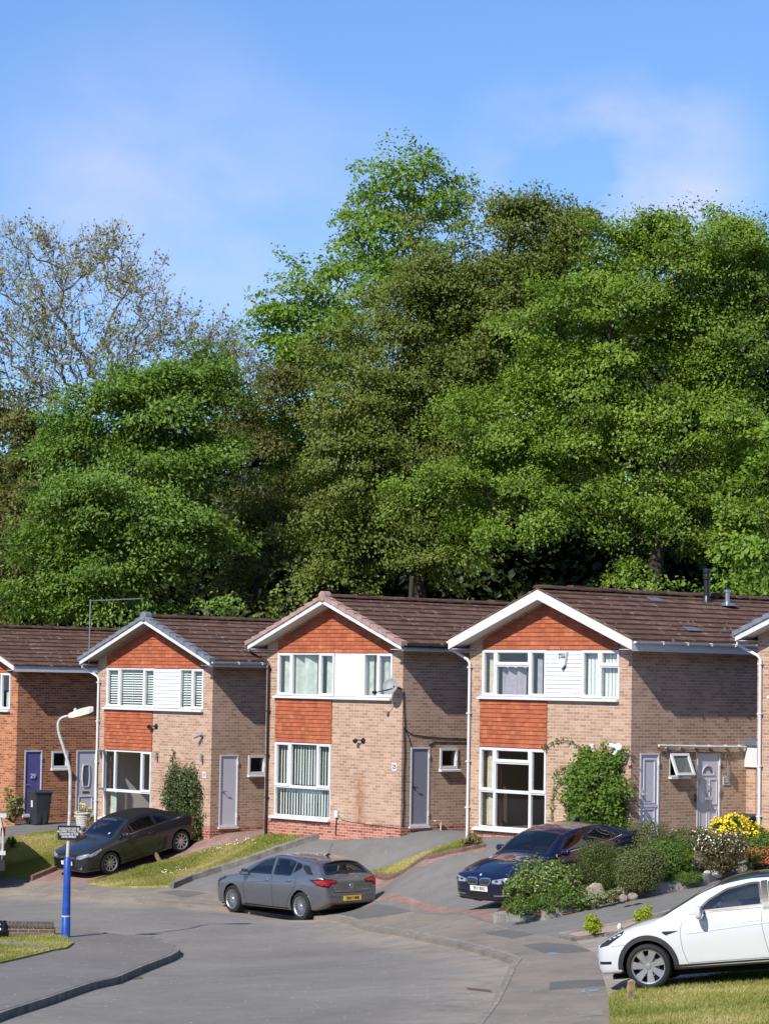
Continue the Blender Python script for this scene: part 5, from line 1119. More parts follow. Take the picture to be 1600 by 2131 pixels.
    c.plate('EJ10 OVB', 0, .475, 1, M['plate_white']); c.line('bonnet_seam', [(.34, -.64), (.8, -.73), (1.1, -.77)], .01, ('z', 1), M['dark']); c.line('bonnet_seam', [(.34, .64), (.8, .73), (1.1, .77)], .01, ('z', 1), M['dark'])
    w_ = MB(); w_.tube([(-1.16, .6, 1.01), (-1.22, 0, 1.045)], .01, 5); w_.build('wiper', M['black'], c.root)
    mi = MB(); mi.box((-1.72, -.11, 1.24), (-1.75, .11, 1.30)); mi.build('rear_view_mirror', M['black'], c.root)
    l, nn = c.hit((1.27, -.45 + .9), ('z', 1)); pd = MB(); pd.lathe([(0, 0), (.04, 0)], (0, 0, 0), 16); po = pd.build('parking_disc', plain('blue_disc', (.25, .5, .65), .5), c.root); po.location = l + nn * .008; po.rotation_euler = (0, R(28), 0)
    c.interior(1.2); return c
c_zr = pchip([0, 1.85, 2.3, 2.7, 3.1, 3.4, 3.7], [.6, 1.305, 1.36, 1.345, 1.26, 1.14, 1.03])
def saloon():
    L = 4.63
    tab = dict(zb=[(0, .26), (.12, .19), (.6, .17), (3.9, .19), (4.35, .27), (4.63, .42)],
      w=[(0, .60), (.05, .72), (.18, .83), (.5, .885), (1.0, .90), (3.4, .905), (4.0, .89), (4.4, .83), (4.55, .76), (4.63, .66)],
      zs=[(0, .60), (.05, .68), (.3, .76), (.8, .85), (1.35, .905), (2.3, .94), (3.4, .97), (4.0, .985), (4.4, .98), (4.55, .93), (4.63, .68)],
      yw=[(0, .5), (.2, .68), (.6, .77), (1.3, .81), (1.7, .74), (2.15, .665), (2.7, .645), (3.3, .64), (3.7, .67), (4.05, .76), (4.4, .72), (4.63, .6)],
      zr=[(0, .62), (.05, .70), (.3, .785), (.8, .88), (1.35, .945), (1.75, 1.16), (2.15, 1.31), (2.6, 1.365), (3.0, 1.36), (3.4, 1.30), (3.75, 1.18), (4.05, 1.06), (4.4, 1.01), (4.55, .96), (4.63, .7)],
      zt=[(0, .64), (.05, .735), (.3, .83), (.8, .935), (1.35, 1.0), (1.75, 1.205), (2.15, 1.365), (2.6, 1.43), (3.0, 1.425), (3.4, 1.37), (3.75, 1.245), (4.05, 1.1), (4.4, 1.045), (4.55, .99), (4.63, .71)])
    gs = [rounded([(1.66, .97), (2.12, 1.25), (2.52, 1.322), (2.62, 1.32), (2.66, .985)], .03), rounded([(2.74, .99), (2.71, 1.32), (3.1, 1.30), (3.4, 1.235), (3.44, 1.03), (3.38, 1.01)], .03), rounded([(3.48, 1.04), (3.45, 1.22), (3.72, 1.10), (3.78, 1.05), (3.74, 1.03)], .02)]
    c = Car('parked_car', 'dark navy blue saloon with twin grille on the wide asphalt drive', L, tab, M['paint_blue'], dict(x=(.78, 3.59), r=.325, y=.89), .375, BMW[0], BMW[1], BMW[2], gs,
      rounded([(1.42, -.72), (1.42, .72), (2.12, .60), (2.12, -.60)], .06), rounded([(3.42, -.52), (3.95, -.62), (3.95, .62), (3.42, .52)], .06), sg='tint_glass')
    for x in (.78, 3.59):
        for sd in (1, -1): c.wheel(x, sd, .232, 10, (.02, .013))
    for sd in (1, -1):
        c.mirror(1.74, .97, sd, M['paint_blue'], 1.0); c.handle(2.52, .86, sd, M['paint_blue']); c.handle(3.36, .885, sd, M['paint_blue'])
        c.line('door_seam', [(1.62, .95), (1.56, .7), (1.6, .3), (2.72, .25), (2.72, .6), (2.68, .98)], .009, ('y', sd), M['dark']); c.line('door_seam', [(2.72, .25), (3.2, .27), (3.4, .55), (3.56, .75), (3.6, 1.0)], .009, ('y', sd), M['dark'])
        c.line('window_trim', [(1.62, .958), (2.7, .975), (3.4, 1.0), (3.76, 1.03), (3.81, 1.055), (3.74, 1.105)], .016, ('y', sd), M['chrome'], .006, c.root); c.line('pillar_trim', [(2.685, 1.0), (2.65, 1.31)], .05, ('y', sd), M['black'], .006, c.root)
        h = c.panel('headlight', rounded([(sd * .40, .60), (sd * .39, .665), (sd * .62, .70), (sd * .80, .72), (sd * .80, .64), (sd * .62, .595)], .02), ('x', 1), M['lamp_clear'], .006, .03)
        for yy in (.53, .68):
            l, nn = c.hit((sd * yy, .645), ('x', 1)); b = MB(); b.lathe([(.0, .014), (.026, .012), (.04, .006)], tuple(l), 14, 0, 'x'); b.build('projector', M['lamp_black'], h)
        c.panel('headlight', rounded([(.14, .64), (.14, .70), (.52, .79), (.56, .77), (.36, .68)], .02), ('y', sd), M['lamp_clear'], .006, .03)
        k_ = rounded([(sd * .035, .555), (sd * .03, .675), (sd * .10, .705), (sd * .33, .705), (sd * .37, .65), (sd * .31, .555)], .05); g_ = c.panel('kidney_grille', k_, ('x', 1), M['grille'], .008, .03); c.ring('grille_surround', k_, .018, ('x', 1), M['chrome'], .016, g_)
        for q in range(6): c.line('grille_bar', [(sd * (.07 + q * .045), .575), (sd * (.07 + q * .045), .69)], .008, ('x', 1), M['lead'], .012, g_)
        c.panel('air_intake', rounded([(sd * .42, .30), (sd * .42, .40), (sd * .74, .43), (sd * .72, .31)], .02), ('x', 1), M['grille'], .006, .03); c.line('intake_trim', [(sd * .42, .335), (sd * .74, .35)], .022, ('x', 1), M['chrome'], .012)
        c.panel('tail_light', rounded([(4.2, .90), (4.48, .92), (4.55, .8), (4.3, .78)], .03), ('y', sd), M['lamp_red'], .006, .03)
        c.line('bonnet_crease', [(.25, sd * .32), (.8, sd * .44), (1.35, sd * .56)], .03, ('z', 1), M['paint_blue'], .001, c.body, .008); c.line('bonnet_seam', [(.25, sd * .70), (.8, sd * .78), (1.35, sd * .80)], .009, ('z', 1), M['dark'])
    c.panel('lower_grille', rounded([(-.36, .29), (-.36, .385), (.36, .385), (.36, .29)], .02), ('x', 1), M['grille'], .006, .03); c.line('bumper_lip', [(-.72, .235), (0, .215), (.72, .235)], .03, ('x', 1), M['paint_blue'], .012, c.body, .01)
    l, nn = c.hit((0, .765), ('x', 1)); b = MB(); b.lathe([(0, 0), (.040, 0), (.041, -.01)], (0, 0, 0), 20); bo = b.build('badge', M['chrome'], c.root); l, nn = c.hit((.08, 0), ('z', 1)); bo.location = l + nn * .006; bo.rotation_euler = (0, R(38), 0)
    for q, mm in enumerate(('white', 'badge_blue') * 2):
        if mm == 'badge_blue' and mm not in M: M[mm] = plain('badge_blue', (.05, .2, .6), .3)
        s_ = MB(); s_.face([(0, 0, .001)] + [(.028 * math.cos(t), .028 * math.sin(t), .001) for t in np.linspace(q * math.pi / 2, (q + 1) * math.pi / 2, 7)]); s_.build('badge_quarter', M[mm], bo)
    c.plate('YF16 RXO', 0, .475, 1, M['plate_white'])
    fn = MB(); fn.prism([(-3.12, 0.02, 1.40), (-3.22, .02, 1.475), (-3.30, .02, 1.475), (-3.32, .02, 1.38)], (0, -.04, 0)); fn.build('roof_fin', M['paint_blue'], c.root)
    mi = MB(); mi.box((-1.98, -.12, 1.25), (-2.01, .12, 1.315)); mi.build('rear_view_mirror', M['black'], c.root)
    w_ = MB(); w_.tube([(-1.45, .62, 1.01), (-1.52, .05, 1.055)], .01, 5); w_.build('wiper', M['black'], c.root)
    c.interior(1.48, seats=((2.1, .37), (2.1, -.37), (3.0, .37), (3.0, -.37))); return c
def crossover():
    L = 4.75
    tab = dict(zb=[(0, .32), (.1, .25), (.6, .26), (4.0, .27), (4.4, .33), (4.75, .5)],
      w=[(0, .50), (.05, .66), (.18, .80), (.45, .905), (.9, .95), (3.6, .96), (4.2, .92), (4.6, .8), (4.75, .66)],
      zs=[(0, .60), (.05, .68), (.25, .78), (.6, .895), (1.0, .985), (1.5, 1.04), (2.5, 1.085), (3.6, 1.12), (4.2, 1.13), (4.6, 1.08), (4.75, .75)],
      yw=[(0, .42), (.2, .64), (.6, .79), (1.1, .84), (1.6, .76), (2.1, .68), (2.7, .65), (3.5, .64), (4.2, .70), (4.75, .6)],
      zr=[(0, .62), (.05, .70), (.25, .81), (.6, .935), (1.05, 1.035), (1.4, 1.20), (1.8, 1.39), (2.2, 1.505), (2.6, 1.545), (3.2, 1.53), (3.8, 1.42), (4.3, 1.22), (4.6, 1.09), (4.75, .77)],
      zt=[(0, .64), (.05, .73), (.25, .85), (.6, .975), (1.05, 1.085), (1.4, 1.255), (1.8, 1.455), (2.2, 1.58), (2.6, 1.622), (3.2, 1.605), (3.8, 1.49), (4.3, 1.28), (4.6, 1.11), (4.75, .78)])
    gs = [rounded([(1.62, 1.10), (1.86, 1.29), (2.15, 1.43), (2.52, 1.493), (2.66, 1.492), (2.70, 1.135)], .03), rounded([(2.80, 1.14), (2.78, 1.49), (3.3, 1.47), (3.75, 1.35), (4.0, 1.2), (3.9, 1.13)], .03)]
    c = Car('parked_car', 'white electric crossover with silver and black wheels at the right', L, tab, M['paint_white'], dict(x=(.86, 3.75), r=.345, y=.945, tw=.235), .42, TESLA[0], TESLA[1], TESLA[2], gs,
      rounded([(1.12, -.76), (1.12, .76), (2.05, .63), (2.05, -.63)], .06), rounded([(3.85, -.5), (4.4, -.6), (4.4, .6), (3.85, .5)], .06), M['roof_black'], lambda x, y, z: 2.05 < x < 3.9 and abs(y) < float(c_yw(x)) - .005)
    for x in (.86, 3.75):
        for sd in (1, -1):
            c.wheel(x, sd, .262, 7, (.030, .062), 'turbine')
            A = [(x + .42 * math.cos(t), .345 + .42 * math.sin(t)) for t in np.linspace(-.30, math.pi + .30, 26)]
            mbq = MB()
            for i in range(25):
                P = []
                for (p, k) in ((A[i], .955), (A[i + 1], .955), (A[i + 1], 1.14), (A[i], 1.14)):
                    px, pz = x + (p[0] - x) * k, .345 + (p[1] - .345) * k; pz = max(pz, .24); l, nn = c.hit((px, pz), ('y', sd)); P.append(l + Vector((0, sd * .010, 0)))
                mbq.face(P); q0, q1 = P[0], P[1]; mbq.face([q0, q1, q1 - Vector((0, sd * .06, 0)), q0 - Vector((0, sd * .06, 0))])
            mbq.build('arch_cladding', M['trim'], c.body)
    for sd in (1, -1):
        c.mirror(1.74, 1.08, sd, M['paint_white'], 1.42)
        c.line('sill_cladding', [(1.28, .285), (3.32, .285)], .12, ('y', sd), M['trim'], .008, c.body, .004)
        c.line('door_seam', [(1.45, 1.03), (1.40, .80), (1.42, .55), (1.48, .36), (2.74, .36), (2.69, .62), (2.66, .85), (2.68, 1.10)], .008, ('y', sd), M['lead']); c.line('door_seam', [(2.74, .36), (3.25, .36), (3.4, .6)], .008, ('y', sd), M['lead'])
        c.line('wing_seam', [(.30, .68), (.62, .70), (.68, .74)], .005, ('y', sd), M['lead'])
        c.line('window_trim', [(1.55, 1.075), (2.0, 1.10), (2.75, 1.12), (3.9, 1.15)], .02, ('y', sd), M['black'], .006, c.root); c.line('pillar_trim', [(2.75, 1.08), (2.72, 1.50)], .10, ('y', sd), M['black'], .006, c.root)
        c.panel('headlight', rounded([(.085, .665), (.12, .72), (.42, .865), (.52, .905), (.50, .85), (.25, .70)], .02), ('y', sd), M['lamp_black'], .005, .03)
        c.panel('bumper_vent', [(.075, .415), (.075, .455), (.28, .455), (.28, .415)], ('y', sd), M['grille'], .005, .03); c.panel('wing_camera', [(1.12, .845), (1.18, .80), (1.38, .855), (1.14, .86)], ('y', sd), M['grille'], .006, .03)
        l, nn = c.hit((2.48, .93), ('y', sd)); c.line('door_handle', [(2.35, .925), (2.62, .935)], .03, ('y', sd), M['paint_white'], .002, c.body, .004)
        c.line('door_crease', [(1.5, .80), (2.4, .86), (3.6, .94)], .02, ('y', sd), M['paint_white'], .001, c.body, .006)
    c.plate('', 0, .47, 1, M['black'], .50, .13)
    c.line('front_lip', [(-.6, .285), (.6, .285)], .08, ('x', 1), M['trim'], .006)
    mi = MB(); mi.box((-1.98, -.12, 1.38), (-2.01, .12, 1.45)); mi.build('rear_view_mirror', M['black'], c.root); sc_ = MB(); sc_.box((-1.72, -.2, .90), (-1.75, .18, 1.12)); sc_.build('screen', M['black'], c.root)
    c.interior(1.3, seats=((2.25, .38), (2.25, -.38), (3.1, .38), (3.1, -.38)), mat=M['seat_pale']); return c
c_yw = pchip([0, 1.6, 2.1, 2.7, 3.5, 4.2], [.7, .76, .68, .65, .64, .7])
def stand(pf, yaw, scale, off, wb, fo, yt):
    """stand a car on the ground, its near front wheel where the survey photo shows it"""
    A = G(pf[0], pf[1], off); sc = scale; q = A - Vector((math.cos(yaw), math.sin(yaw), 0)) * wb * sc; B = Vector((q.x, q.y, t1(q.x, q.y) + off)); d = A - B; pit = math.asin(d.z / d.length)
    fw = d.normalized(); lf = Vector((-math.sin(yaw), math.cos(yaw), 0)); roll = 0.0
    N0 = A + fw * fo * sc - lf * yt * sc; R_ = A - lf * 2 * yt * sc; R2 = B - lf * 2 * yt * sc; dz = ((A.z - t1(R_.x, R_.y) - off) + (B.z - t1(R2.x, R2.y) - off)) / 2; roll = math.atan2(dz, 2 * yt * sc) * .6

    up = fw.cross(lf); lf2 = lf * math.cos(roll) + up * math.sin(roll); N0 = A + fw * fo * sc - lf2 * yt * sc
    return tuple(N0), yaw, pit, roll, sc
# nose position on the ground, heading, pitch
HATCH = stand((489, 1899.5), R(129.3), 1.03, 0, 2.66, .90, .80)
VW = stand((230, 1819), R(222), .965, .10, 2.58, .88, .78)
BMW = ((2.25, 59.4, 1.12), R(223), R(-8.5), 0, 1.0)
TESLA = ((3.62, 43.0, 1.30), R(164), R(-6.5), 0, 1.0)
hatch(); convertible(); saloon(); crossover()
# ------------------------------------------------------------------ trees and shrubs: every leaf a small face
def mesh_np(name, V, Q, mat, var=None, parent=None, smooth=False):
    V = np.asarray(V, np.float32); Q = np.asarray(Q, np.int32); k = Q.shape[1]
    me = bpy.data.meshes.new(name); me.vertices.add(len(V)); me.vertices.foreach_set('co', V.ravel())
    me.loops.add(Q.size); me.loops.foreach_set('vertex_index', Q.ravel()); me.polygons.add(len(Q))
    me.polygons.foreach_set('loop_start', np.arange(0, Q.size, k, dtype=np.int32))
    me.materials.append(mat)
    if var is not None: a = me.attributes.new('var', 'FLOAT', 'FACE'); a.data.foreach_set('value', np.asarray(var, np.float32))
    if smooth: me.polygons.foreach_set('use_smooth', np.ones(len(Q), bool))
    me.update(calc_edges=True); me.validate()
    return obj_from(name, me, parent)
def unit(v): return v / np.maximum(np.linalg.norm(v, axis=-1, keepdims=True), 1e-9)
def leaves(C, N, size, asp=.62, jit=.55, axis=None, fold=.18):
    """C centres, N rough normals -> diamond leaves with a slight fold (two faces)"""
    n = len(C); N = unit(N + rng.normal(0, jit, (n, 3))); r = rng.normal(0, 1, (n, 3)) if axis is None else axis + rng.normal(0, .5, (n, 3))
    A = unit(r - (r * N).sum(-1, keepdims=True) * N); B = np.cross(N, A); s = (size * rng.uniform(.65, 1.25, n))[:, None]
    P0 = C - A * s * .5; P2 = C + A * s * .5; up = N * s * fold * asp; mid = C - A * s * .06
    P1 = mid + B * s * asp * .5 + up; P3 = mid - B * s * asp * .5 + up
    V = np.stack([P0, P1, P2, P3], 1).reshape(-1, 3); i = np.arange(n)[:, None] * 4
    T_ = np.concatenate([i + [0, 1, 2], i + [0, 2, 3]], 1).reshape(-1, 3)
    return V, T_
def tubes_np(P0, P1, r0, r1, k=5):
    d = unit(P1 - P0); ref = np.where(np.abs(d[:, 2:3]) > .9, [[1, 0, 0]], [[0, 0, 1]]); a = unit(np.cross(d, ref)); b = np.cross(d, a); n = len(P0); ang = 2 * np.pi * np.arange(k) / k
    ring = a[:, None] * np.cos(ang)[None, :, None] + b[:, None] * np.sin(ang)[None, :, None]
    V = np.concatenate([P0[:, None] + ring * r0[:, None, None], P1[:, None] + ring * r1[:, None, None]], 1).reshape(-1, 3)
    j = np.arange(k); q = np.stack([j, (j + 1) % k, (j + 1) % k + k, j + k], -1)
    return V, (np.arange(n)[:, None, None] * 2 * k + q[None]).reshape(-1, 4)
def grow(root, fork, att, tip=.012, expo=.5, bias=.25, jog=.12, maxr=9):
    """greedy branch network from a trunk to every attractor"""
    trunk = [np.array(root) * (1 - t) + np.array(fork) * t + (rng.normal(0, .12, 3) if 0 < t < 1 else 0) for t in np.linspace(0, 1, 6)]
    nodes = list(trunk); par = [-1] + list(range(5)); path = [0] + [0] * 5
    att = att[np.argsort(np.linalg.norm(att - np.array(fork), axis=1))]
    for a in att:
        Nn = np.array(nodes); d = np.linalg.norm(Nn - a, axis=1); low = np.arange(len(Nn)) < 3
        cost = d + bias * np.array(path) + low * 50 + np.maximum(0, Nn[:, 2] - a[2]) * .8
        i = int(np.argmin(cost)); segs = max(1, int(d[i] / .8)); prev = i; base = Nn[i]
        for s in range(1, segs + 1):
            t = s / segs; p = base * (1 - t) + a * t + (rng.normal(0, jog, 3) * min(d[i], 2) * .6 if s < segs else 0); p[2] -= .10 * math.sin(t * math.pi) * d[i] * .5
            nodes.append(p); par.append(prev); path.append(path[prev] + np.linalg.norm(p - nodes[prev])); prev = len(nodes) - 1
    n = len(nodes); cnt = np.zeros(n); ch = np.zeros(n, int)
    for i in range(n): 
        if par[i] >= 0: ch[par[i]] += 1
    for i in range(n - 1, -1, -1):
        if ch[i] == 0: cnt[i] = 1
        if par[i] >= 0: cnt[par[i]] += cnt[i]
    r = np.minimum(tip * np.maximum(cnt, 1) ** expo, maxr); N_ = np.array(nodes); p = np.array(par[1:]); c = np.arange(1, n)
    return N_, p, c, r, cnt
def bark(name, c, nv=.5):
    m = NT(name); f = m.noise(3, 6, .65); return m.bsdf(m.mix(1.0, c, m.ramp(f, [(.3, 1 - nv), (.7, 1 + nv)]), 'MULTIPLY'), .9, .15)
M['bark'] = bark('grey_brown_bark', (.05, .042, .032)); M['bark_pale'] = bark('pale_grey_bark', (.19, .168, .125), .45)  # first bark darkened: shade on the trunks is put into its colour
M['lf_beech'] = leafmat('fresh_beech_leaf', (.105, .185, .018), (.17, .265, .027), (.27, .35, .048), .34)
M['lf_bronze'] = leafmat('bronze_beech_leaf', (.105, .15, .022), (.165, .20, .036), (.235, .245, .058), .36)
M['lf_maple'] = leafmat('maple_leaf', (.12, .21, .022), (.18, .29, .032), (.26, .36, .055), .42)
M['lf_cool'] = leafmat('hornbeam_leaf', (.085, .16, .021), (.145, .24, .035), (.22, .32, .058), .35)
M['lf_olive'] = leafmat('olive_leaf', (.085, .10, .02), (.14, .145, .032), (.20, .19, .055), .33)
M['lf_pale'] = leafmat('pale_opening_leaf', (.20, .175, .06), (.31, .29, .10), (.42, .41, .16), .35)
M['lf_dark'] = leafmat('shaded_wood_leaf', (.018, .03, .008), (.032, .052, .012), (.05, .07, .017), .2)  # near-black greens: gloom inside the wood painted into the leaves

def pads_of(blobs, Y, dens, depth=.85, pr=(.7, 1.3), front=.62, clump=0.0):
    """pad centres over ellipsoid blobs given in survey pixels at distance Y; clump > 0 gathers them on jutting boughs"""
    out = []; s = Y / FPX
    for (px, py, rx, ry) in blobs:
        c = np.array(at(px, py, Y)); R3 = np.array([rx * s, (rx + ry) / 2 * s * depth, ry * s]); n = max(14 if clump else 4, int(dens * math.pi * R3[0] * R3[2] / 1.3))
        d = unit(rng.normal(0, 1, (n * 3, 3))); keep = rng.uniform(0, 1, n * 3) < np.where(d[:, 1] < .25, 1, 1 - front); d = d[keep][:n]
        if clump:
            nb = min(len(d), max(5, int(n / 6))); bd = d[:nb]; brad = .62 + .42 * rng.uniform(0, 1, nb) ** .7; bc = c + bd * R3 * brad[:, None]; br = min(clump, .5 * R3.min()) * rng.uniform(.75, 1.3, nb)
            for k in range(n):
                if k % 5 == 4:
                    i = rng.integers(0, len(d)); rad = rng.uniform(.2, .72); out.append((c + d[i] * R3 * rad, d[i], rad, pr[1] * rng.uniform(1, 1.5)))
                else:
                    i = rng.integers(0, nb); e = unit((rng.normal(0, 1, 3) + bd[i] * .5 + [0, 0, .75])[None])[0]; p = bc[i] + e * np.array([br[i] * 1.15, br[i] * 1.05, br[i] * .8]) * rng.uniform(.3, 1); out.append((p, unit((bd[i] * .7 + e * .6)[None])[0], .95, rng.uniform(*pr) * .85))
        else:
            u = rng.uniform(0, 1, len(d)); rad = .42 + .58 * u ** .45
            p = c + d * R3 * rad[:, None]; out += [(p[i], d[i], rad[i], rng.uniform(*pr)) for i in range(len(d))]
    return out
def tree(name, label, Y, blobs, base, leafm, barkm='bark', dens=1.5, nleaf=150, lsize=.19, flat=.38, droop=.25, pr=(.7, 1.25), group='trees behind the houses', cat='tree', tip=.014, upb=.5, fork_py=None, sparse_top=None, jit=.6, asp=.62, clump=0.0):
    pads = pads_of(blobs, Y, dens, pr=pr, clump=clump)
    z0 = t1(at(base[0], 1300, Y).x, Y) - .4; b = at(base[0], 1300, Y); root = empty(name, (b.x, Y, z0)); tag(root, label, cat, group); O = np.array([b.x, Y, z0])
    fk = np.array(at(base[0] + base[2], base[1], Y)); fk[1] = Y
    Cs, Ns, As, vs = [], [], [], []
    for p, d, rad, r in pads:
        k = int(nleaf * (r / .95) ** 2 * rng.uniform(.7, 1.2))
        out = unit(np.array([d[0], d[1], d[2] * .25])[None])[0]; side = np.array([-out[1], out[0], 0]); side /= max(np.linalg.norm(side), 1e-6)
        th = rng.uniform(0, 2 * np.pi, k); rr = np.sqrt(rng.uniform(0, 1, k)) * r; fx = rr * np.cos(th) * 1.15; fy = rr * np.sin(th)
        tilt = rng.normal(0, .12); z = rng.normal(0, r * flat * .42, k) - droop * (rr / r) ** 2 * r + fx * (tilt + .12 * d[2])
        z = np.where(rng.uniform(0, 1, k) < .10, z + rng.uniform(0, .45, k) * r, z)
        Cs.append(p + out * fx[:, None] + side * fy[:, None] + np.array([0, 0, 1.0]) * z[:, None]); n_ = unit((np.array([0, 0, upb]) + d * .62 + np.array([0, -.12, 0]))[None])[0]
        Ns.append(np.repeat(n_[None], k, 0)); As.append(np.repeat(out[None] + [[0, 0, -.25]], k, 0)); vs.append(np.clip(rng.normal(rng.uniform(.25, .65), .2, k), 0, 1))
    C = np.concatenate(Cs); V, Q = leaves(C, np.concatenate(Ns), lsize, asp=asp, jit=jit, axis=np.concatenate(As)); var = np.repeat(np.concatenate(vs), 2)
    mesh_np('crown', V - O, Q, M[leafm], var, root)
    A = np.array([p - d * .25 * r - np.array([0, 0, .08]) for p, d, rad, r in pads])
    N_, pa, c, r, cnt = grow([b.x, Y, z0], fk, A, tip=tip, maxr=.30)
    V, Q = tubes_np(N_[pa], N_[c], np.maximum(r[c] * 1.0, r[pa] * .55).clip(None, r[pa]), r[c]); mesh_np('trunk', V - O, Q, M[barkm], np.full(len(Q), .5), root, True)
    return root
tree('beech_tree', 'broad bright green beech filling the right side behind the alarm box house', 87, [(1380,640,170,165),(1255,740,190,170),(1500,630,170,165),(1120,850,180,150),(1350,870,220,190),(1550,850,160,220),(1010,950,150,115),(1180,1030,200,140),(1400,1080,200,140),(985,1080,120,90),(1290,550,100,85),(1130,690,110,85),(1620,620,150,150),(1545,1070,120,120),(1365,505,75,50),(1515,510,70,50),(1440,530,100,65),(1590,530,80,50),(1310,530,60,45),(1365,468,26,22),(1512,470,24,20),(1230,585,70,60),(900,1010,70,50),(1480,760,140,110)],
     (1350, 1130, 20), 'lf_beech', dens=3.7, nleaf=400, lsize=.12, flat=.45, droop=.3, pr=(.42, .85), clump=.95)
tree('beech_tree', 'dull bronze green beech in the middle, in front of the tall airy maple', 95, [(1105,475,115,65),(990,560,140,95),(900,680,160,120),(1050,640,130,100),(810,790,165,120),(740,890,140,110),(880,900,150,125),(790,1020,150,115),(690,1090,115,95),(860,1140,140,90),(1185,455,55,30),(725,1185,110,55),(1050,430,45,35),(880,560,70,60),(960,800,120,100),(920,1020,100,110),(1130,430,35,30),(1170,505,75,50),(1080,540,100,65),(1000,620,110,80),(960,690,100,80),(1130,560,80,55),(840,640,90,70)],
     (850, 1080, 40), 'lf_bronze', dens=6.0, nleaf=330, lsize=.13, flat=.5, pr=(.45, .85), clump=.95)
tree('maple_tree', 'tallest tree, an airy bright green maple with sky showing through its top', 104, [(830,365,85,70),(918,378,68,62),(795,445,95,62),(880,470,95,70),(770,520,85,60),(830,560,120,75),(940,430,48,45),(760,395,38,36),(725,500,40,45)],
     (860, 560, -10), 'lf_maple', dens=3.3, nleaf=190, lsize=.175, pr=(.5, .95), tip=.016)
tree('maple_tree', 'lower bright green maple leaning left between the bare tree and the bronze beech', 101, [(645,600,90,65),(590,670,78,62),(665,690,110,80),(735,630,90,80),(600,745,60,40),(560,640,40,35),(690,550,40,32),(580,860,85,60),(560,910,80,45),(650,800,80,60),(640,1000,60,45),(600,950,60,50),(640,720,80,60),(700,770,80,60),(620,800,60,45)],
     (690, 780, -20), 'lf_maple', dens=3.3, nleaf=190, lsize=.175, pr=(.5, .95), tip=.016)
tree('hornbeam_tree', 'deep green leafy tree behind the two left houses', 93, [(270,905,165,110),(390,840,95,100),(415,765,38,50),(300,1030,195,125),(180,1080,115,105),(385,1110,100,120),(160,1205,100,80),(270,1215,165,85),(145,960,55,65),(155,865,48,42),(320,860,60,50),(440,800,30,40),(115,1130,50,60),(85,1235,50,40),(420,960,60,80),(215,845,70,45),(330,800,60,45),(270,810,40,30)],
     (330, 1060, 0), 'lf_cool', dens=3.6, nleaf=290, lsize=.155, droop=.4, clump=1.0, pr=(.6, 1.1), asp=.55)
tree('beech_tree', 'shaded olive tree against the left edge', 100, [(60,850,80,70),(35,970,85,105),(45,1110,80,120),(30,1225,80,80),(90,930,50,60),(0,820,60,50)],
     (30, 1100, 0), 'lf_olive', dens=4, nleaf=280, lsize=.135, pr=(.45, .85), clump=.9)
tree('beech_tree', 'olive tree between the deep green tree and the bronze beech', 99, [(560,830,70,55),(540,910,80,80),(545,1030,85,110),(520,1140,95,100),(600,1110,90,80),(480,1200,90,60),(500,860,40,40),(580,780,40,30)],
     (545, 1150, 0), 'lf_olive', dens=4, nleaf=290, lsize=.13, pr=(.45, .85), clump=.9)
tree('lime_tree', 'vivid green tree at the right edge, beside the broad beech', 81, [(1595,990,62,95),(1585,1120,65,100),(1625,900,50,70),(1560,1190,55,50)], (1600, 1130, 0), 'lf_maple', dens=1.9, nleaf=130, lsize=.19)
for (px, py, rx, ry, Y, lm, lb) in ((595,1240,105,42,84,'lf_bronze','low olive bush behind the grey verged house roof'), (1370,1222,75,24,76,'lf_beech','low green bush just behind the ridge of the alarm box house'), (1520,1215,75,32,76,'lf_beech','green bush behind the black flue'), (480,1262,60,25,86,'lf_cool','small green bush over the roof left of the pink verge tiles')):
    tree('bush', lb, Y, [(px, py, rx, ry), (px - rx * .4, py + 15, rx * .7, ry)], (px, py + 40, 0), lm, dens=2.6, nleaf=120, lsize=.14, pr=(.4, .7), group='bushes behind the roofs', cat='bush', tip=.008)
# the wood farther back closes the gaps, with shade in its leaf colour
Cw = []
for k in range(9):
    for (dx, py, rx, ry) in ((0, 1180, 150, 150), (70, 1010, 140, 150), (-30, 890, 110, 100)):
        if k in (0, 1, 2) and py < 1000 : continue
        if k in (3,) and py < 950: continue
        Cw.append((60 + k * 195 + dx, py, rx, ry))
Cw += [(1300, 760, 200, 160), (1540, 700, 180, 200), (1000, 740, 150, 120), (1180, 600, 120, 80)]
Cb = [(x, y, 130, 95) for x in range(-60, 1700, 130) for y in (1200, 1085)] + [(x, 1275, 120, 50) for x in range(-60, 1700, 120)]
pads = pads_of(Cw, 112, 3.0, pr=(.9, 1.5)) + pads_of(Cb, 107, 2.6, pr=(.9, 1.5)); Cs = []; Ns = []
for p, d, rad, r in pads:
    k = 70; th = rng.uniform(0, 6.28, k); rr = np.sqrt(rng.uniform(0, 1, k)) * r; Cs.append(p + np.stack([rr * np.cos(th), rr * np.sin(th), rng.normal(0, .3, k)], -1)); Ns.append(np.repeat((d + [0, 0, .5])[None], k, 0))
V, Q = leaves(np.concatenate(Cs), np.concatenate(Ns), .42); tag(mesh_np('far_wood', V, Q, M['lf_dark'], rng.uniform(0, 1, len(Q))), 'wood closing the view behind the trees, shade put into its dark green', 'wood', kind='stuff')
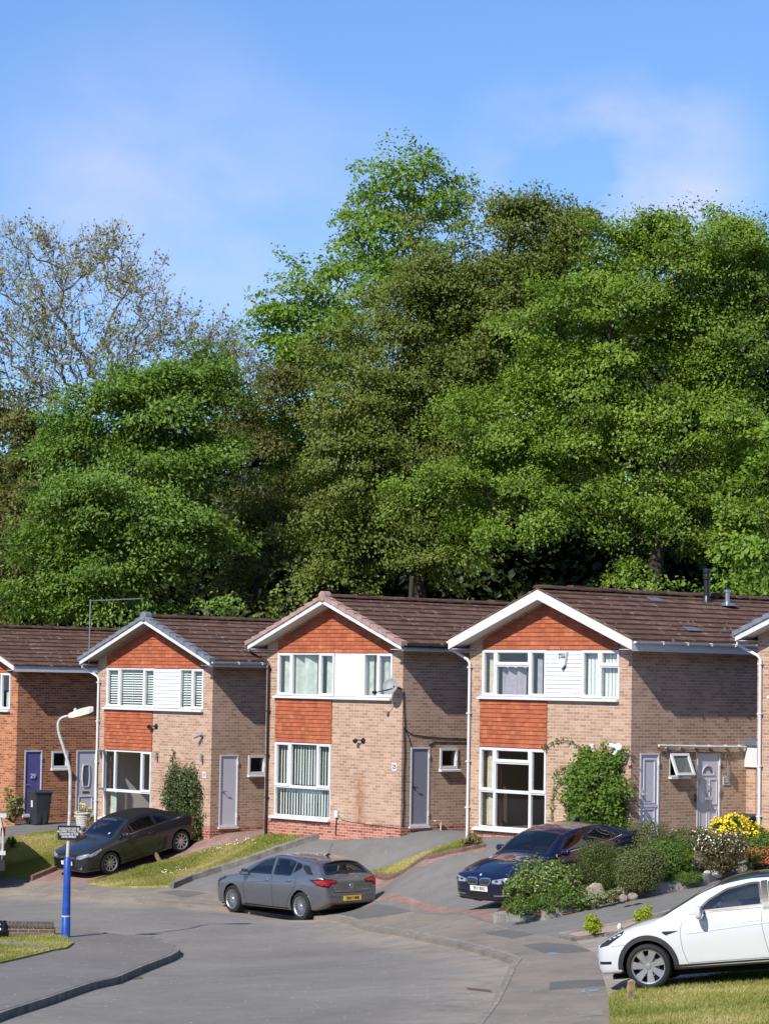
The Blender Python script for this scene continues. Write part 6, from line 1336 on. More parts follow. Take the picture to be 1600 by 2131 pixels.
# tall bare-looking tree in first leaf, upper left
def sparse_tree():
    Y = 112; s = Y / FPX; O = np.array([at(195, 1300, Y).x, Y, 1.2]); root = empty('plane_tree', tuple(O)); tag(root, 'tall half bare tree with pale opening leaves at the upper left', 'tree', 'trees behind the houses')
    pts = []
    E = [(190,660,190,190),(60,600,120,140),(330,740,150,120),(420,790,110,90),(60,760,130,110),(230,540,70,70),(70,500,50,45),(240,500,25,40),(-30,650,90,140),(490,750,60,60),(530,790,40,45),(450,720,60,60),(150,800,150,90),(330,840,120,70)]
    wts = np.array([a * b for _, _, a, b in E], float); wts /= wts.sum()
    for k in range(1500):
        e = E[rng.choice(len(E), p=wts)]; d = unit(rng.normal(0, 1, (1, 3)))[0] * rng.uniform(.25, 1) ** .5; c = np.array(at(e[0], e[1], Y)); pts.append(c + d * np.array([e[2] * s, e[2] * s * .8, e[3] * s]))
    N_, pa, c, r, cnt = grow(O, np.array(at(190, 985, Y)), np.array(pts), tip=.011, expo=.47, bias=.16, jog=.14, maxr=.5)
    P0, P1, R0_, R1_ = [N_[pa]], [N_[c]], [r[pa].clip(0, None)], [r[c]]
    R0_[0] = np.minimum(R0_[0], R1_[0] * 1.35); tips = np.where(cnt <= 4)[0]; Cs = []
    for t in tips:
        for k in range(4):
            d = unit((rng.normal(0, 1, 3) + unit((N_[t] - N_[6])[None])[0] * .7 + [0, 0, .45])[None])[0]; l = rng.uniform(.35, .8); e = N_[t] + d * l; P0.append(N_[t][None]); P1.append(e[None]); R0_.append(np.array([.009])); R1_.append(np.array([.005]))
            m = rng.integers(1, 5); Cs.append(e + rng.normal(0, .10, (m, 3)) - d * rng.uniform(0, .35, (m, 1)))
    V, Q = tubes_np(np.concatenate(P0), np.concatenate(P1), np.concatenate(R0_), np.concatenate(R1_), 4); mesh_np('trunk', V - O, Q, M['bark_pale'], np.full(len(Q), .5), root)
    C = np.concatenate(Cs); V, Q = leaves(C, np.repeat([[0, -.3, .6]], len(C), 0), .15, jit=1.0); mesh_np('crown', V - O, Q, M['lf_pale'], np.repeat(np.clip(rng.normal(.5, .3, len(C)), 0, 1), 2), root)
sparse_tree()
# ------------------------------------------------------------------ street furniture, garden walls, bins, stones
M['blue_paint'] = plain('blue_column_paint', (.018, .075, .36), .4, .4, nvar=.45, nscale=7); M['pole'] = plain('painted_steel_pole', (.50, .50, .48), .5, .4, nvar=.3, nscale=12); M['cream'] = plain('cream_lantern', (.60, .60, .47), .45, .4, nvar=.12)
M['timber'] = plain('bleached_timber', (.36, .25, .14), .9, .2, nvar=.6, nscale=11); M['timber_cut'] = plain('cut_timber', (.52, .38, .22), .9, .2, nvar=.4, nscale=16); M['stone'] = plain('rockery_stone', (.40, .35, .27), .95, .15, nvar=.6, nscale=4, bump=None); M['bin'] = plain('bin_plastic', (.030, .036, .042), .5, .4, nvar=.25, nscale=5)
LX, LY = -6.67, 58.7; LZ = t1(LX, LY) + .11
lp = empty('street_lamp', (LX, LY, LZ)); tag(lp, 'swan neck street lamp with blue base column on the near pavement corner', 'street lamp')
b = MB(); b.lathe([(.098, -.3), (.096, .44), (.092, .445)], n=24); b.build('base_column', M['blue_paint'], lp, smooth=True, auto=40)
b = MB(); b.lathe([(.098, .44), (.1, .446), (.1, .462), (.09, .468)], n=24); b.build('collar', M['pole'], lp)
b = MB(); b.lathe([(.090, .468), (.082, 1.0), (.076, 1.66), (.045, 1.70), (.036, 1.72)], n=24); b.build('base_column', M['blue_paint'], lp, smooth=True, auto=40)
b = MB(); zz = LZ; pts = [(0, 0, 1.70), (.02, 0, 2.6), (.02, 0, 3.3), (.005, 0, 3.55), (-.06, 0, 3.8), (-.18, 0, 4.15), (-.25, 0, 4.36), (-.275, 0, 4.52), (-.26, 0, 4.62), (-.20, 0, 4.69), (-.11, 0, 4.725), (-.03, 0, 4.74)]
from mathutils.geometry import interpolate_bezier
def smoothline(p, k=4):
    p = [Vector(q) for q in p]; out = []
    for i in range(len(p) - 1):
        a, b_, c, d = p[max(i - 1, 0)], p[i], p[i + 1], p[min(i + 2, len(p) - 1)]
        for j in range(k): t = j / k; out.append(.5 * ((2 * b_) + (c - a) * t + (2 * a - 5 * b_ + 4 * c - d) * t * t + (-a + 3 * b_ - 3 * c + d) * t ** 3))
    return out + [p[-1]]
sp_ = smoothline(pts); b.tube(sp_, [.038 - .012 * i / len(sp_) for i in range(len(sp_))], 12); b.build('pole', M['pole'], lp, smooth=True, auto=50)
b = MB(); secs = []
for (x, w, zl, zh) in ((-.05, .045, 4.68, 4.79), (.05, .08, 4.68, 4.835), (.2, .115, 4.72, 4.90), (.4, .12, 4.78, 4.95), (.48, .09, 4.83, 4.945)):
    secs.append([(x, -w, zl + .02), (x, -w * .9, zh - .03), (x, -w * .4, zh), (x, w * .4, zh), (x, w * .9, zh - .03), (x, w, zl + .02)])
for i in range(4):
    for k in range(6): b.face([secs[i][k], secs[i + 1][k], secs[i + 1][(k + 1) % 6], secs[i][(k + 1) % 6]])
b.face(secs[0]); b.face(secs[-1][::-1]); ln = b.build('lantern', M['cream'], lp)
b = MB(); b.lathe([(.035, 4.82), (.04, 4.86), (.03, 4.90), (0, 4.91)], (.09, 0, 0), 14); b.build('photocell', M['pole'], ln)
b = MB(); b.prism([(.14, -.085, 4.755), (.42, -.09, 4.845), (.40, -.06, 4.80), (.17, -.06, 4.715)], (0, .17, 0)); b.build('lamp_glass', M['soffit'], ln)
sg = empty('notice_sign', (LX + .025, LY - .052, LZ + 2.235)); tag(sg, 'black dog fouling notice with white lettering on the lamp post', 'sign')
b = MB(); P = rounded([(-.245, -.155), (.245, -.155), (.245, .155), (-.245, .155)], .03); b.prism([(x, 0, z) for x, z in P], (0, .006, 0)); pb = b.build('sign_panel', M['black'], sg)
text_obj('DOGS MUST NOT BE\nALLOWED TO FOUL THE\nGROUNDS OF THIS\nDEVELOPMENT', .062, M['white'], pb, (0, -.003, .0), (R(90), 0, 0), 'lettering', .001, bold=.0018, sx=.74, lsp=.92)
b = MB(); b.box((-.05, .007, -.03), (.05, .1, .03)); b.build('bracket', M['pole'], sg)

# low brick wall at the near corner
a = G(113, 1946, .12); wl = empty('garden_wall', (a.x, a.y, a.z - .12), math.pi + .03); tag(wl, 'low dark brick wall with rounded coping beside the lamp post', 'wall')
b = MB(); b.box((0, -.215, -.3), (3.2, 0, .255)); b.build('wall', M['brick_dark'], wl)
for k in range(40):
    b = MB(); x0 = .04 + k * .078; P = [(x0, -.1075 + .112 * math.cos(t), .257 + (.13 * math.sin(t) if math.sin(t) > 0 else 0)) for t in np.linspace(0, math.pi, 10)]; b.prism(P, (.068, 0, 0)); 
    if k == 0: cop = b
    else: cop.v += b.v; cop.f += [tuple(i + (len(cop.v) - len(b.v)) for i in f) for f in b.f]; cop.m += b.m; cop.uv += b.uv; cop.var += b.var
cop.box((.04, -.19, .256), (3.16, -.02, .335), 1)
cop.build('coping', [plain('coping_brick', (.10, .085, .07), .85, .2, nvar=.5, nscale=9), plain('pink_mortar', (.34, .22, .16), .9)], wl)
bg_ = MB(); c0 = at(2, 1930, 58.2); bg = empty('rubbish_bag', (c0.x, c0.y - .05, t1(c0.x, c0.y) + .16)); tag(bg, 'black plastic bag slumped against the low brick wall', 'bag')
def lump(mb, rx, ry, rz, c=(0, 0, 0), amp=.25, fr=2.2, nu=20, nv=12, seed=0.0, flat=0.0):
    rows = []
    for j in range(nv + 1):
        ph = -math.pi / 2 + math.pi * j / nv; row = []
        for i in range(nu):
            th = 2 * math.pi * i / nu; d = Vector((math.cos(ph) * math.cos(th), math.cos(ph) * math.sin(th), math.sin(ph))); k = 1 + amp * mnoise.fractal(d * fr + Vector((seed, seed * 1.7, 0)), 1.0, 2.0, 4); z = max(d.z * k, -flat) if flat else d.z * k
            row.append((c[0] + d.x * k * rx, c[1] + d.y * k * ry, c[2] + z * rz))
        rows.append(row)
    for j in range(nv):
        for i in range(nu): mb.face([rows[j][i], rows[j][(i + 1) % nu], rows[j + 1][(i + 1) % nu], rows[j + 1][i]])
lump(bg_, .17, .16, .20, (0, 0, .12), .45, 3.0, 26, 16, 3.1); bg_.build('bag_body', plain('bin_bag', (.010, .010, .013), .25, .5), bg, smooth=True)
for k, (px, py, w) in enumerate(((10, 1972, 24), (38, 1973, 22), (65, 1974, 23), (90, 1976, 24))):
    p = G(px, py - 1, .12); b = MB(); hw = w / 2 / 96; h = .11 - k * .014
    P = [(-hw, 0, -.05), (hw, 0, -.05), (hw, 0, h - .008), (hw * .6, 0, h + .004), (0, 0, h - .006), (-hw * .6, 0, h + .004), (-hw, 0, h)]; b.prism(P, (0, .07, 0)); e = b.build('edging_block', M['concrete']); e.location = p; tag(e, ['first', 'second', 'third', 'last'][k] + ' concrete lawn edging block from the left in the near corner grass', 'edging', 'lawn edging blocks')
# timber stumps
p = G(334, 1792, .14); lg = empty('timber_stump', p); tag(lg, 'round timber stump leaning over on the lawn beside the dark convertible', 'post'); d = Vector((-.30, -.12, .42)); b = MB(); b.tube([(.03, 0, -.1), tuple(d * .5), tuple(d)], [.066, .064, .062], 14, cap=False); b.build('stump', M['timber'], lg, smooth=True); b = MB(); ax = d.normalized(); u = ax.orthogonal().normalized(); v = ax.cross(u); b.face([tuple(d + (u * math.cos(t) + v * math.sin(t)) * .062) for t in np.linspace(0, 2 * math.pi, 15)[:-1]]); b.build('cut_end', M['timber_cut'], lg)
p = G(1310, 2083, .16); b = MB(); b.box((-.045, -.04, -.1), (.045, .04, .24)); b.prism([(-.045, -.04, .24), (.045, -.04, .24), (.047, -.04, .29), (.01, -.04, .31), (-.045, -.04, .275)], (0, .08, 0)); o = b.build('timber_post', M['timber']); o.location = p; o.rotation_euler = (R(2), R(4), .3); tag(o, 'short split timber post at the grass edge by the white car', 'post')
# bins
def bin_(loc, rz, label, sticker=True):
    r = empty('wheelie_bin', loc, rz); tag(r, label, 'bin', 'wheelie bins'); b = MB()
    lo = [(-.21, -.25), (.21, -.25), (.21, .25), (-.21, .25)]; hi = [(-.28, -.34), (.28, -.34), (.28, .34), (-.28, .34)]
    lo, hi = rounded(lo, .06, 3), rounded(hi, .06, 3); n = len(lo)
    L0 = [(x, y, .02) for x, y in lo]; L1 = [(x * .985 , y * .985, .92) for x, y in hi]; L2 = [(x, y, .92) for x, y in hi]; L3 = [(x, y, .985) for x, y in hi]
    for A, B in ((L0, L1), (L1, L2), (L2, L3)):
        for i in range(n): b.face([A[i], A[(i + 1) % n], B[(i + 1) % n], B[i]])
    b.face(L0[::-1]); b.box((-.14, -.29, .1), (-.06, -.24, .55)); b.box((.06, -.29, .1), (.14, -.24, .55)); b.build('bin_body', M['bin'], r, smooth=True, auto=30)
    b = MB(); b.prism([(-.30, -.37, .99), (-.30, .36, .99), (-.30, .38, 1.04), (-.30, .0, 1.085), (-.30, -.37, 1.03)][::-1], (.60, 0, 0)); b.tube([(-.22, .40, 1.02), (.22, .40, 1.02)], .02, 8); b.build('lid', M['bin'], r)
    for s in (-1, 1):
        w = MB(); w.lathe([(0, -.025), (.1, -.025), (.1, .025), (0, .025)], (0, 0, 0), 20, 0, 'x'); wo2 = w.build('wheel', M['rubber'], r); wo2.location = (s * .25, .27, .1)
    if sticker:
        s = MB(); s.face([(-.254, -.1, .55), (-.262, -.1, .76), (-.262, .06, .76), (-.254, .06, .55)][::-1]); so3 = s.build('label', M['white'], r); so3.location = (-.012, 0, 0)
    return r
p = G(80, 1718, .10); bin_((p.x, p.y + .2, p.z), R(28), 'dark grey wheelie bin in front of the purple door')
q = Vector(HPOS[23]); ue, ve = Vector((math.cos(PHI), -math.sin(PHI), 0)), Vector((math.sin(PHI), math.cos(PHI), 0)); pp_ = q + ue * .95 + ve * 3.2; bin_((pp_.x, pp_.y, 1.93), R(-48), 'black wheelie bin behind the yellow flowering shrub', False)
# planter
p = G(170, 1723, .10); pt_ = empty('plant_pot', (p.x, p.y + .2, p.z)); tag(pt_, 'cream ribbed pot with yellow flower stems by the white front door', 'plant pot')
b = MB(); prof = [(0, .0), (.17, 0)]
for k in range(7): z = .02 + k * .055; r_ = .175 + .05 * k / 7; prof += [(r_, z), (r_ + .012, z + .02), (r_ + .004, z + .05)]
prof += [(.25, .40), (.25, .43), (.22, .43), (.2, .38), (0, .38)]; b.lathe(prof, n=28); b.build('pot', plain('cream_glaze', (.50, .48, .42), .6, .3), pt_, smooth=True, auto=30)

# bed edging wall
lw = gp([(1026,1922),(1040,1920),(1138,1916),(1228,1890),(1360,1864),(1425,1852),(1475,1839),(1519,1825),(1580,1806)], .1)
rw_ = strip('retaining_wall', lw, .12, .31, M['edging'], side=1, drop=.5); tag(rw_, 'low grey block edging wall holding up the rockery bed', 'wall')
def rock(px, py, w, h, label, off=.22, white=False, seed=0):
    p = G(px, py + h * .5, off); s = p.y / FPX; b = MB(); lump(b, w * s / 2, w * s / 2 * .8, h * s * .62, (0, 0, h * s * .30), .30, 1.3, 22, 14, seed, .8); o = b.build('rock', M['stone'] if not white else M['white_stone'], smooth=True, auto=38); o.location = p; tag(o, label, 'rock', 'stones in the rockery')
M['white_stone'] = plain('white_stone', (.62, .60, .56), .9, .15, nvar=.3)
g = NT('rough_stone'); nn_ = g.noise(7, 8, .7); M['stone'] = g.bsdf(g.ramp(nn_, [(.3, (.10, .085, .06)), (.5, (.28, .24, .18)), (.7, (.42, .37, .29))]), .95, .15, bump=nn_, bstr=1.0, bdist=.06)
rock(1237, 1855, 40, 34, 'largest rockery boulder, pale and craggy, left of the clipped yew', seed=1.0); rock(1297, 1868, 17, 13, 'small stone on the block edging under the olive shrub', .26, seed=2.0); rock(1316, 1864, 20, 13, 'small rounded stone beside a smaller one on the block edging', .26, seed=3.3)
rock(1360, 1838, 42, 24, 'wide boulder half under the olive round shrub', seed=4.1); rock(1432, 1812, 34, 22, 'pale boulder behind the low bright green cushion plant', seed=5.7); rock(1483, 1816, 38, 16, 'flat white stone below the silver leaved plant', .2, True, 6.2); rock(1541, 1806, 28, 18, 'stone below the red flowering shrub', seed=7.9); rock(1289, 1928, 10, 11, 'small pointed white stone on the gravel', .14, True, 8.4)
rock(975, 1752, 14, 9, 'small pale stone among weeds by the white downpipe', .13, seed=9.1)

# covers and marks on the tarmac
def cover(px, label, mat, off, inset_=True):
    o = sheet('drain_cover', gp(px, off), off, mat, .5, skirt=.003); tag(o, label, 'drain cover')
M['rust'] = asphalt('rusty_iron', (.10, .07, .055), speck=.7); cover([(969, 2056), (1020, 2061), (1024, 2066), (975, 2061)], 'rusty drain cover in the road by the right kerb', M['rust'], .004); cover([(240, 2038), (292, 2033), (300, 2037), (250, 2043)], 'rusty drain cover beside the near corner kerb', M['rust'], .004); cover([(1203, 2107), (1253, 2104), (1257, 2113), (1206, 2117)], 'pale concrete inspection cover in the pavement', M['concrete'], .095)
M['spray'] = asphalt('blue_spray_paint', (.14, .25, .44), speck=.9, patch=.6)
for px in ([(1136, 1984), (1150, 1983), (1168, 1985), (1150, 1986.5)], [(1208, 2063), (1216, 2061), (1218, 2066), (1210, 2067)], [(1224, 2062), (1244, 2059), (1248, 2062), (1228, 2065)]): tag(sheet('pavement', gp(px, .097), .097, M['spray'], .3, skirt=.002), kind='structure')

# white van at the left edge, tail towards us
vr = empty('white_van'); tag(vr, 'white van cut off by the left edge, its tail lights on the right', 'van')
yaw = R(104); vr.location = (-11.17, 74.45, .33); vr.rotation_euler = (0, 0, yaw - math.pi / 2)     # local +Y forward
def vsec(y, w, h, z0=.45, tw=.80): return [(x, y, z) for x, z in rounded([(-w * .94, z0), (w * .94, z0), (w, z0 + .55), (w, z0 + .9), (w * tw, h), (-w * tw, h), (-w, z0 + .9), (-w, z0 + .55)], .12, 3)]
b = MB(); S_ = [vsec(.0, .95, 2.32), vsec(.05, .985, 2.38), vsec(.2, 1.0, 2.40), vsec(2.0, 1.0, 2.42), vsec(3.9, 1.0, 2.38), vsec(4.4, .98, 2.1), vsec(4.9, .95, 1.45), vsec(5.35, .88, 1.15), vsec(5.45, .8, .95)]
for i in range(len(S_) - 1):
    n = len(S_[0])
    for k in range(n): b.face([S_[i][k], S_[i][(k + 1) % n], S_[i + 1][(k + 1) % n], S_[i + 1][k]][::-1])
b.face(S_[0]); b.face(S_[-1][::-1]); b.build('body', M['paint_white'], vr, smooth=True, auto=40)
b = MB(); b.box((-1.0, -.09, .38), (1.0, .3, .66)); bm_ = b.build('bumper', M['trim'], vr); md = bm_.modifiers.new('b', 'BEVEL'); md.width = .05; md.segments = 3
b = MB(); b.box((.72, -.012, .67), (.90, -.002, .92)); b.build('lower_trim', M['trim'], vr)
for s in (1, -1):
    b = MB(); P = rounded([(s * .12, 1.42), (s * .70, 1.42), (s * .66, 2.02), (s * .12, 2.02)], .08); b.face([(x, -.004, z) for x, z in (P if s > 0 else P[::-1])]); b.build('rear_window', M['tint_glass'], vr); bk_ = MB(); bk_.face([(x, -.001, z) for x, z in (P if s > 0 else P[::-1])]); bk_.build('window_border', M['black'], vr)
    for z0, z1, mm in ((.95, 1.12, 'lamp_red'), (1.125, 1.30, 'white_stone'), (1.305, 1.55, 'lamp_red')):
        b = MB(); b.prism([(s * .86, -.02, z0), (s * 1.004, .06, z0), (s * 1.0, .06, z1), (s * .87, -.02, z1)], (0, .05, 0)); b.build('tail_light', M[mm], vr)
    for z in (1.82, .80):
        b = MB(); b.box((s * .84, -.04, z), (s * 1.01, .06, z + .11)); b.build('door_hinge', M['white'], vr)
b = MB(); b.box((-.008, -.006, .7), (.008, .0, 2.3)); b.build('door_seam', M['dark'], vr)
for x in (-.88, .88):
    for y in (1.2, 4.5):
        b = MB(); b.lathe([(.19, -.1), (.33, -.1), (.345, -.06), (.345, .06), (.33, .1), (.19, .1)], (0, 0, 0), 32, 0, 'x'); w2 = b.build('wheel', M['rubber'], vr, smooth=True, auto=35); w2.location = (x, y, .345); b = MB(); b.lathe([(0, -.07), (.2, -.08), (.2, .08), (0, .07)], (0, 0, 0), 24, 0, 'x'); b.build('rim', M['alloy'], w2)
# ------------------------------------------------------------------ garden plants and grass
M['lf_pieris'] = leafmat('glossy_shrub_leaf', (.08, .15, .02), (.16, .235, .05), (.40, .42, .16), .3, .35, spec=.5)
M['lf_yew'] = leafmat('yew_leaf', (.035, .06, .011), (.075, .11, .02), (.24, .27, .045), .22)
M['lf_hebe'] = leafmat('dull_olive_shrub_leaf', (.095, .115, .04), (.15, .17, .055), (.21, .225, .085), .28)
M['lf_mid'] = leafmat('mid_green_shrub_leaf', (.065, .13, .02), (.115, .20, .032), (.18, .28, .055), .34)
M['lf_lime'] = leafmat('lime_box_leaf', (.22, .30, .02), (.36, .43, .03), (.50, .52, .06), .35)
M['lf_silver'] = leafmat('silver_leaf', (.20, .22, .20), (.30, .33, .31), (.42, .44, .42), .2)
M['lf_varieg'] = leafmat('variegated_leaf', (.12, .18, .05), (.24, .30, .12), (.60, .60, .42), .3)
M['lf_brown'] = leafmat('rusty_shrub_leaf', (.10, .07, .03), (.13, .11, .045), (.14, .16, .06), .25)
M['lf_climb'] = leafmat('climber_leaf', (.08, .15, .02), (.13, .22, .03), (.20, .29, .055), .38)
M['lf_ivy'] = leafmat('dark_climber_leaf', (.04, .07, .018), (.08, .12, .03), (.20, .22, .12), .25)
M['lf_straw'] = leafmat('straw_weed', (.20, .21, .06), (.30, .27, .10), (.42, .36, .18), .3)
M['fl_yellow'] = plain('yellow_petal', (.80, .58, .03), .7, .2, nvar=.25); M['fl_white'] = plain('white_petal', (.78, .76, .66), .7, .2); M['fl_red'] = plain('red_petal', (.62, .07, .05), .7, .2); M['fl_pink'] = plain('pink_petal', (.65, .28, .36), .7, .2)
M['stem'] = bark('brown_stem', (.11, .07, .045), .4)
def shrub(name, label, Y, blobs, base, leaf, n, size, cat='shrub', flower=None, lift=0.0, group='plants of the garden beds', clump=1.0, jit=.7, asp=.6, stems=14, up=.3, shell=.5, upaxis=0.0):
    Y = G(base[0], base[1], .2).y; s = Y / FPX; b = at(base[0], base[1], Y); z0 = t1(b.x, Y) + .18; O = np.array([b.x, Y, z0]); root = empty(name, tuple(O)); tag(root, label, cat, group)
    wt = np.array([r * q for _, _, r, q in blobs], float); wt /= wt.sum(); Cs, Ns = [], []; tipsl = []
    for (px, py, rx, ry), w in zip(blobs, wt):
        c = np.array(at(px, py, Y)); R3 = np.array([rx, (rx + ry) / 2 * .9, ry]) * s; k = int(n * w); ncl = max(8, int(k / 26)); d = unit(rng.normal(0, 1, (ncl, 3))); rad = shell + (1 - shell) * rng.uniform(0, 1, ncl) ** .5
        cl = c + d * R3 * rad[:, None] * (1 + rng.normal(0, .05, (ncl, 1))); i = rng.integers(0, ncl, k); sp = R3.min() * .20 * clump; Cs.append(cl[i] + rng.normal(0, sp, (k, 3)) * [1, 1, .8]); Ns.append(unit(d[i] + [0, -.1, up])); tipsl.append(cl[:: max(1, ncl // stems)])
    C = np.concatenate(Cs); Nn = np.concatenate(Ns); keep = C[:, 2] > z0 - .03; C, Nn = C[keep], Nn[keep]
    V, Q = leaves(C, Nn, size, asp=asp, jit=jit, axis=(Nn * .6 + [0, 0, upaxis]) if upaxis else None); mesh_np('foliage', V - O, Q, M[leaf], np.repeat(np.clip(rng.normal(.45, .25, len(C)), 0, 1), 2), root)
    tp = np.concatenate(tipsl); mid = (O + tp) / 2 + rng.normal(0, .03, tp.shape); r0 = np.full(len(tp), .011)
    V, Q = tubes_np(np.concatenate([np.repeat(O[None], len(tp), 0), mid]), np.concatenate([mid, tp]), np.concatenate([r0 * 1.3, r0]), np.concatenate([r0, r0 * .5]), 5); mesh_np('stems', V - O, Q, M['stem'], np.full(len(Q), .5), root, True)
    if flower:
        mat, fn, fs, top = flower; zt = np.quantile(C[:, 2], top); up_ = np.where((C[:, 2] > zt) & (Nn[:, 1] < .6))[0]
        if len(up_):
            k = rng.choice(up_, fn); P = C[k] + Nn[k] * size * .9 + rng.normal(0, size * .4, (fn, 3)); V, Q = leaves(P, Nn[k] + [0, -.5, 0], fs, asp=.95, jit=.5, fold=.05); mesh_np('flowers', V - O, Q, M[mat], None, root)
    return root
shrub('shrub', 'large leaved glossy shrub with cream tips hiding the front wing of the blue saloon', 57.4, [(1128,1832,58,42),(1085,1850,35,28),(1180,1835,34,36),(1150,1865,60,25)], (1130, 1890), 'lf_pieris', 6500, .085, jit=.6, asp=.42)
shrub('shrub', 'low spreading shrub spilling over the left end of the block edging', 56.7, [(1085,1888,42,18),(1130,1885,45,20),(1185,1868,42,26),(1215,1885,30,16),(1150,1900,18,14)], (1130, 1905), 'lf_mid', 5200, .05, flower=('fl_red', 6, .06, .1))
shrub('shrub', 'rounded dark yew with yellow green top behind the boulder', 58.3, [(1252,1803,50,52),(1238,1783,34,32),(1262,1832,42,28)], (1258, 1855), 'lf_yew', 22000, .04, asp=.3, up=.6, upaxis=.5)
shrub('shrub', 'olive domed shrub with bare brown stems beneath, right of the yew', 57.6, [(1333,1802,47,40),(1328,1828,42,28),(1350,1792,33,28)], (1332, 1862), 'lf_hebe', 17000, .037, stems=26)
shrub('shrub', 'mid green bushy shrub between the olive dome and the silver plant', 58.4, [(1398,1790,44,38),(1412,1812,32,25),(1375,1775,36,26)], (1400, 1835), 'lf_mid', 13000, .043)
shrub('shrub', 'dark rounded shrub in front of the white panelled side door', 60.4, [(1350,1746,46,36),(1345,1775,44,26)], (1350, 1790), 'lf_hebe', 14000, .038)
shrub('shrub', 'low dark shrub with tiny pink flowers in front of the white front door', 60.9, [(1430,1748,40,24),(1400,1758,25,18),(1460,1745,25,20)], (1430, 1775), 'lf_hebe', 12000, .038, flower=('fl_pink', 14, .05, .5))
shrub('shrub', 'rusty brown shrub topped with small white flowers', 59.3, [(1500,1775,46,36),(1480,1755,30,24),(1530,1760,30,28),(1500,1800,36,22)], (1500, 1822), 'lf_brown', 7500, .045, flower=('fl_white', 300, .033, .5), stems=30)
shrub('azalea', 'yellow flowering azalea at the back of the rockery bed', 61.2, [(1525,1722,48,20),(1500,1732,32,20),(1568,1735,30,18),(1545,1745,40,16)], (1530, 1760), 'lf_mid', 5200, .05, flower=('fl_yellow', 1500, .058, .12))
shrub('lavender', 'silver grey leaved plant left of the white flowering shrub', 58.7, [(1466,1788,20,20),(1455,1800,20,14)], (1465, 1818), 'lf_silver', 2600, .045, asp=.25, upaxis=.8)
shrub('shrub', 'tiny yellow flowering plant above the silver plant', 59.2, [(1437,1782,14,9),(1430,1790,10,7)], (1437, 1797), 'lf_lime', 700, .04, flower=('fl_yellow', 160, .04, .2))
shrub('cushion_plant', 'low bright green cushion plant on the edge of the block wall', 57.4, [(1430,1829,32,12),(1410,1834,20,9),(1448,1826,16,12)], (1430, 1840), 'lf_mid', 4200, .045, asp=.2, upaxis=1.2)
shrub('azalea', 'red flowering azalea at the right edge of the rockery', 59.4, [(1578,1782,26,20),(1600,1790,25,16)], (1580, 1805), 'lf_mid', 2200, .045, flower=('fl_red', 310, .038, .2))
shrub('shrub', 'dark green shrub under the yellow azalea at the right edge', 60.3, [(1565,1765,32,24),(1600,1760,30,30),(1590,1805,30,20)], (1580, 1800), 'lf_mid', 6500, .045)
shrub('ground_cover', 'pale variegated ground cover around the largest boulder', 56.9, [(1262,1868,36,10),(1235,1876,22,9),(1288,1858,20,10)], (1262, 1878), 'lf_varieg', 2600, .04)
shrub('ground_cover', 'pale variegated plant showing behind the yew beside the blue saloon', 60.0, [(1312,1768,24,14),(1300,1778,18,10)], (1312, 1785), 'lf_varieg', 1800, .045)
shrub('box_bush', 'small lime green bush in the gravel left of the white car', 53.2, [(1233,1924,16,17),(1230,1915,11,12),(1238,1932,14,12)], (1233, 1943), 'lf_lime', 2600, .04)
shrub('box_bush', 'lime green bush peeping over the bonnet of the white car', 53.6, [(1340,1906,17,16),(1346,1895,9,12),(1325,1908,9,10)], (1340, 1922), 'lf_lime', 2300, .04)
for k, (px, py) in enumerate(((1395, 1850), (1320, 1880), (1460, 1838))): pass
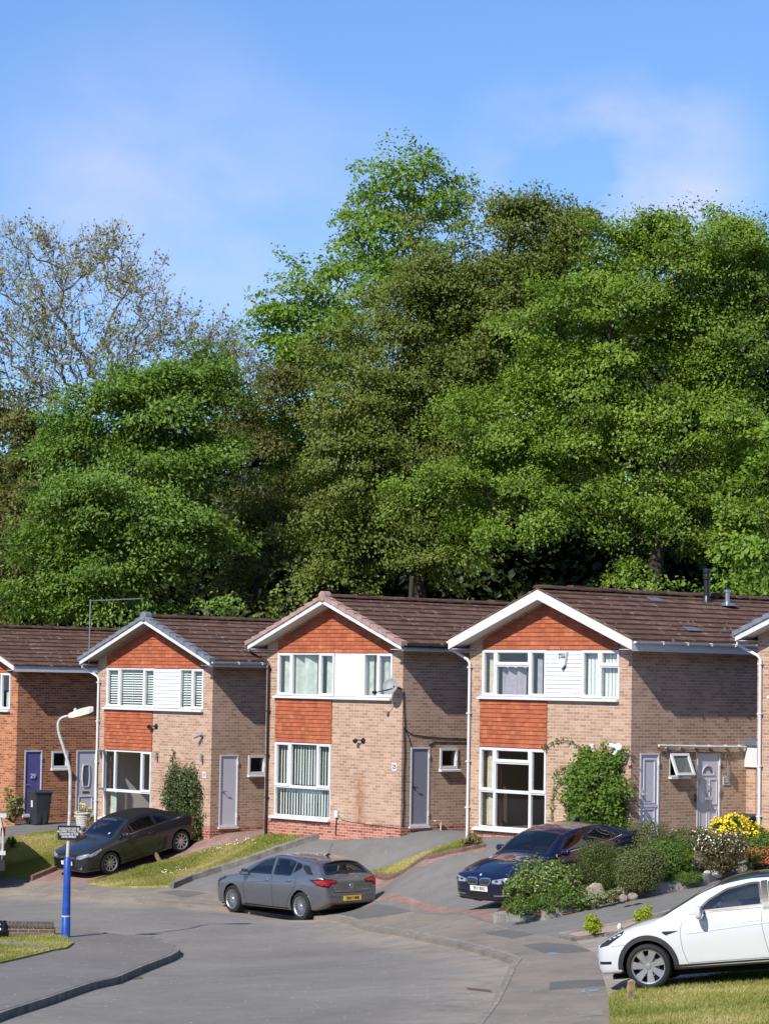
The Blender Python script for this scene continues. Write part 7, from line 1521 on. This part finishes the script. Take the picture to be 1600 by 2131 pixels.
# climbers on the walls
def on_wall(h, u, z, d=.0):
    q = Vector(HPOS[h]); return q + Vector((math.cos(PHI), -math.sin(PHI), 0)) * u - Vector((math.sin(PHI), math.cos(PHI), 0)) * d + Vector((0, 0, z))
def climber(name, label, h, lobes, leaf, n, size, tendrils=()):
    O = np.array(on_wall(h, lobes[0][0], .1, .2)); root = empty(name, tuple(O)); tag(root, label, 'climber', 'climbers on the house walls'); Cs, Ns, tp = [], [], []; wt = np.array([l[3] * l[4] for l in lobes]); wt = wt / wt.sum(); fr = -np.array(Vector((math.sin(PHI), math.cos(PHI), 0)))
    eu_ = np.array((math.cos(PHI), -math.sin(PHI), 0))
    for (u, z, dd, ru, rz), w in zip(lobes, wt):
        k = int(n * w); ncl = max(6, k // 24); d = unit(rng.normal(0, 1, (ncl, 3))); d[:, 1] = np.abs(d[:, 1]); rad = .5 + .5 * rng.uniform(0, 1, ncl) ** .5; c = np.array(on_wall(h, u, z, .06))
        cl = c + eu_ * (d[:, :1] * ru * rad[:, None]) + fr * (d[:, 1:2] * dd * rad[:, None]) + np.array([0, 0, 1.]) * (d[:, 2:] * rz * rad[:, None]); i = rng.integers(0, ncl, k); Cs.append(cl[i] + rng.normal(0, .10, (k, 3))); Ns.append(unit((eu_ * d[i, :1] + fr * (d[i, 1:2] + .2) + np.array([0, 0, 1.]) * (d[i, 2:] + .25)))); tp.append(cl[::max(1, ncl // 10)])
    for pts, k in tendrils:
        P = smoothline([tuple(on_wall(h, *p)) for p in pts], 6); P = np.array([tuple(p) for p in P]); i = rng.integers(0, len(P), k); Cs.append(P[i] + rng.normal(0, .045, (k, 3))); Ns.append(np.repeat((fr + [0, 0, .3])[None], k, 0))
        V, Q = tubes_np(P[:-1], P[1:], np.full(len(P) - 1, .008), np.full(len(P) - 1, .007), 5); mesh_np('tendril', V - O, Q, M['stem'], None, root)
    C = np.concatenate(Cs); V, Q = leaves(C, np.concatenate(Ns), size, jit=.65, asp=.7); mesh_np('foliage', V - O, Q, M[leaf], np.repeat(np.clip(rng.normal(.45, .25, len(C)), 0, 1), 2), root)
    tp = np.concatenate(tp); mid = (O + tp) / 2; r0 = np.full(len(tp), .012); V, Q = tubes_np(np.concatenate([np.repeat(O[None], len(tp), 0), mid]), np.concatenate([mid, tp]), np.concatenate([r0 * 1.5, r0]), np.concatenate([r0, r0 * .5])); mesh_np('stems', V - O, Q, M['stem'], None, root)
climber('climbing_shrub', 'big bright green climbing shrub on the wall behind the blue saloon', 23, [(-1.0, 1.35, .75, .55, .5), (-.75, 1.75, .7, .45, .4), (-1.45, 1.65, .5, .42, .35), (-.65, .95, .7, .5, .4), (-1.65, 1.15, .35, .3, .35), (-1.2, 2.08, .3, .4, .22), (-.45, 2.05, .25, .3, .22), (-.25, 1.35, .6, .35, .38), (-1.2, .8, .5, .35, .3), (-.15, .85, .4, .25, .25)], 'lf_climb', 9000, .085,
    [([(-.9, 2.1, .15), (-.8, 2.35, .12), (-.75, 2.5, .15)], 40), ([(-.3, 2.0, .2), (-.1, 2.3, .15), (.0, 2.4, .2)], 35), ([(-1.4, 2.1, .12), (-1.55, 2.35, .1)], 30), ([(-.1, 1.4, .5), (.12, 1.5, .5), (.2, 1.45, .55)], 35), ([(-1.5, 1.4, .1), (-2.1, 1.6, .06), (-2.45, 1.3, .05), (-2.55, .8, .06), (-2.5, .35, .05)], 110), ([(-1.2, 2.1, .1), (-1.8, 2.45, .05), (-2.4, 2.5, .06), (-2.9, 2.3, .06)], 60), ([(-1.6, 1.9, .08), (-2.2, 1.85, .05), (-2.5, 1.6, .05)], 40), ([(-1.4, .9, .1), (-1.9, .8, .05), (-2.1, .4, .05)], 120)])
climber('wall_ivy', 'dark leafy climber on the front wall above the dark convertible', 27, [(-1.2, 1.35, .35, .65, .45), (-1.5, 1.1, .3, .4, .5), (-.75, 1.15, .35, .45, .55), (-.85, .55, .4, .5, .6), (-.6, .2, .4, .4, .5), (-1.2, .75, .3, .4, .5), (-1.55, 1.8, .1, .2, .2), (-.9, 1.75, .15, .3, .2)], 'lf_ivy', 8500, .07, [([(-1.6, 1.7, .08), (-1.75, 2.05, .05), (-1.7, 2.3, .05)], 60)])
# small plants by the left house
shrub('shrub', 'yellowish small shrub at the wall corner left of the purple door', 84.6, [(30,1672,20,18),(18,1660,12,20),(38,1684,14,16),(25,1695,18,12)], (28, 1712), 'lf_straw', 1800, .075, group='plants by the left house')
shrub('grass_tuft', 'green grassy tuft beside the white van', 79.5, [(23,1752,8,11),(27,1757,7,7)], (24, 1762), 'lf_mid', 500, .12, asp=.14, upaxis=2.0, group='plants by the left house')
shrub('flower_clump', 'yellow stemmed flowers growing in the cream pot', 82.6, [(170,1697,15,9),(172,1687,16,12)], (170, 1704), 'lf_straw', 420, .07, asp=.3, upaxis=1.0, flower=('fl_yellow', 60, .05, .6), group='plants by the left house')
shrub('shrub', 'low yellowish weeds at the foot of the white downpipe near the pot', 81.5, [(190,1712,12,9)], (190, 1722), 'lf_straw', 500, .07, asp=.25, upaxis=1.0, group='plants by the left house')
shrub('weed_clump', 'straw coloured weeds at the foot of the downpipe by the wide drive', 68.2, [(978,1744,14,10),(995,1750,10,8),(965,1752,10,6)], (980, 1758), 'lf_straw', 1100, .09, asp=.14, upaxis=1.6, group='weeds along the drives')

# lawn grass, blade by blade
M['grass'] = leafmat('grass_blade', (.16, .20, .035), (.30, .295, .08), (.50, .42, .20), .35)
def grass(poly, off, n, h, label, w=.011, dry=.5):
    xs = np.array([p.x for p in poly]); ys = np.array([p.y for p in poly]); X = rng.uniform(xs.min(), xs.max(), n * 4); Y = rng.uniform(ys.min(), ys.max(), n * 4); ins = np.zeros(len(X), bool)
    for i in range(len(xs)):
        x0, y0, x1, y1 = xs[i - 1], ys[i - 1], xs[i], ys[i]
        if y0 != y1: ins ^= ((y0 > Y) != (y1 > Y)) & (X < (x1 - x0) * (Y - y0) / (y1 - y0) + x0)
    X, Y = X[ins][:n], Y[ins][:n]; m = len(X); Z = T(X, Y) + off - .005; a = rng.uniform(0, 2 * np.pi, m)
    nz_ = np.array([mnoise.fractal(Vector((x * .55, y * .55, 3.0)), 1.0, 2.0, 4) for x, y in zip(X, Y)]); hh = h * rng.uniform(.45, 1.3, m) * (1 - .35 * np.clip(nz_ + .1, 0, 1)); dx, dy = np.cos(a) * w, np.sin(a) * w; lx, ly = rng.normal(0, .45, m) * hh, rng.normal(0, .45, m) * hh
    V = np.stack([np.stack([X - dx, Y - dy, Z], -1), np.stack([X + dx, Y + dy, Z], -1), np.stack([X + lx, Y + ly, Z + hh], -1)], 1).reshape(-1, 3); Q = np.arange(m * 3).reshape(-1, 3)
    tag(mesh_np('grass', V, Q, M['grass'], np.clip(dry + nz_ * .75 + rng.normal(0, .16, m), 0, 1)), label, 'grass', kind='stuff')
grass(LAWN_D, .16, 90000, .055, 'short green grass at the lower right corner', .008, .42); grass(LAWN_C, .15, 22000, .05, 'sunlit grass at the near left corner', .009, .5); grass(LAWN_A, .14, 45000, .05, 'lawn grass between the van and the convertible', .012, .40); grass(LAWN_B, .14, 45000, .05, 'dry lawn grass between the two left drives', .012, .60); grass(LAWN_E, .13, 7000, .06, 'narrow grass strip between the two right drives', .011, .4)
# daisies on the dry lawn
P = [G(x + rng.normal(0, 9), y + rng.normal(0, 3), .14) for x, y in ((455, 1768), (480, 1762), (430, 1776), (500, 1755), (380, 1812), (350, 1818), (520, 1752)) for k in range(9)]
C = np.array([tuple(p) for p in P]) + [0, 0, .055]; V, Q = leaves(C, np.repeat([[0, -.4, .8]], len(C), 0), .035, asp=1.0, jit=.3, fold=.02); tag(mesh_np('daisies', V, Q, M['fl_white']), 'scatter of white daisies on the dry lawn', 'flowers', kind='stuff')
